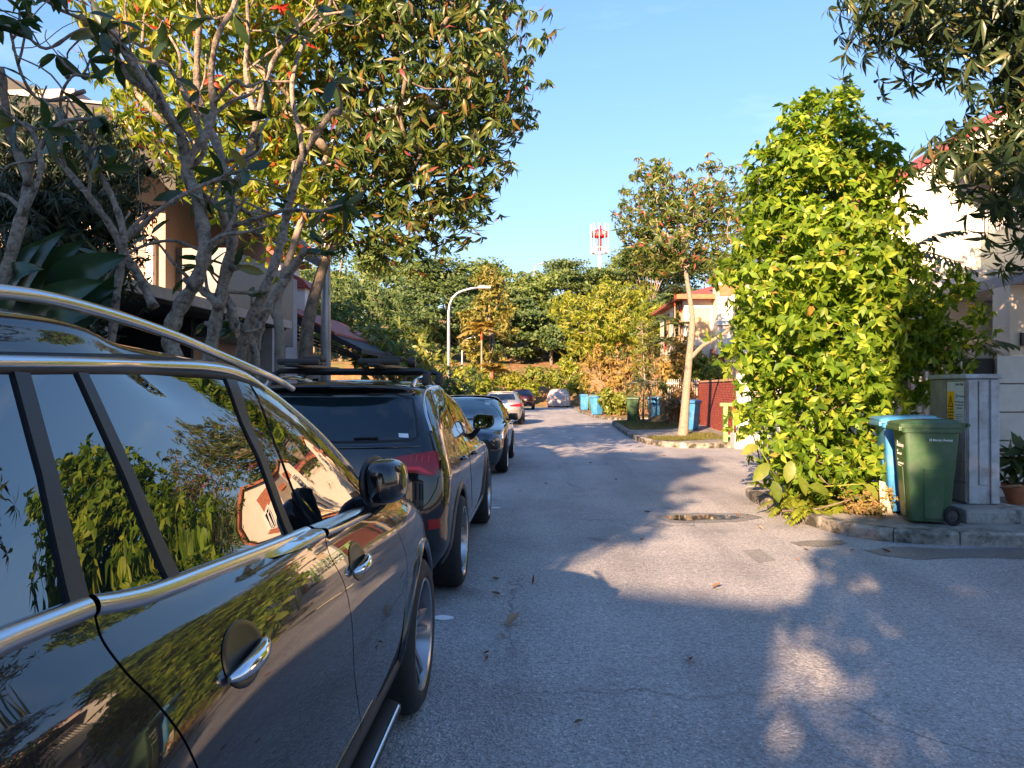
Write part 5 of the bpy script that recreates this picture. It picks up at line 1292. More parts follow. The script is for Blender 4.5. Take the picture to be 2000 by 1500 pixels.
thicket('tall bright shrub left of the pale slim trunk, over the garden wall', [((6.3, 33.0, 2.4), (.9, .7, .8)), ((5.7, 33.0, 1.7), (.7, .6, .6)), ((7.0, 33.0, 2.3), (.5, .6, .6))], 45, LM_FRESH, 90, .16, 30)
thicket('orange tipped garden shrub in front of the white house', [((6.0, 32.8, 3.0), (.55, .5, .7)), ((5.4, 32.6, 2.3), (.4, .4, .5))], 46, LM_STRAW, 50, .20, 20)
thicket('round bright green bush over the barred gate by the brick pillar', [((7.0, 32.6, 2.35), (.8, .5, .62))], 47, LM_FRESH, 60, .15, 16)
thicket('pinkish dry potted shrub behind the mid island bins', [((5.6, 30.6, 1.0), (.5, .4, .75)), ((5.2, 30.8, .7), (.35, .35, .5))], 48, leafmat('pinkish_leaf', [(0, (.22, .10, .06)), (.5, (.30, .20, .10)), (1, (.20, .18, .05))], .6, .3), 50, .17, 24)
# wispy slim tree with pale stems between thicket and palms
crown_tree('slim_tree', 'wispy slim tree with pale stems left of the thin palms', 'tree', (5.1, 38.6, .1), [((5.1, 38.6, 0), .05), ((5.15, 38.6, 2.0), .04), ((5.0, 38.6, 4.8), .02)],
    [((5.1, 38.6, 4.3), (.55, .5, 1.0)), ((4.9, 38.6, 3.0), (.4, .4, .9))], 60, .25, 5, 6, .14, LM_FRESH, M_BARKL, K_BUSHF, K_BUSHF, 49, 0, None, (40, 90), .2, .3, .008, False, .4, 5)
# fan of thin palms by the house
def palm_frond(V, F, R_, base, dirv, ln, rng, nl=14, ll=.35, droop=.5, wd=.035):
    d = unit(np.array(dirv)); 
    pts = [np.array(base) + d * ln * f + np.array([0, 0, -droop * ln * f * f]) for f in np.linspace(0, 1, nl)]
    for i in range(1, nl):
        t = unit(pts[i] - pts[i - 1]); s = unit(np.cross(t, [0, 0, 1])); q = math.sin(math.pi * (i / nl) ** .8) * .8 + .25
        for sg in (-1, 1):
            e = pts[i] + (s * sg * .85 + t * .55 + np.array([0, 0, -.35]) + rng.normal(size=3) * .08) * ll * q; b = len(V); n_ = t * wd
            mid = (pts[i] + e) / 2 + np.array([0, 0, .05 * ll])
            V += [pts[i] - n_ * .4, pts[i] + n_ * .4, mid + n_, mid - n_, e]; F += [(b, b + 1, b + 2), (b, b + 2, b + 3), (b + 3, b + 2, b + 4)]
            r = rng.random(); R_ += [r] * 5
    for i in range(nl - 1):      # midrib
        b = len(V); s = unit(np.cross(pts[i + 1] - pts[i], [0, 0, 1])) * .012
        V += [pts[i] - s, pts[i] + s, pts[i + 1] + s, pts[i + 1] - s]; F += [(b, b + 1, b + 2), (b, b + 2, b + 3)]; R_ += [.5] * 4
def palm(base, h, label, mat, seed, nf=9, fl=1.3, r=.05, lean=(0, 0), shaft=None, name='palm_tree', group=None, cat='palm', trunk=None, elev=(.1, 1.0), droop=.55, ll=.35, wd=.035, nl=14):
    rng = np.random.default_rng(seed); root = thing(name, label, cat, base, 0, group); top = np.array(base) + [lean[0], lean[1], h]
    if h > .3:
        m = MB(); m.tube([Vector(base), Vector(base) + Vector((lean[0] * .4, lean[1] * .4, h * .5)), Vector(top)], [r * 1.2, r, r * .8], 8); m.build('trunk', trunk or M_BARKL, root, base, smooth='all')
    if shaft: m = MB(); m.tube([Vector(top), Vector(top) + Vector((0, 0, .5))], [r * 1.25, r * .7], 8); m.build('crownshaft', shaft, root, base, smooth='all'); top = top + [0, 0, .5]
    for k in range(nf):
        V, F, R_ = [], [], []
        a = k * 2.4 + rng.uniform(-.3, .3); e = rng.uniform(*elev)
        palm_frond(V, F, R_, top, (math.cos(a) * math.cos(e), math.sin(a) * math.cos(e), math.sin(e)), fl * rng.uniform(.8, 1.15), rng, nl, ll, droop, wd)
        me = npmesh('frond', np.array(V) - np.array(base), np.array(F), np.array(R_)); link('frond', me, mat, root)
    return root
M_SHAFT = pm('red_crownshaft', (.42, .07, .03), .5)
LM_PALM = leafmat('palm_leaf', [(0, (.035, .06, .018)), (1, (.08, .11, .03))], .45, .25)
LM_PALMO = leafmat('orange_palm_leaf', [(0, (.26, .22, .04)), (1, (.36, .22, .06))], .5, .35)
PALMS = [(5.55, 34.6, 3.1), (5.75, 34.9, 4.6), (5.95, 34.6, 5.2), (6.05, 35.0, 3.6), (6.25, 34.5, 4.9), (5.85, 35.3, 2.5), (6.2, 35.3, 5.6), (6.1, 34.2, 4.3)]
PW = place_words(PALMS)
for k, (x, y, h) in enumerate(PALMS):
    palm((x, y, .1), h, PW[k] + ' thin stemmed palm of the clump before the white house', LM_PALM, 60 + k, 7, .85, .035, (random.uniform(-.1, .1), 0), M_SHAFT if k % 2 == 0 else None, group='clump of thin palms', trunk=M_BARKL)
palm((-3.6, 44, .1), 4.3, 'orange leafed palm standing by the slender tree on the left, the taller one', LM_PALMO, 70, 11, 1.5, .06, (0, 0), M_SHAFT, elev=(.3, 1.2), wd=.09, ll=.55)
palm((-2.9, 43, .1), 1.9, 'low orange leafed palm behind the dark blue saloon', LM_PALMO, 71, 11, 1.3, .06, (0, 0), M_SHAFT, elev=(.3, 1.2), wd=.09, ll=.5)
palm((-2.9, 27.5, .1), .5, 'spiky dark green cycad behind the dark blue saloon', LM_PALM, 72, 22, 1.5, .10, (0, 0), None, 'cycad', cat='shrub', elev=(.35, 1.45), droop=.35, ll=.22)
palm((-3.6, 28.5, .1), .4, 'spiky dark green cycad beside the curved street lamp', LM_PALM, 73, 20, 1.4, .10, (0, 0), None, 'cycad', cat='shrub', elev=(.35, 1.45), droop=.35, ll=.22)
palm((6.0, 11.6, .1), 2.0, 'palm with broad fronds showing right of the bushy tree', LM_PALM, 74, 8, 1.25, .05, (-.3, -.2), None, elev=(.15, .8), droop=.45, ll=.40, wd=.05, nl=16)
palm((5.6, 11.9, .1), 3.6, 'taller thin palm sticking out right of the bushy tree', LM_PALM, 75, 7, .95, .035, (0, 0), None, elev=(-.1, .8), droop=.4, ll=.30)
# papaya-like umbrella plant on the island
def umbrella_plant():
    base = (4.25, 32.4, .12); root = thing('umbrella_plant', 'small tree with drooping umbrella of dark lobed leaves over the island bins', 'plant', base); rng = np.random.default_rng(9)
    m = MB(); m.lathe([(.62, 0), (.5, .12), (.3, .26), (.1, .32), (0, .33)], 20, Matrix.Translation((5.0, 32.4, .12)), closed=False); tag(m.build('soil_mound', M_EARTH, None, (5.0, 32.4, .12), smooth=True), kind='structure').location = (5.0, 32.4, .12)
    for x in (4.25, 4.55, 5.0):
        m = MB(); m.tube([(x, 32.4, .12), (x + .02, 32.4, 1.0), (x + .05, 32.4, 1.75)], [.045, .04, .03], 8); m.build('trunk', M_BARK, root, base, smooth='all')
    for k in range(26):
        x = (4.25, 4.55, 5.0)[k % 3]; top = np.array([x + .05, 32.4, 1.72]); a = k * 2.4; ln = rng.uniform(.35, .85); e = top + np.array([math.cos(a) * ln, math.sin(a) * ln * .8, rng.uniform(-.05, .30)])
        m = MB(); m.tube([Vector(top), Vector((top + e) / 2 + [0, 0, .06]), Vector(e)], [.010, .008, .006], 5); m.build('stalk', M_BARKL, root, base, smooth='all')
        V, F = [e], []; nl = 7
        for j in range(nl * 2 + 1):
            b = a + (j / (nl * 2) - .5) * 5.0; rr = (.26 if j % 2 else .12) * rng.uniform(.85, 1.15); V.append(e + np.array([math.cos(b) * rr, math.sin(b) * rr, -.12 * (rr / .26) ** 2 - rng.uniform(0, .03)]))
        for j in range(nl * 2): F.append((0, j + 1, j + 2))
        link('leaf', npmesh('leaf', np.array(V) - np.array(base), np.array(F)), LM_PALM, root)
umbrella_plant()
# spiky casuarina and dark tree behind the bushy tree, left side
crown_tree('needle_tree', 'soft needled dark conifer showing left of the bushy tree', 'tree', (5.0, 15.2, 0), simple_trunk(5.0, 15.2, 0, 5.2, .08),
    [((4.7, 15.2, 3.9), (.8, .8, .8)), ((4.8, 15.2, 4.9), (.7, .7, .7)), ((4.6, 15.2, 2.6), (.8, .7, .7)), ((5.3, 15.2, 3.2), (.8, .7, 1.4))], 90, .3, 6, 22, .20, leafmat('needle', [(0, (.035, .055, .02)), (1, (.09, .10, .03))], .6, .2), M_BARK, K_FAR, (.05, .2, .05, .3, False), 51, 0, None, (15, 75), .1, .25, .01, False, .3, 5)
crown_tree('street_tree', 'smaller red flushed tree between the bushy tree and the middle island', 'tree', (6.2, 19.5, .1), simple_trunk(6.2, 19.5, .1, 5.0, .10, (-.3, 0)),
    [((5.6, 19.5, 6.2), (1.0, 1.0, .9)), ((5.2, 19.5, 5.2), (.7, .8, .8)), ((6.2, 19.5, 5.4), (1.0, 1.0, 1.0))], 100, .38, 6, 7, .19, LM_MID, M_BARKL, K_TREE, K_TREEF, 52, 60, None, (50, 110), .7, .4, .012, False, .3, 6)
# left: frangipani ball, hedges, slender tree
crown_tree('frangipani_tree', 'sunlit yellow frangipani beyond the low roofed porch on the left', 'tree', (-4.7, 24.5, .1), simple_trunk(-4.7, 24.5, .1, 1.3, .10),
    [((-4.9, 24.5, 2.7), (1.6, 1.2, .95)), ((-4.0, 24.5, 2.3), (1.1, 1.0, .8)), ((-5.6, 24.6, 3.1), (.8, .8, .7))], 200, .26, 2, 9, .24, LM_PLUMY, M_BARKP, K_PLUM, (.34, .15, .15, .55, False), 53, 120, None, (40, 95), .15, .18, .012, False, .6, 6)
thicket('dark clipped hedge behind the black SUV on the left verge', [((-4.4, 27.5, 1.5), (1.3, 1.0, 1.3)), ((-3.4, 29.5, 1.4), (1.0, 1.0, 1.2)), ((-5.6, 29.5, 1.8), (1.2, 1.0, 1.5))], 54, LM_HILLD, 140, .14, 20)
thicket('sunny green shrub at the foot of the curved street lamp', [((-3.5, 36, 1.5), (.9, .9, 1.1)), ((-4.6, 37, 1.9), (1.0, .9, 1.2)), ((-2.9, 38, 1.2), (.7, .7, .9))], 55, LM_YEL, 120, .20, 20)
crown_tree('slender_tree', 'tall slender sparse tree with bare pale twigs behind the curved street lamp', 'tree', (-3.2, 46, .1), [((-3.2, 46, 0), .17), ((-3.15, 46, 3), .13), ((-3.3, 46, 6), .09), ((-3.2, 46, 8.8), .04)],
    [((-3.3, 46, 7.6), (1.0, 1.0, 1.4)), ((-4.2, 46, 5.6), (.9, .9, .9)), ((-2.4, 46, 5.6), (.8, .8, 1.1)), ((-4.2, 46, 4.0), (1.0, .9, 1.1)), ((-3.0, 46, 3.2), (.7, .7, .9))], 130, .40, 9, 8, .24, leafmat('olive_yellow_leaf', [(0, (.11, .12, .02)), (1, (.28, .24, .05))], .55, .3), M_BARK, K_BUSHF, K_BUSHF, 56, 0, None, (40, 95), .3, .4, .02, False, .4, 6)
tag(part('garden_wall', M_GREYW, None, lambda m: m.b2((-5.2, 39.0, .1), (-3.0, 39.25, 1.35)), off=(0, 0, 0)), 'low grey garden wall behind the dark blue saloon', 'wall')
crown_tree('garden_tree', 'round dark tree between the red roofed house and the yellow frangipani', 'tree', (-8.6, 36, .1), simple_trunk(-8.6, 36, .1, 3.5, .2),
    [((-8.6, 36, 4.6), (2.6, 2.2, 1.9)), ((-10.5, 36, 5.6), (2.2, 2.0, 1.8)), ((-6.8, 36, 3.6), (1.5, 1.5, 1.4))], 260, .5, 8, 8, .26, LM_HILLD, M_BARK, K_TREEF, K_TREEF, 57, 0, None, (50, 110), .5, .55, .02, False, .3, 5, nbr=30)
# bank shrubs
BANK = [(1000, 745, 63.6, .9), (1045, 735, 64.5, 1.0), (1085, 740, 64.8, 1.0), (1030, 765, 63.2, .8), (960, 750, 63.6, 1.1), (925, 735, 62.0, 1.3), (1110, 715, 66.5, 1.0), (1130, 752, 63.5, .9)]
BW = place_words([(q[0], 1) for q in BANK])
for k, (px, py, Y, r) in enumerate(BANK):
    c = at(px, py, Y=Y)
    thicket(BW[k] + ' leafy shrub on the brown bank at the end of the street', [((c.x, c.y, max(hz(c.x, c.y) + r * .5, c.z)), (r, r * .8, r * .85))], 80 + k, LM_FRESH if k % 3 else LM_YEL, 34, .30, 8, 'bank_shrub', group='shrubs on the bank', crad=.4, per=5)
# wooded hill: every crown its own tree, wide flat layers
def rain_tree(x, y, top, rad, seed, mat, label, layers=5, depth=.55, group='spreading trees on the hill', pts=1700, lsz=.42, name='rain_tree'):
    z0 = hz(x, y); rng = np.random.default_rng(seed); base = (x, y, z0 - .2); root = thing(name, label, 'tree', base, 0, group); H = top - z0
    E = []
    for k in range(layers * 5):
        a = rng.uniform(0, 6.283); q = rng.random() ** .6; zz = top - H * depth * (rng.random() * .55 + .75 * q * q * rng.random() + (.25 * q * q))
        E.append(((x + rad * q * .85 * math.cos(a), y + rad * q * .85 * math.sin(a), zz), (rad * rng.uniform(.22, .40), rad * rng.uniform(.22, .40), rad * rng.uniform(.05, .10))))
    E.append(((x, y, top - rad * .1), (rad * .45, rad * .45, rad * .10)))
    m = MB(); m.tube([Vector(base), Vector((x, y, z0 + H * .3))], [rad * .05, rad * .035], 8); m.build('trunk', M_BARKL, root, base, smooth='all')
    m = MB()
    for c, r in E[::2]:
        f = Vector((x, y, z0 + H * .28)); c = Vector(c); mid = f.lerp(c, .55) + Vector((0, 0, -.1 * rad)); m.tube([f, mid, c], [rad * .018, rad * .012, rad * .004], 5)
    m.build('limbs', M_BARKL, root, base, smooth='all', kind='stuff')
    n = pts; P = []
    per = n // len(E)
    for c, r in E:
        v = unit(rng.normal(size=(per, 3))); P.append(np.array(c) + v * (rng.random((per, 1)) ** .45) * np.array(r) + np.array([0, 0, .10]) * rng.normal(size=(per, 1)))
    P = np.concatenate(P); N = len(P) * 4
    P = np.repeat(P, 4, 0) + rng.normal(size=(N, 3)) * .32 * np.array([1, 1, .45])
    d = unit(rng.normal(size=(N, 3)) * [1, 1, .45]); up = unit(rng.normal(size=(N, 3)) * .6 + [-.25, -.75, .6])
    sz = lsz * rng.uniform(.6, 1.4, N)
    me = leaf_mesh('foliage', K_FAR, P - np.array(base), d, up, sz, np.repeat(rng.random(N // 4), 4)); link('foliage', me, mat, root, 'stuff')
    return root
HT = [(-26, 92, 21.5, 9), (-17.5, 86, 18.3, 7.5), (-11, 80, 15.6, 6.0), (-7.2, 92, 17.4, 6.0), (-1.5, 88, 15.0, 5.5), (2.8, 98, 18.2, 6.5), (7.5, 105, 18.0, 7), (13, 100, 20.0, 7.5), (20, 96, 19, 8), (-36, 90, 22, 9), (-20, 74, 13.0, 5.5), (-13, 70, 10.6, 4.5), (30, 92, 18, 8), (40, 88, 17, 8), (-46, 86, 20, 9), (52, 84, 16, 8)]
HW = place_words(HT)
for k, (x, y, tp, rd) in enumerate(HT):
    rain_tree(x, y, tp, rd, 100 + k, LM_HILL if k % 3 != 2 else LM_HILLD, HW[k] + ' of the wide layered trees along the skyline of the hill')
LOW = [(-8, 75, 10.5, 3.8), (-3.2, 77, 10.8, 4.0), (.8, 76, 9.2, 3.8), (4.6, 78, 9.4, 3.8), (8.5, 80, 10.5, 4.5), (-15, 80, 11, 4.5), (13, 78, 11, 5), (2.0, 84, 12.0, 4.2), (-5, 84, 13.0, 4.5), (19, 76, 10, 5), (27, 74, 10, 5), (-24, 78, 12, 5), (-32, 76, 12, 5.5)]
LW = place_words(LOW)
for k, (x, y, tp, rd) in enumerate(LOW):
    rain_tree(x, y, tp, rd, 140 + k, LM_HILLD, LW[k] + ' of the dark bushy trees low on the hill', 6, .8, 'dark trees low on the hill', 1500, .42, 'hill_tree')
rain_tree(12.3, 88, 22.3, 4.6, 170, LM_HILLD, 'dense dark tree on the hill just below the red and white mast', 7, .7, None, 2200, .4, 'hill_tree')
# plants at the foot of the bushy tree: ferns, broad leaves; leafy plant by the white wall
def fern(base, label, n, ln, seed, mat=LM_FERN, elev=(.2, 1.2)):
    rng = np.random.default_rng(seed); root = thing('fern', label, 'fern', base, 0, 'ferns under the bushy tree')
    for k in range(n):
        V, F, R_ = [], [], []; a = rng.uniform(R(150), R(330)); e = rng.uniform(*elev)
        palm_frond(V, F, R_, np.array(base) + rng.normal(size=3) * [.06, .06, .01], (math.cos(a) * math.cos(e), math.sin(a) * math.cos(e), math.sin(e)), ln * rng.uniform(.7, 1.15), rng, 22, .085, .75, .014)
        link('frond', npmesh('frond', np.array(V) - np.array(base), np.array(F), np.array(R_)), mat, root)
FERNS = [(1545, 985, .60), (1600, 990, .62), (1650, 995, .50), (1625, 960, .60), (1700, 985, .58), (1580, 1000, .40)]
FW = place_words([(q[0], 1) for q in FERNS])
for k, (px, py, ln) in enumerate(FERNS):
    c = at(px, py, Z=.13); fern((c.x, c.y, .125), FW[k] + ' sword fern at the kerb under the bushy tree', 9, ln, 200 + k)
def broad_leaf_plant(base, label, tips, mat, seed, wd=.13):
    rng = np.random.default_rng(seed); root = thing('broad_leaf_plant', label, 'plant', base)
    for (px, py, Y, s, ax, az) in tips:
        c = np.array(at(px, py, Y=Y)); m = MB(); m.tube([Vector(base), Vector((np.array(base) + c) / 2 + [0, 0, .1]), Vector(c)], [.012, .010, .007], 6); m.build('stalk', mat, root, base, smooth='all')
        d = np.array([[math.sin(ax), -.35, az]]); leaf_objects((.58, .35, .08, .55, True), mat, root, c[None] - np.array(base), d, np.array([[.1, -.8, .7]]) + rng.normal(size=(1, 3)) * .2, np.array([s * .78]))
c = at(1530, 985, Z=.13)
broad_leaf_plant((c.x, c.y, .125), 'plant with broad heart shaped leaves at the left foot of the bushy tree', [(1500, 905, 9.4, .36, -.5, -.5), (1545, 900, 9.3, .34, -.2, -.7), (1480, 870, 9.5, .30, -.8, -.2), (1620, 965, 8.9, .36, -.7, .45), (1510, 940, 9.2, .32, .2, -.7), (1690, 945, 8.95, .28, .5, -.5), (1560, 930, 9.1, .3, .3, -.6)], LM_FRESH, 3)
c = at(1470, 880, Z=.1)
broad_leaf_plant((3.35, 11.6, .12), 'plant with long bright drooping leaves left of the bushy tree', [(1478, 785, 11.2, .62, -.8, -.45), (1490, 800, 11.3, .5, -.4, -.7), (1465, 830, 11.2, .4, -.7, -.6)], LM_BUSH, 4)
b0 = (6.05, 9.9, .36)
thicket('leafy plant growing out of the small clay pot by the white wall', [((6.05, 9.88, .62), (.22, .2, .22))], 91, LM_PALM, 10, .26, 6, 'pot_plant', 'plant', per=4, tips=2, crad=.08)
thicket('rusty dry undergrowth between the ferns and the bins', [((3.85, 9.0, .26), (.36, .2, .14))], 92, LM_DRY, 18, .06, 5, crad=.12, twig=M_BARK)
# turf blades on the island
def turf(name, polys, n, seed, label):
    rng = np.random.default_rng(seed); P = []
    for (x0, x1, y0, y1) in polys:
        k = n // len(polys); P.append(np.stack([rng.uniform(x0, x1, k), rng.uniform(y0, y1, k), np.full(k, .126)], 1))
    P = np.concatenate(P); d = unit(rng.normal(size=(len(P), 3)) * .5 + [0, 0, 1]); up = unit(rng.normal(size=(len(P), 3)))
    me = leaf_mesh(name, (.12, .3, .05, .3, False), P, d, up, rng.uniform(.03, .09, len(P)), rng.random(len(P)))
    link(name, me, leafmat('turf_blade', [(0, (.05, .075, .012)), (.6, (.10, .11, .02)), (1, (.24, .17, .05))], .7, .3), None, 'stuff')
turf('grass', [(3.1, 4.5, 21.2, 22.7), (3.05, 4.2, 26.6, 33.5), (4.2, 5.2, 28, 33.5), (4.4, 5.4, 21.5, 24.5)], 14000, 5, '')
# fallen leaves on the road
def fallen():
    rng = np.random.default_rng(77); mats = [pm('fallen_leaf_brown', (.16, .085, .045), .8, var=.3), pm('fallen_leaf_tan', (.30, .20, .12), .8, var=.3), pm('fallen_leaf_red', (.20, .055, .025), .8, var=.3)]
    spots = [(990, 1224, .15, 1, 'curled tan fallen leaf on the road ahead of the nearest wheel'), (1040, 1143, .14, 2, 'long thin reddish fallen leaf in the middle of the shaded road'), (1392, 1149, .085, 0, 'brown fallen leaf at the edge of the sunlit strip of road')]
    for px, py, s, mi, lab in spots:
        c = at(px, py, Z=.006); o = link('fallen_leaf', npmesh('fallen_leaf', tpl((.5 if mi != 2 else .16, -.35, .5, .3, True))[0] * [s, s, s], tpl((.5 if mi != 2 else .16, -.35, .5, .3, True))[1]), mats[mi]); o.location = (c.x, c.y, .008); o.rotation_euler = (R(4), R(8), R(-60 + 30 * mi)); tag(o, lab, 'fallen leaf', 'fallen leaves on the road')
    V, F = tpl((.45, -.3, .4, .3, True)); mes = []
    for k in range(3): me = npmesh('fallen_leaf', V, F); me.materials.append(mats[k]); mes.append(me)
    pix = [(978, 1160), (985, 1247), (945, 1275), (948, 1290), (1070, 1365 - 420), (1205, 937), (1185, 907), (1068, 930), (1270, 1000), (1440, 1008), (1450, 1012), (1460, 1006), (1120, 1412), (1580, 1075), (1660, 1075), (1740, 1078), (1000, 1000), (1150, 905), (1230, 880), (1300, 890), (1345, 1285), (1250, 1055), (1490, 1035), (1015, 960), (975, 1130), (1560, 1095), (1380, 905)]
    order = sorted(range(len(pix)), key=lambda i: -pix[i][1])
    for k, (px, py) in enumerate(pix):
        where = 'by the parked cars' if px < 1060 else 'near the puddle' if 1250 < px < 1480 and 990 < py < 1040 else 'by the kerb below the bins' if px > 1480 else 'in the middle of the road'
        c = at(px, py, Z=.006); o = bpy.data.objects.new('fallen_leaf', mes[k % 3]); COL.objects.link(o); s = rng.uniform(.045, .10); o.scale = (s, s, s); o.location = (c.x, c.y, .007); o.rotation_euler = (rng.uniform(-.2, .2), rng.uniform(-.2, .2), rng.uniform(0, 6.28))
        tag(o, 'small fallen leaf %s, %s of them all' % (where, ['nearest', '2nd nearest', '3rd nearest'][order.index(k)] if order.index(k) < 3 else '%dth nearest' % (order.index(k) + 1)), 'fallen leaf', 'small fallen leaves on the road')
fallen()
# ------------------------------------------------------------------ houses and trees behind the photographer, mostly unseen casters added to shade the street
def back_house(loc, size, rz, label):
    h = thing('white_house', label, 'house', loc, rz); x, y, z = size
    m = MB(); m.b2((-x / 2, -y / 2, 0), (x / 2, y / 2, z)); m.build('wall', M_WHITEW, h)
    m = MB(); m.add([(-x / 2 - .5, -y / 2 - .5, z), (x / 2 + .5, -y / 2 - .5, z), (x / 2 + .5, y / 2 + .5, z), (-x / 2 - .5, y / 2 + .5, z), (-x / 4, 0, z + 1.8), (x / 4, 0, z + 1.8)], [(0, 1, 5, 4), (1, 2, 5), (2, 3, 4, 5), (3, 0, 4), (3, 2, 1, 0)]); m.build('roof', M_REDROOF, h)
    for k in range(3):
        for q in range(int(z // 3)):
            m = MB(); xx = -x / 2 + x * (k + .5) / 3; m.b2((xx - .7, y / 2 + .002, 1 + q * 3), (xx + .7, y / 2 + .05, 2.3 + q * 3)); w_ = m.build('window', M_GREYW, h)
            m = MB(); m.b2((xx - .6, y / 2 + .052, 1.1 + q * 3), (xx + .6, y / 2 + .06, 2.2 + q * 3)); m.build('pane', M_DWIN, w_)
def CS(c, s): return (c * math.cos(SUN_AZ) + s * math.sin(SUN_AZ), -c * math.sin(SUN_AZ) + s * math.cos(SUN_AZ))
# unseen tall house added so its right hand corner cuts the road shade straight
hx, hy = CS(-.64 - 6, -20 - 4.5); back_house((hx, hy, .1), (12, 9, 9.65), -SUN_AZ, 'tall white house added unseen behind the photographer to shade the road')
hx, hy = CS(-2.5 - 7, -20.6 - 14); back_house((hx, hy, .1), (14, 10, 17.5), -SUN_AZ, 'taller white block added unseen beside the tall house to widen its shade')  # unseen block added to carry the shade farther along the left
back_house((10.5, -24.5, .1), (9, 9, 6.4), 0, 'white house on the right behind the photographer')
def back_tree(c, s, ells, label, seed, tx=None, mat=LM_HILLD, n=800):  # unseen trees added for shade, crowns laid out along the sun's path
    E = [((*CS(a, b), z), r) for (a, b, z), r in ells]; x, y = tx or CS(c, s)
    crown_tree('added_shade_tree', label, 'tree', (x, y, .1), simple_trunk(x, y, 0, 2.5, .28), E, n, .36, 7, 9, .30, mat, M_BARK, K_TREEF, K_TREEF, seed, 0, 'added shade trees behind the photographer', (50, 110), .5, .42, .02, False, .3, 5, nbr=30, shell=.1)
back_tree(-3.4, -9, [((-2.3, -9, 7.3), (.55, 1.2, 1.0)), ((-2.5, -9, 9.3), (.5, 1.2, .8)), ((-3.9, -9, 6.5), (1.6, 1.6, 3.2)), ((-3.9, -9, 8.8), (1.3, 1.5, 1.6)), ((-4.0, -9, 3.0), (1.7, 1.5, 1.8))], 'first leafy tree added unseen behind the photographer to shade the left side', 301)
back_tree(-7, -9, [((-6.8, -9, 6.5), (1.9, 1.6, 3.4)), ((-6.8, -9, 9.0), (1.6, 1.5, 1.6)), ((-6.8, -9, 3.0), (2.0, 1.5, 1.8))], 'second leafy tree added unseen behind the photographer to shade the left side', 302)
back_tree(-10.4, -9, [((-10.2, -9, 6.5), (2.0, 1.6, 3.4)), ((-10.2, -9, 3.0), (2.0, 1.5, 1.8))], 'third leafy tree added unseen behind the photographer to shade the left side', 304)
back_tree(6, -8, [((1.02, -8, 4.0), (.70, 1.8, 1.3)), ((.05, -8, 3.7), (.5, 1.2, .90)), ((.85, -8, 5.25), (.50, 1.4, .75)), ((1.30, -8, 5.7), (.72, 1.8, 1.1)), ((1.85, -8, 7.4), (.8, 1.8, 1.4)), ((1.95, -8, 9.1), (.75, 1.6, 1.0)), ((2.9, -8, 8.6), (.9, 1.8, 1.5)), ((2.7, -8, 4.5), (1.0, 1.6, 1.8)), ((4.4, -8, 6.8), (1.8, 1.8, 3.0)), ((6.6, -8, 6.5), (1.8, 1.6, 2.8))], 'broad leafy tree added unseen behind the photographer, crown shaped to shade the road', 303, (3.8, -9.0), n=1400)  # added crown, shaped to narrow the sunlit strip of road
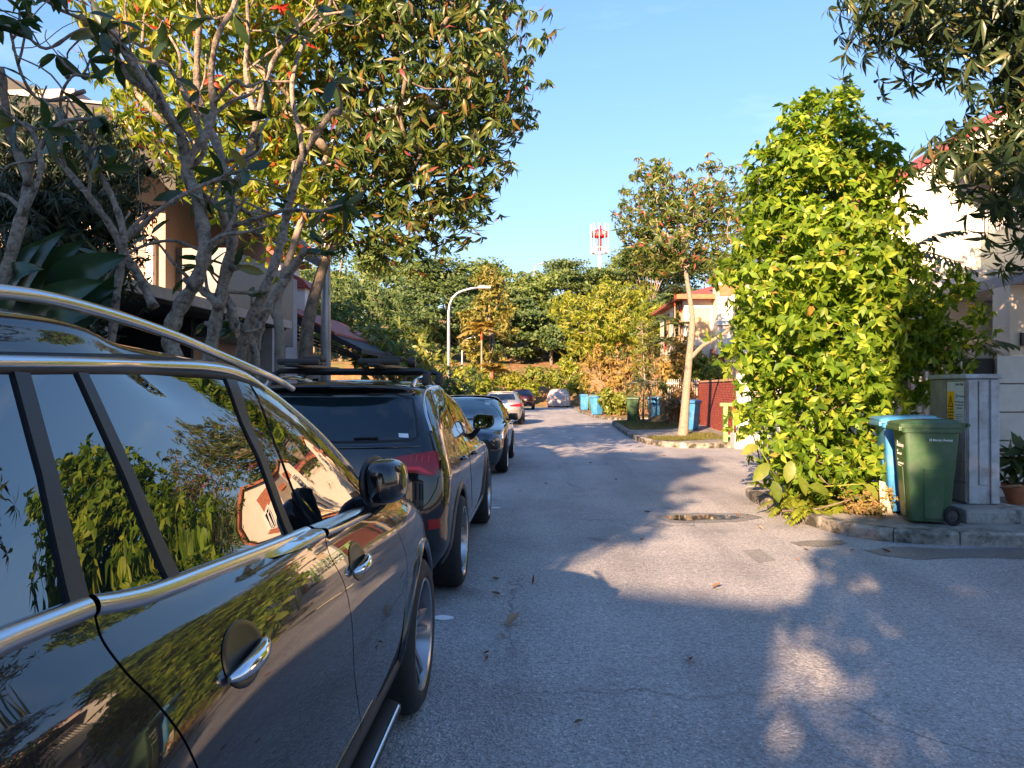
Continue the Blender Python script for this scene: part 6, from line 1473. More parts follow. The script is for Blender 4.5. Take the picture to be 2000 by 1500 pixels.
# ------------------------------------------------------------------ near SUV
def near_suv():
    loc = Vector((-1.585, -0.2, 0)); Lc = 4.82
    t = thing('parked_suv', 'dark charcoal grey SUV nearest the camera, chrome window line and silver roof rail', 'car', loc, 0, 'cars parked along the left kerb')
    rings = [
        ring(.86, (.30, .27, .27), .10, 4.74, .40, .55),
        ring(.950, (.45, .40, .40), .03, 4.80, .36, .60),
        ring(.985, (.68, .62, .58), .00, 4.82, .36, .62, s3=1.07, s4=1.015),
        ring(1.000, (.86, .84, .80), .02, 4.80, .36, .66, wf=.95, s3=1.065, s4=1.010),
        ring(.992, (.97, .955, .91), .05, 4.74, .36, .72, wf=.95, s3=1.055, s4=1.012),
        ring(.964, (1.08, 1.07, 1.00), .08, 4.62, .36, .80, wf=.93, s3=1.035, s4=1.015),
        ring(.928, (1.175, 1.165, 1.085), .12, 4.20, .36, .74, wf=.93, s3=1.018, s4=1.013),
        ring(.885, (1.27, 1.25, 1.25, 1.26, 1.23, 1.185, 1.155, 1.15, 1.19, 1.21), .16, 3.72, .36, .62, wf=.92),
        ring(.778, (1.45, 1.45, 1.45, 1.45, 1.44, 1.43, 1.42, 1.41, 1.43, 1.44), .34, 3.30, .40, .62, wr=.76, wf=.82),
        ring(.672, (1.63, 1.63, 1.635, 1.655, 1.66, 1.655, 1.625, 1.60, 1.625, 1.635), .52, 2.86, .42, .60, wr=.65, wf=.74),
        ring(.622, (1.70, 1.70, 1.71, 1.728, 1.738, 1.733, 1.70, 1.67, 1.685, 1.69), .62, 2.70, .40, .50, wr=.58, wf=.65),
        ring(.35, (1.73, 1.735, 1.74, 1.75, 1.765, 1.765, 1.745, 1.72, 1.72, 1.72), .72, 2.58, .40, .50, wr=.33, wf=.34),
        ring(.0001, (1.74, 1.745, 1.75, 1.765, 1.775, 1.775, 1.755, 1.735, 1.73, 1.73), .74, 2.56, .40, .50),
    ]
    B = Body(rings, 10, 9, 3)
    pt = paint('charcoal_paint', (0.005, 0.005, 0.008), 0.0, 0.35, 1.68)
    B.build(pt, M_BLACK, t, [(1.03, .375, .97), (3.95, .375, .97)], .44)
    C = CarPix(B, loc)
    # doors: shells over the body with a real gap between them
    belt_lo = [(0, 1276), (165, 1200), (250, 1183), (345, 1152), (450, 1112), (600, 1052), (690, 1012), (742, 988)]
    bl = C.side(belt_lo)
    gap1 = C.side([(178, 1200), (198, 1262), (240, 1318), (300, 1378), (348, 1440), (378, 1500)])
    gap2 = C.side([(606, 1046), (640, 1085), (668, 1140), (684, 1220), (690, 1330), (697, 1450)])
    arch = lambda cy, r, a0, a1, n=12: [(cy + r * math.cos(R(a0 + (a1 - a0) * k / n)), .375 + r * math.sin(R(a0 + (a1 - a0) * k / n))) for k in range(n + 1)]
    g1 = smoothline(gap1, 5); g2 = smoothline(gap2, 5)
    yA = g1[-1][0]; zs = .40
    g1 = g1 + [(yA + .06, .62), (yA + .08, zs)]
    g2 = g2 + [(g2[-1][0] + .01, zs)]
    inset = 0.0035
    top_between = lambda y0, y1: [p for p in bl if y0 + .02 < p[0] < y1 - .02]
    rear = [(a + inset, b) for a, b in g1] + [(a - inset, b) for a, b in reversed(g2)] + list(reversed(top_between(g1[0][0], g2[0][0])))
    B.patch('rear_door', rear, 'x+', pt, t, .006, .02, .05)
    yf0 = 3.40
    g3 = [(3.22, bl[-1][1] - .005), (3.30, 1.02), (3.36, .93), (3.42, .84), (3.43, .68), (3.42, .52), (3.36, zs)]
    front = [(a + inset, b) for a, b in g2] + [(a - inset, b) for a, b in reversed(g3)] + list(reversed(top_between(g2[0][0], 3.22)))
    B.patch('front_door', front, 'x+', pt, t, .006, .02, .05)
    quarter = [(0.40, 1.10), (.42, .80), (.50, .55)] + arch(1.03, .47, 160, 22, 10) + [(a - inset, b) for a, b in reversed(g1[:-2])] + [(bl[0][0], bl[0][1]), (.7, 1.24), (.45, 1.2)]
    B.patch('rear_quarter_panel', quarter, 'x+', pt, t, .006, .02, .05)
    fender = [(a + inset, b) for a, b in g3[:-2]] + [(3.46, .50)] + arch(3.95, .47, 155, 25, 12) + [(4.45, .62), (4.48, .86), (4.2, .95), (3.8, 1.0), (3.42, 1.06)]
    B.patch('front_fender', fender, 'x+', pt, t, .006, .02, .05)
    for g in (g1, g2, g3): B.strip('door_seal', [(a, b) for a, b in g], 'x+', .012, M_SEAL, t, .0012, n=2)
    # arch claddings and sill
    for cy in (1.03, 3.95):
        B.strip('arch_cladding', arch(cy, .452, 185, -5, 26), 'x+', .045, pt, t, .022, n=8)
    B.strip('door_cladding', [(1.52, .37), (2.4, .37), (3.48, .37)], 'x+', .09, M_BLACK, t, .022, n=8)
    s = MB(); s.prism([(.86, 1.48), (1.0, 1.60), (1.005, 2.5), (1.0, 3.30), (.86, 3.42)], (.265, .30), 'z')
    s.build('side_step', M_BLACK, t, smooth=True, bevel=.012)
    s = MB(); s.tube([(.995, 1.64, .302), (1.0, 2.5, .302), (.995, 3.26, .302)], [.007, .008, .007], 8); s.build('step_trim', M_SATIN, t, smooth=True)
    # windows
    q_g = C.side([(-60, 733), (22, 734), (75, 930), (128, 1178), (60, 1205), (-60, 1250)])
    B.patch('window', q_g, 'x+', M_GLASS, t, .004, .01, .06)
    v_g = C.side([(48, 734), (146, 733), (236, 930), (326, 1138), (262, 1158), (160, 1172), (100, 930)])
    B.patch('window', v_g, 'x+', M_GLASS, t, .004, .01, .05)
    m_g = C.side([(165, 733), (300, 734), (436, 744), (500, 895), (560, 1045), (450, 1090), (345, 1130), (254, 930)])
    B.patch('window', m_g, 'x+', M_GLASS, t, .004, .01, .05)
    f_g = C.side([(488, 752), (560, 778), (612, 815), (660, 868), (706, 935), (716, 966), (660, 1005), (604, 1030), (552, 905)])
    B.patch('window', f_g, 'x+', M_GLASS, t, .004, .01, .05)
    piano = glassmat('gloss_black', (0.004, 0.004, 0.005), 1.6)
    pb = C.side([(455, 745), (482, 750), (545, 905), (600, 1032), (568, 1046), (512, 905)])
    B.patch('pillar_panel', pb, 'x+', piano, t, .005, .01, .05)
    B.patch('pillar_trim', C.side([(436, 742), (456, 745), (514, 900), (570, 1045), (558, 1048), (500, 895)]), 'x+', M_BLACK, t, .010, .014, .05)
    B.patch('pillar_trim', C.side([(144, 731), (164, 733), (256, 930), (348, 1134), (324, 1142), (234, 930)]), 'x+', M_BLACK, t, .010, .014, .05)
    B.patch('pillar_trim', C.side([(18, 730), (50, 733), (104, 930), (166, 1178), (128, 1188), (72, 930)]), 'x+', M_BLACK, t, .010, .014, .05)
    # frame seal and chrome
    up = C.side([(-60, 722), (20, 722), (165, 724), (300, 727), (448, 738), (540, 760), (600, 796), (650, 845), (695, 905), (722, 955)])
    B.strip('window_seal', smoothline(up, 4), 'x+', .020, M_SEAL, t, .010, n=4)
    ch = C.side([(-60, 709), (20, 710), (165, 711), (300, 714), (448, 725), (540, 747), (603, 783), (655, 833), (700, 893), (730, 948)])
    B.strip('window_trim', smoothline(ch, 4), 'x+', .026, M_SATIN, t, .016, n=8)
    gt = C.side([(-60, 695), (20, 695), (165, 697), (300, 700), (448, 711), (540, 732), (607, 770), (660, 820), (706, 880)])
    B.strip('roof_gutter', smoothline(gt, 4), 'x+', .014, M_SEAL, t, .004, n=3)
    lo1 = C.side([(-60, 1285), (0, 1255), (80, 1222), (163, 1190)])
    B.strip('belt_trim', smoothline(lo1, 4), 'x+', .034, M_SATIN, t, .020, n=10)
    lo2 = C.side([(174, 1186), (215, 1180), (270, 1168), (310, 1155), (345, 1142), (395, 1122), (450, 1101), (520, 1074), (598, 1042)])
    B.strip('belt_trim', smoothline(lo2, 4), 'x+', .034, M_SATIN, t, .020, n=10)
    lo3 = C.side([(606, 1039), (660, 1017), (700, 998), (738, 978)])
    B.strip('belt_trim', smoothline(lo3, 4), 'x+', .030, M_SATIN, t, .018, n=10)
    # roof rail: a closed silver bar standing a little above the roof
    rp_ = [(-40, 566), (60, 577), (150, 596), (260, 628), (350, 660), (430, 694), (500, 724), (545, 744), (572, 760)]
    pts = []
    for k, (px, py) in enumerate(rp_):
        w_ = at(px, py, X=loc.x + (.64 if k < 6 else .66 if k < 8 else .68)); pts.append(w_ - loc)
    pts = [Vector(p) for p in catmull(np.array([tuple(p) for p in pts]), 5)]
    # the foot dives into the roof
    r_ = MB(); n = len(pts)
    r_.tube([pts[0] + Vector((0, -1.0, -.03))] + pts, [.0135] + [.0135 - .004 * max(0, (k / n - .7) / .3) for k in range(n)], 14)
    r_.build('roof_rail', M_SATIN, t, smooth=True)
    r2 = MB(); r2.tube([Vector((-p.x, p.y, p.z)) for p in [pts[0] + Vector((0, -1.0, -.03))] + pts], .0135, 10); r2.build('roof_rail', M_SATIN, t, smooth=True)
    # handles: dished cup and a chrome grip
    for (px, py), sc in (((470, 1277), 1.0), ((695, 1096), 1.0)):
        q = C.p(px, py); nrm = B.hit('x+', q.y, q.z)[1]
        cup = [(q.y + .062 * math.cos(a), q.z + .052 * math.sin(a)) for a in [2 * math.pi * k / 28 for k in range(28)]]
        h = MB(); rr = []
        c0 = B.hit('x+', q.y, q.z)[0]
        for f, dp in ((1.0, .0075), (.92, .010), (.8, .0085), (.5, .0078), (.0, .0076)):
            rr.append([B.hit('x+', q.y + .098 * f * math.cos(a), q.z + .060 * f * math.sin(a))[0] + nrm * dp for a in [2 * math.pi * k / 32 for k in range(32)]])
        vs = [tuple(p) for r in rr for p in r]; fs = [(i * 32 + k, i * 32 + (k + 1) % 32, (i + 1) * 32 + (k + 1) % 32, (i + 1) * 32 + k) for i in range(4) for k in range(32)]
        h.add(vs, fs); cupo = h.build('handle_cup', pm('cup_black', (.004, .004, .005), .3) if not bpy.data.materials.get('cup_black') else bpy.data.materials['cup_black'], t, smooth='all')
        g = MB(); ln = .105; pp = []; rd = []
        for k in range(15):
            f = k / 14; y = q.y - .098 + ln * 1.86 * f; z = q.z - .014 + .012 * f
            bo = .012 + .020 * math.sin(math.pi * min(1, max(0, f))) ** .6
            pp.append(B.hit('x+', y, z)[0] + Vector((bo, 0, 0))); rd.append(.006 + .012 * math.sin(math.pi * f) ** .5)
        g.tube(pp, rd, 12); g.build('handle', M_CHROME, cupo, smooth=True)
    # folded mirror
    mb = bmesh.new(); bmesh.ops.create_uvsphere(mb, u_segments=28, v_segments=18, radius=1.0)
    for v in mb.verts:
        x, y, z = v.co
        sx = .084 if x > 0 else .035
        sq = lambda c, e: math.copysign(abs(c) ** e, c)
        v.co = Vector((sq(x, .75) * sx * (1 - .25 * (y > 0) * y), sq(y, .7) * .125, sq(z, .62) * .082 * (1 - .22 * max(0, y))))
    me = bpy.data.meshes.new('mirror'); mb.to_mesh(me); mb.free()
    me.polygons.foreach_set('use_smooth', [True] * len(me.polygons))
    mo = link('mirror', me, pt, t); mc = at(750, 939, X=-0.585) - loc; mo.location = mc; mo.rotation_euler = (0, R(-4), R(-10))
    g = MB(); g.tube([Vector((-.03, .0, 0)) + Vector((-.005, .118 * math.cos(a), .082 * math.sin(a))) for a in [2 * math.pi * k / 24 for k in range(25)]], .013, 8, caps=False)
    g.build('mirror_rim', M_BLACK, mo, smooth=True)
    g = MB(); g.prism([(.105 * math.cos(a), .072 * math.sin(a)) for a in [2 * math.pi * k / 24 for k in range(24)]], (-.040, -.036), 'x'); g.build('mirror_glass', M_MIRROR, mo)
    g = MB(); g.tube([mc + Vector((-.02, .03, -.07)), mc + Vector((-.06, .07, -.10)), mc + Vector((-.12, .09, -.11))], [.035, .04, .04], 10); g.build('mirror_arm', M_BLACK, t, smooth=True)
    # fender camera-style repeater / tow eye is left out; wheels
    for y in (1.03, 3.95):
        for sd in (1, -1): make_wheel(t, (sd * .865, y, .375), .375, .26, .268, 5, sd, pm('dark_grey_alloy', (.34, .34, .36), .25, metal=.9) if y > 2 and sd > 0 else bpy.data.materials.get('dark_grey_alloy') or M_RIM)
    B.patch('windscreen', [(-.66, 1.25), (.66, 1.25), (.58, 1.60), (-.58, 1.60)], 'y+', M_WINDSCREEN, t, .003, .01, .08)
    B.patch('rear_window', [(-.62, 1.30), (.62, 1.30), (.55, 1.58), (-.55, 1.58)], 'y-', M_GLASS, t, .003, .01, .08)
    B.patch('window', [(.75, 1.29), (1.9, 1.26), (3.05, 1.20), (2.5, 1.58), (1.9, 1.60), (1.0, 1.60)], 'x-', M_GLASS, t, .003, .01, .08)
    for sd in (1, -1): B.patch('tail_light', [(sd * .55, .95), (sd * .9, .95), (sd * .9, 1.1), (sd * .55, 1.08)], 'y-', M_RED, t, .01, .015, .06)
    for sd in (1, -1): B.patch('headlight', [(sd * .55, .78), (sd * .88, .8), (sd * .88, .92), (sd * .55, .88)], 'y+', M_LAMPGLASS, t, .01, .015, .06)
    return t
near_suv()
# ------------------------------------------------------------------ black SUV with roof rack
def black_suv():
    loc = Vector((-1.605, 5.22, 0))
    t = thing('parked_suv', 'black SUV with a roof rack and long red tail lamps, parked second in the row', 'car', loc, 0, 'cars parked along the left kerb')
    rings = [
        ring(.84, (.26, .24, .22), .10, 4.60, .36, .5),
        ring(.925, (.42, .38, .36), .03, 4.64, .34, .55),
        ring(.945, (.66, .62, .58), .00, 4.66, .34, .58),
        ring(.950, (.86, .86, .78), .02, 4.64, .34, .60),
        ring(.930, (1.03, 1.00, .92), .05, 4.50, .34, .72, wf=.9),
        ring(.893, (1.20, 1.19, 1.16, 1.13, 1.11, 1.09, 1.06, 1.05, 1.09, 1.10), .13, 3.45, .36, .60, wf=.93),
        ring(.815, (1.38, 1.38, 1.37, 1.36, 1.35, 1.34, 1.32, 1.30, 1.32, 1.33), .28, 3.00, .38, .60, wr=.80, wf=.84),
        ring(.725, (1.54, 1.54, 1.53, 1.54, 1.56, 1.555, 1.52, 1.49, 1.52, 1.53), .44, 2.56, .40, .60, wr=.69, wf=.74),
        ring(.63, (1.60, 1.60, 1.605, 1.615, 1.625, 1.62, 1.59, 1.56, 1.58, 1.585), .36, 2.40, .46, .5, wr=.62, wf=.65),
        ring(.32, (1.635, 1.635, 1.64, 1.65, 1.66, 1.655, 1.63, 1.61, 1.61, 1.61), .40, 2.28, .46, .5, wr=.32, wf=.33),
        ring(.0001, (1.645, 1.645, 1.65, 1.66, 1.67, 1.665, 1.64, 1.62, 1.615, 1.615), .41, 2.26, .46, .5),
    ]
    B = Body(rings, 9, 8, 2)
    pt = paint('black_paint', (0.004, 0.005, 0.007), 0.0, 0.3, 1.65, flake=False)
    B.build(pt, M_BLACK, t, [(.88, .365, .95), (3.70, .365, .95)], .425)
    C = CarPix(B, loc)
    arch = lambda cy, r, a0, a1, n=12: [(cy + r * math.cos(R(a0 + (a1 - a0) * k / n)), .365 + r * math.sin(R(a0 + (a1 - a0) * k / n))) for k in range(n + 1)]
    clad = pm('grey_cladding', (.055, .055, .06), .45)
    for cy in (.88, 3.70):
        for ax in ('x+', 'x-'): B.strip('arch_cladding', arch(cy, .445, 190, -10, 26), ax, .06, clad, t, .014, n=6)
    for ax in ('x+', 'x-'): B.strip('sill_cladding', [(1.33, .36), (2.3, .35), (3.25, .36)], ax, .10, M_SATIN if ax == 'x+' else clad, t, .012, n=6)
    # glass
    rg = C.end([(772, 771), (806, 780), (812, 815), (815, 853), (807, 859)])
    half = [(0.0, rg[0][1] + .012), (rg[0][0] * .6, rg[0][1] + .006)] + rg + [(rg[-1][0] * .5, rg[-1][1] - .01), (0, rg[-1][1] - .012)]
    full = half + [(-a, b) for a, b in reversed(half[1:-1])]
    B.patch('rear_window', full, 'y-', M_REARGLASS, t, .004, .01, .06)
    B.strip('window_seal', half[1:-1] + [(0, half[-1][1])], 'y-', .02, M_SEAL, t, .006, n=3)
    qw = C.side([(831, 769), (836, 765), (857, 838), (843, 840), (832, 800)]); B.patch('window', qw, 'x+', M_GLASS, t, .004, .01, .05)
    w1 = C.side([(840, 761), (854, 757), (866, 784), (888, 836), (860, 838), (848, 796)]); B.patch('window', w1, 'x+', M_GLASS, t, .004, .01, .05)
    w2 = C.side([(858, 758), (870, 763), (886, 786), (911, 833), (892, 836), (870, 786)]); B.patch('window', w2, 'x+', M_GLASS, t, .004, .01, .05)
    tr = C.side([(842, 843), (831, 806), (829, 768), (836, 761), (855, 753), (871, 758), (890, 782), (914, 834)])
    B.strip('window_trim', smoothline(tr, 4), 'x+', .018, M_SATIN, t, .010, n=5)
    allg = [(.62, 1.17), (1.9, 1.12), (3.0, 1.09), (2.5, 1.46), (1.9, 1.53), (1.0, 1.52)]
    B.patch('window', allg, 'x-', M_GLASS, t, .003, .01, .08)
    B.patch('windscreen', [(-.66, 1.12), (.66, 1.12), (.58, 1.48), (-.58, 1.48)], 'y+', M_WINDSCREEN, t, .003, .01, .08)
    # tail lamps
    tl = C.end([(757, 897), (785, 891), (813, 887), (847, 881), (855, 886), (856, 913), (852, 927), (841, 930), (826, 928), (813, 924), (781, 922), (772, 914)])
    bar = C.end([(782, 913), (819, 912), (828, 917), (843, 926), (828, 924), (816, 919), (784, 919)])
    for fl in (False, True):
        g = mir if fl else (lambda P: P)
        lo = B.patch('tail_light', g(tl), 'y-', M_RED, t, .010, .02, .04)
        B.patch('light_bar', g(bar), 'y-', M_REDHI, lo, .0125, .004, .03)
        for xx in (801, 812, 823, 835):
            B.strip('light_segment', g(C.end([(xx + 2, 890), (xx, 905)])), 'y-', .010, M_REDHI, lo, .0135, n=3)
        rf = C.end([(835, 1016), (857, 1012), (859, 1030), (836, 1034)])
        B.patch('reflector', g(rf), 'y-', M_RED, t, .008, .01, .04)
    gp = C.end([(856, 932), (853, 950), (845, 967), (834, 984), (815, 995)])
    B.strip('tailgate_seam', smoothline(gp, 4), 'y-', .007, M_SEAL, t, .003, n=2)
    B.strip('tailgate_seam', smoothline(mir(gp), 4), 'y-', .007, M_SEAL, t, .003, n=2)
    B.strip('body_seam', C.side([(857, 931), (868, 931), (880, 932)]), 'x+', .006, M_SEAL, t, .003, n=2)
    cr = C.end([(820, 871), (780, 873), (740, 875)]); B.strip('tailgate_crease', [(cr[0][0], cr[0][1]), (cr[1][0], cr[1][1]), (0, cr[2][1]), (-cr[1][0], cr[1][1]), (-cr[0][0], cr[0][1])], 'y-', .02, pt, t, .008, n=5)
    q = C.p(792, 959); lettering('badge', 'TFSI', .052, M_CHROME, t, (q.x - .035, q.y - .012, q.z + .002), (R(90), 0, R(4)), .002, 1.05)
    q = C.p(792, 966); lettering('badge', 'quattro', .026, M_CHROME, t, (q.x - .035, q.y - .012, q.z - .004), (R(90), 0, R(4)), .002)
    lp = MB(); lp.box((0, -.012, .80), (.52, .012, .115)); lpo = lp.build('licence_plate', M_BLACK, t, bevel=.003)
    B.patch('sticker', C.end([(778, 847), (797, 848), (798, 856), (779, 855)]), 'y-', pm('white_sticker', (.75, .76, .76), .4), t, .007, .003, .05)
    wp = C.end([(692, 858), (715, 857), (738, 857)]); B.strip('wiper', wp, 'y-', .018, M_BLACK, t, .022, n=5)
    # door seams, handles
    for pts in ([(892, 838), (908, 862), (916, 890), (920, 925), (922, 990)], [(913, 836), (936, 850), (944, 870), (946, 900), (944, 960)]):
        B.strip('door_seam', smoothline(C.side(pts), 4), 'x+', .008, M_SEAL, t, .003, n=2)
    for px in ((904, 894), (924, 884)):
        q = C.p(*px); g = MB(); g.tube([B.hit('x+', q.y + d, q.z)[0] + Vector((o_, 0, 0)) for d, o_ in ((-.10, .004), (-.07, .03), (.07, .03), (.10, .004))], [.012, .015, .015, .012], 8)
        g.build('door_handle', pt, t, smooth=True)
    # mirror
    mc = at(945, 824, Y=7.62) - loc
    g = MB(); P = [(.16, .115), (-.10, .13), (-.16, .09), (-.165, -.07), (-.14, -.105), (.10, -.095), (.17, -.03)]
    hs = MB(); hs.prism(roundpoly([(a, b) for a, b in P], .05), (0, .16), 'y')
    ho = hs.build('mirror', pt, t, smooth=True, bevel=.02); ho.location = mc; ho.rotation_euler = (R(-7), 0, R(8)); ho.scale = (.66, .66, .66)
    gl = MB(); gl.prism(roundpoly([(a * .86, b * .84) for a, b in P], .04), (-.004, .002), 'y'); gl.build('mirror_glass', M_MIRROR, ho)
    g = MB(); g.tube([mc + Vector((-.04, .05, -.05)), mc + Vector((-.12, .10, -.14)), mc + Vector((-.20, .14, -.20))], [.022, .03, .04], 10); g.build('mirror_arm', M_BLACK, t, smooth=True)
    for y in (.88, 3.70):
        for sd in (1, -1): make_wheel(t, (sd * .845, y, .365), .365, .25, .275, 5, sd, M_RIM)
    # roof rack
    rails = []
    for sd in (1, -1):
        g = MB(); pts = [B.hit('z', sd * .585, y)[0] + Vector((0, 0, z)) for y, z in ((.62, .0), (.80, .045), (1.4, .055), (2.0, .05), (2.3, 0))]
        g.tube([Vector(p) for p in catmull(np.array([tuple(p) for p in pts]), 4)], .018, 10); rails.append(g.build('roof_rail', M_SATIN, t, smooth=True))
    zt = 1.738; rko = None
    for y in (1.02, 1.78):
        rk = MB(); rk.tube([(-.66, y, zt - .10), (-.65, y, zt - .03), (-.60, y, zt), (.60, y, zt), (.65, y, zt - .03), (.66, y, zt - .10)], [.022, .024, .024, .024, .024, .022], 10)
        rko = rk.build('rack_bar', M_BLACK, t, smooth=True)
    for y in (1.02, 1.78):
        for sd in (1, -1):
            f = MB(); f.box((sd * .635, y, 1.67), (.07, .10, .10), 0, .8); f.build('rack_foot', pm('worn_black', (.03, .027, .025), .5) if not bpy.data.materials.get('worn_black') else bpy.data.materials['worn_black'], rko, bevel=.02)
    for x, ln in ((-.42, 1.3), (.25, 1.3)):
        f = MB(); f.b2((x - .05, .75, zt + .028), (x + .05, .75 + ln, zt + .058)); f.build('bike_tray', M_BLACK, rko, bevel=.01)
        for c_, d_, a_ in (((x, .98, zt + .075), (.34, .16, .05), R(8)), ((x + .1, 1.06, zt + .10), (.18, .10, .05), R(-12)), ((x - .12, 1.7, zt + .08), (.22, .10, .05), 0)):
            f = MB(); f.box(c_, d_, a_); f.build('wheel_clamp', bpy.data.materials['worn_black'], rko, bevel=.018)
    f = MB(); f.lathe([(.02, -.035), (.042, -.03), (.046, 0), (.042, .03), (.02, .035)], 16, Matrix.Translation((.50, 1.10, zt + .075)) @ Matrix.Rotation(R(90), 4, 'Y')); f.build('clamp_knob', bpy.data.materials['worn_black'], rko, smooth=True)
    return t
black_suv()

# ------------------------------------------------------------------ dark blue saloon facing the camera
def saloon():
    loc = Vector((-1.60, 18.15, 0))
    t = thing('parked_saloon', 'dark blue saloon parked nose towards the camera behind the black SUV', 'car', loc, math.pi, 'cars parked along the left kerb')
    rings = [
        ring(.80, (.24, .20, .18), .12, 4.66, .40, .55, wf=.78),
        ring(.885, (.40, .33, .30), .04, 4.72, .38, .60, wf=.85),
        ring(.915, (.62, .56, .50), .00, 4.75, .38, .66, wf=.88),
        ring(.915, (.80, .76, .68), .02, 4.73, .38, .72, wf=.86),
        ring(.895, (.95, .91, .82), .06, 4.56, .38, .80, wf=.80),
        ring(.850, (1.03, 1.02, 1.00, 1.00, .985, .975, .965, .96, 1.0, 1.02), .42, 3.62, .50, .60, wf=.86),
        ring(.765, (1.17, 1.17, 1.17, 1.19, 1.19, 1.185, 1.17, 1.15, 1.18, 1.19), .85, 3.15, .55, .60, wr=.72, wf=.78),
        ring(.665, (1.32, 1.32, 1.32, 1.345, 1.36, 1.355, 1.33, 1.31, 1.34, 1.35), 1.30, 2.66, .5, .55, wr=.62, wf=.68),
        ring(.55, (1.37, 1.37, 1.375, 1.40, 1.415, 1.41, 1.385, 1.37, 1.385, 1.385), 1.42, 2.50, .45, .5, wr=.53, wf=.57),
        ring(.28, (1.395, 1.395, 1.40, 1.425, 1.44, 1.435, 1.41, 1.40, 1.40, 1.40), 1.47, 2.42, .45, .5, wr=.28, wf=.29),
        ring(.0001, (1.40, 1.40, 1.405, 1.43, 1.445, 1.44, 1.415, 1.405, 1.405, 1.405), 1.48, 2.40, .45, .5),
    ]
    B = Body(rings, 8, 7, 2)
    pt = paint('dark_blue_paint', (0.012, 0.022, 0.038), 0.5, 0.28, 1.8, flake=False)
    B.build(pt, M_BLACK, t, [(.95, .335, .915), (3.86, .335, .915)], .385)
    C = CarPix(B, loc, math.pi)
    ws = C.end([(960, 779), (966, 792), (973, 813), (955, 818), (925, 820)])
    zt, zb = ws[0][1] + .005, ws[-1][1] - .005
    xr = -1
    # local x runs the other way round: the near flank is -x
    half = [(ws[0][0], ws[0][1]), (ws[1][0], ws[1][1]), (ws[2][0], ws[2][1])]
    full = [(0, zt + .015)] + half + [(ws[2][0] * .7, ws[3][1] - .012), (0, zb - .02), (-ws[2][0] * .7, ws[3][1] - .012)] + [(-a, b) for a, b in reversed(half)]
    B.patch('windscreen', full, 'y+', M_WINDSCREEN, t, .004, .01, .06)
    B.strip('wiper', [(-.55, zb + .035), (-.1, zb + .01), (.3, zb + .0)], 'y+', .02, M_BLACK, t, .02, n=4)
    B.patch('road_tax_disc', C.end([(947, 785), (957, 785), (958, 791), (949, 791)]), 'y+', pm('pale_disc', (.55, .62, .62), .4), t, .006, .002, .05)
    hl = C.end([(951, 859), (965, 850), (980, 845), (989, 846), (988, 856), (975, 861), (957, 864)])
    dr = C.end([(962, 862), (976, 858), (987, 853), (986, 850), (974, 855)])
    for fl in (0, 1):
        g = mir if fl else (lambda P: P)
        h = B.patch('headlight', g(hl), 'y+', pm('headlight_glass', (.10, .11, .12), .06, metal=.5, coat=1.0) if not bpy.data.materials.get('headlight_glass') else bpy.data.materials['headlight_glass'], t, .008, .02, .04)
        B.patch('daytime_lamp', g(C.end([(978, 848), (987, 847.5), (986, 854), (979, 856)])), 'y+', M_LAMPGLASS, h, .012, .006, .03)
    gr = [(-.60, .66), (-.66, .56), (-.58, .30), (.58, .30), (.66, .56), (.60, .66)]
    go = B.patch('grille', gr, 'y+', M_BLACK, t, .006, .02, .05)
    for k in range(6): B.strip('grille_bar', [(-.55, .36 + .05 * k), (0, .355 + .05 * k), (.55, .36 + .05 * k)], 'y+', .014, M_BLACK, go, .016, n=4)
    B.strip('bumper_lip', [(-.72, .245), (0, .235), (.72, .245)], 'y+', .03, M_BLACK, t, .02, n=5)
    B.strip('bonnet_seam', smoothline([(-.80, .80), (-.45, .845), (0, .86), (.45, .845), (.80, .80)], 4), 'y+', .008, M_SEAL, t, .003, n=2)
    lp = MB(); lp.box((0, 4.752, .50), (.50, .012, .11)); lp.build('licence_plate', M_BLACK, t, bevel=.003)
    wd = [(3.15, 1.00), (2.62, 1.32), (2.1, 1.345), (2.08, .99)]; w2 = [(2.03, .99), (2.05, 1.345), (1.6, 1.33), (1.05, 1.08), (1.1, 1.02)]
    for ax in ('x-', 'x+'):
        B.patch('window', wd, ax, M_GLASS, t, .004, .01, .06); B.patch('window', w2, ax, M_GLASS, t, .004, .01, .06)
        B.strip('window_trim', [(3.2, .985), (2.1, .975), (1.0, 1.03), (1.55, 1.345), (2.1, 1.368), (2.64, 1.345), (3.22, 1.0)], ax, .014, M_SEAL, t, .007, n=3)
        B.strip('door_seam', [(3.22, .95), (3.30, .6), (3.25, .32)], ax, .007, M_SEAL, t, .003, n=2)
        B.strip('door_seam', [(2.06, .97), (2.02, .6), (2.02, .32)], ax, .007, M_SEAL, t, .003, n=2)
        B.strip('sill_trim', [(1.45, .27), (2.4, .25), (3.35, .27)], ax, .05, M_SATIN, t, .012, n=4)
        for y in (2.0, 1.05):
            sg = -1 if ax == 'x-' else 1
            g = MB(); g.tube([B.hit(ax, y + d, .84)[0] + Vector((sg * o_, 0, 0)) for d, o_ in ((-.02, .004), (.02, .03), (.16, .03), (.2, .004))], .013, 8); g.build('door_handle', pt, t, smooth=True)
    for sg in (-1, 1):
        m_ = MB(); m_.box((sg * 1.0, 2.98, 1.02), (.19, .11, .135), sg * R(8), .85); m_.box((sg * .90, 3.0, .965), (.12, .06, .04)); m_.build('mirror', M_BLACK, t, smooth=True, bevel=.03)
    for y in (.95, 3.86):
        for sd in (1, -1): make_wheel(t, (sd * .815, y, .335), .335, .23, .24, 8, sd, M_RIM, False)
    B.patch('rear_window', [(-.55, 1.08), (.55, 1.08), (.50, 1.33), (-.50, 1.33)], 'y-', M_GLASS, t, .003, .01, .08)
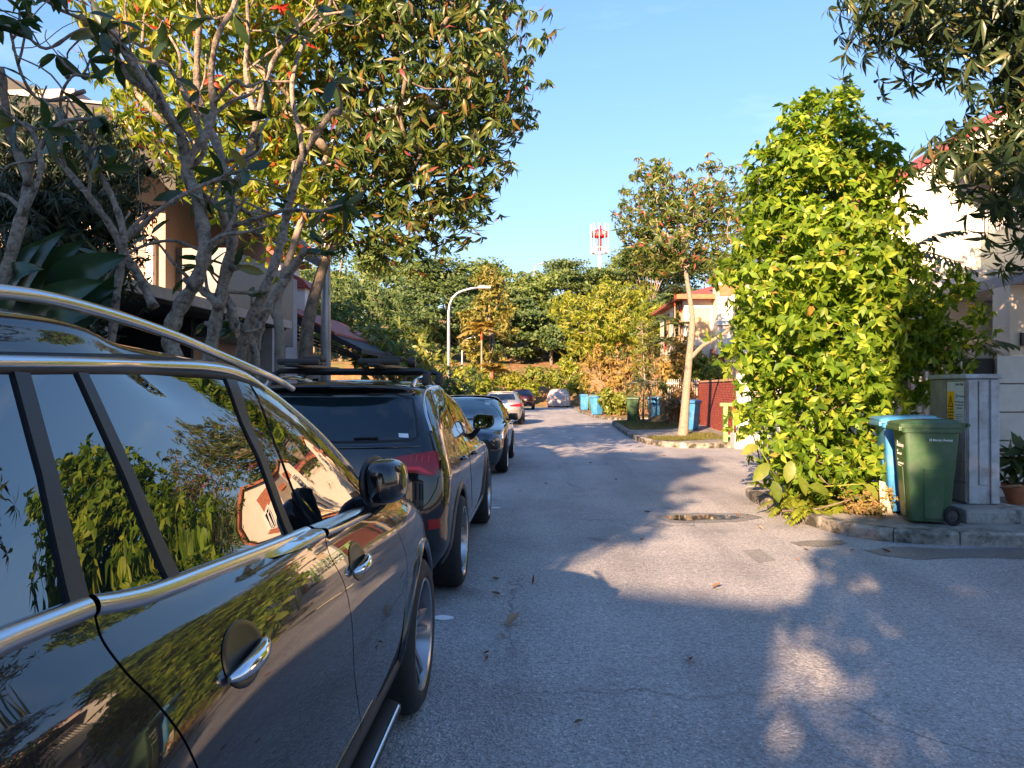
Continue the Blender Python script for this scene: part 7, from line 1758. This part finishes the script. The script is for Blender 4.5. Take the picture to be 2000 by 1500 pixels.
    for sg in (1, -1): B.patch('tail_light', [(sg * .5, .80), (sg * .85, .80), (sg * .86, .92), (sg * .5, .90)], 'y-', M_RED, t, .008, .015, .06)
    return t
saloon()

# ------------------------------------------------------------------ hatchbacks further along
def hatch(loc, label, pcol, plate=None, tall=1.0):
    t = thing('parked_hatchback', label, 'car', loc, 0, 'cars parked along the left kerb')
    z = lambda *a: tuple(q * tall for q in a)
    rings = [
        ring(.80, z(.25, .21, .2), .10, 4.34, .36, .5), ring(.87, z(.42, .34, .32), .03, 4.39, .34, .55), ring(.90, z(.62, .56, .5), 0, 4.42, .34, .6),
        ring(.90, z(.80, .78, .68), .02, 4.38, .34, .62), ring(.875, z(.96, .92, .84), .06, 4.24, .34, .7, wf=.84),
        ring(.835, z(1.06, 1.05, 1.04, 1.02, .99, .975, .96, .96, .99, 1.0), .14, 3.3, .38, .6, wf=.86),
        ring(.765, z(1.2, 1.2, 1.2, 1.2, 1.2, 1.19, 1.17, 1.15, 1.18, 1.19), .32, 2.85, .42, .6, wr=.72, wf=.78),
        ring(.665, z(1.33, 1.33, 1.33, 1.35, 1.365, 1.36, 1.335, 1.31, 1.33, 1.34), .52, 2.38, .45, .55, wr=.62, wf=.68),
        ring(.54, z(1.375, 1.375, 1.38, 1.40, 1.415, 1.41, 1.385, 1.365, 1.38, 1.38), .50, 2.25, .45, .5, wr=.52, wf=.56),
        ring(.27, z(1.395, 1.395, 1.40, 1.42, 1.435, 1.43, 1.41, 1.39, 1.395, 1.395), .52, 2.18, .45, .5, wr=.27, wf=.28),
        ring(.0001, z(1.40, 1.40, 1.405, 1.425, 1.44, 1.435, 1.415, 1.395, 1.40, 1.40), .53, 2.16, .45, .5)]
    B = Body(rings, 6, 5, 2)
    pt = paint('hatch_paint', pcol, .7, .3, 1.7, flake=False)
    B.build(pt, M_BLACK, t, [(.85, .33, .9), (3.55, .33, .9)], .38)
    T = tall
    B.patch('rear_window', [(-.60, 1.08 * T), (.60, 1.08 * T), (.56, 1.2 * T), (.50, 1.325 * T), (-.50, 1.325 * T), (-.56, 1.2 * T)], 'y-', M_GLASS, t, .004, .01, .08)
    for ax in ('x+', 'x-'):
        B.patch('window', [(.62, 1.10 * T), (1.75, 1.03 * T), (1.75, 1.33 * T), (1.0, 1.33 * T)], ax, M_GLASS, t, .004, .01, .08)
        B.patch('window', [(1.80, 1.03 * T), (2.95, .99 * T), (2.4, 1.29 * T), (1.80, 1.33 * T)], ax, M_GLASS, t, .004, .01, .08)
        B.strip('door_seam', [(1.78, 1.0 * T), (1.78, .6), (1.72, .3)], ax, .008, M_SEAL, t, .003, n=2)
    B.patch('windscreen', [(-.60, 1.02 * T), (.60, 1.02 * T), (.54, 1.29 * T), (-.54, 1.29 * T)], 'y+', M_WINDSCREEN, t, .004, .01, .08)
    tl = [(.34, .86 * T), (.62, .90 * T), (.86, .93 * T), (.875, .84 * T), (.80, .79 * T), (.40, .80 * T)]
    for fl in (0, 1):
        lo = B.patch('tail_light', mir(tl) if fl else tl, 'y-', M_RED, t, .012, .02, .05)
        B.strip('light_bar', [(-.82, .87 * T), (-.5, .85 * T)] if fl else [(.5, .85 * T), (.82, .87 * T)], 'y-', .022, M_REDHI, lo, .018, n=3)
        m_ = MB(); sg = -1 if fl else 1; m_.box((sg * .97, 2.75, 1.02 * T), (.19, .11, .14), -sg * R(8), .85); m_.build('mirror', M_BLACK, t, smooth=True, bevel=.03)
    B.patch('rear_bumper', [(-.66, .26), (.66, .26), (.70, .40), (.5, .44), (-.5, .44), (-.70, .40)], 'y-', M_BLACK, t, .012, .02, .06)
    for sg in (-1, 1): B.strip('exhaust_trim', [(sg * .36, .33), (sg * .58, .33)], 'y-', .05, M_CHROME, t, .02, n=4)
    if plate:
        lp = MB(); lp.box((0, -.010, .70 * T), (.52, .012, .12)); lpo = lp.build('licence_plate', M_BLACK, t, bevel=.003)
        lettering('plate_lettering', plate, .105, pm('plate_white', (.8, .8, .8), .4), lpo, (.12, -.018, .70 * T), (R(90), 0, 0), .001)
    for y in (.85, 3.55):
        for sd in (1, -1): make_wheel(t, (sd * .80, y, .33), .33, .22, .235, 5, sd, M_RIM)
    return t
hatch(Vector((-1.78, 31.8, 0)), 'silver hatchback with a black number plate parked beyond the dark blue saloon', (.42, .40, .38), '390P')
hatch(Vector((-1.55, 54.0, 0)), 'dark red hatchback parked last in the row at the end of the street', (.10, .008, .012), None, 1.04)

def covered_car():
    loc = Vector((1.16, 60.2, 0))
    t = thing('covered_car', 'car under a wrinkled pinkish grey cover facing down the street', 'car', loc, R(-4))
    rings = [
        ring(.88, (.12, .10, .10), .05, 4.05, .40, .5), ring(.90, (.42, .40, .38), .02, 4.1, .40, .55), ring(.90, (.75, .72, .7), .06, 4.0, .42, .6),
        ring(.86, (.98, .95, .94), .12, 3.8, .45, .7, wf=.8), ring(.78, (1.18, 1.18, 1.15), .38, 3.2, .5, .7), ring(.66, (1.36, 1.38, 1.34), .62, 2.7, .5, .7), ring(.5, (1.43, 1.45, 1.41), .8, 2.4, .5, .6),
        ring(.25, (1.46, 1.48, 1.44), .9, 2.2, .5, .5), ring(.0001, (1.465, 1.485, 1.445), .95, 2.1, .5, .5)]
    B = Body(rings, 9, 8, 2)
    from mathutils import noise as ns
    for v in B.me.vertices:
        p = v.co; q = ns.noise(Vector((p.x * 2.2, p.y * 1.6, p.z * 1.1))) * .028 + ns.noise(Vector((p.x * 7, p.y * 5, p.z * 2))) * .010
        n = v.normal; v.co = p + n * q
    B.me.polygons.foreach_set('use_smooth', [True] * len(B.me.polygons))
    link('car_cover', B.me, pm('cover_cloth', (.42, .34, .32), .85, var=.1, bump=.004, bscale=14), t)
    for y in (.8, 3.3):
        for sd in (1, -1): make_wheel(t, (sd * .74, y, .31), .31, .2, .22, 5, sd, M_RIM)
    return t
covered_car()
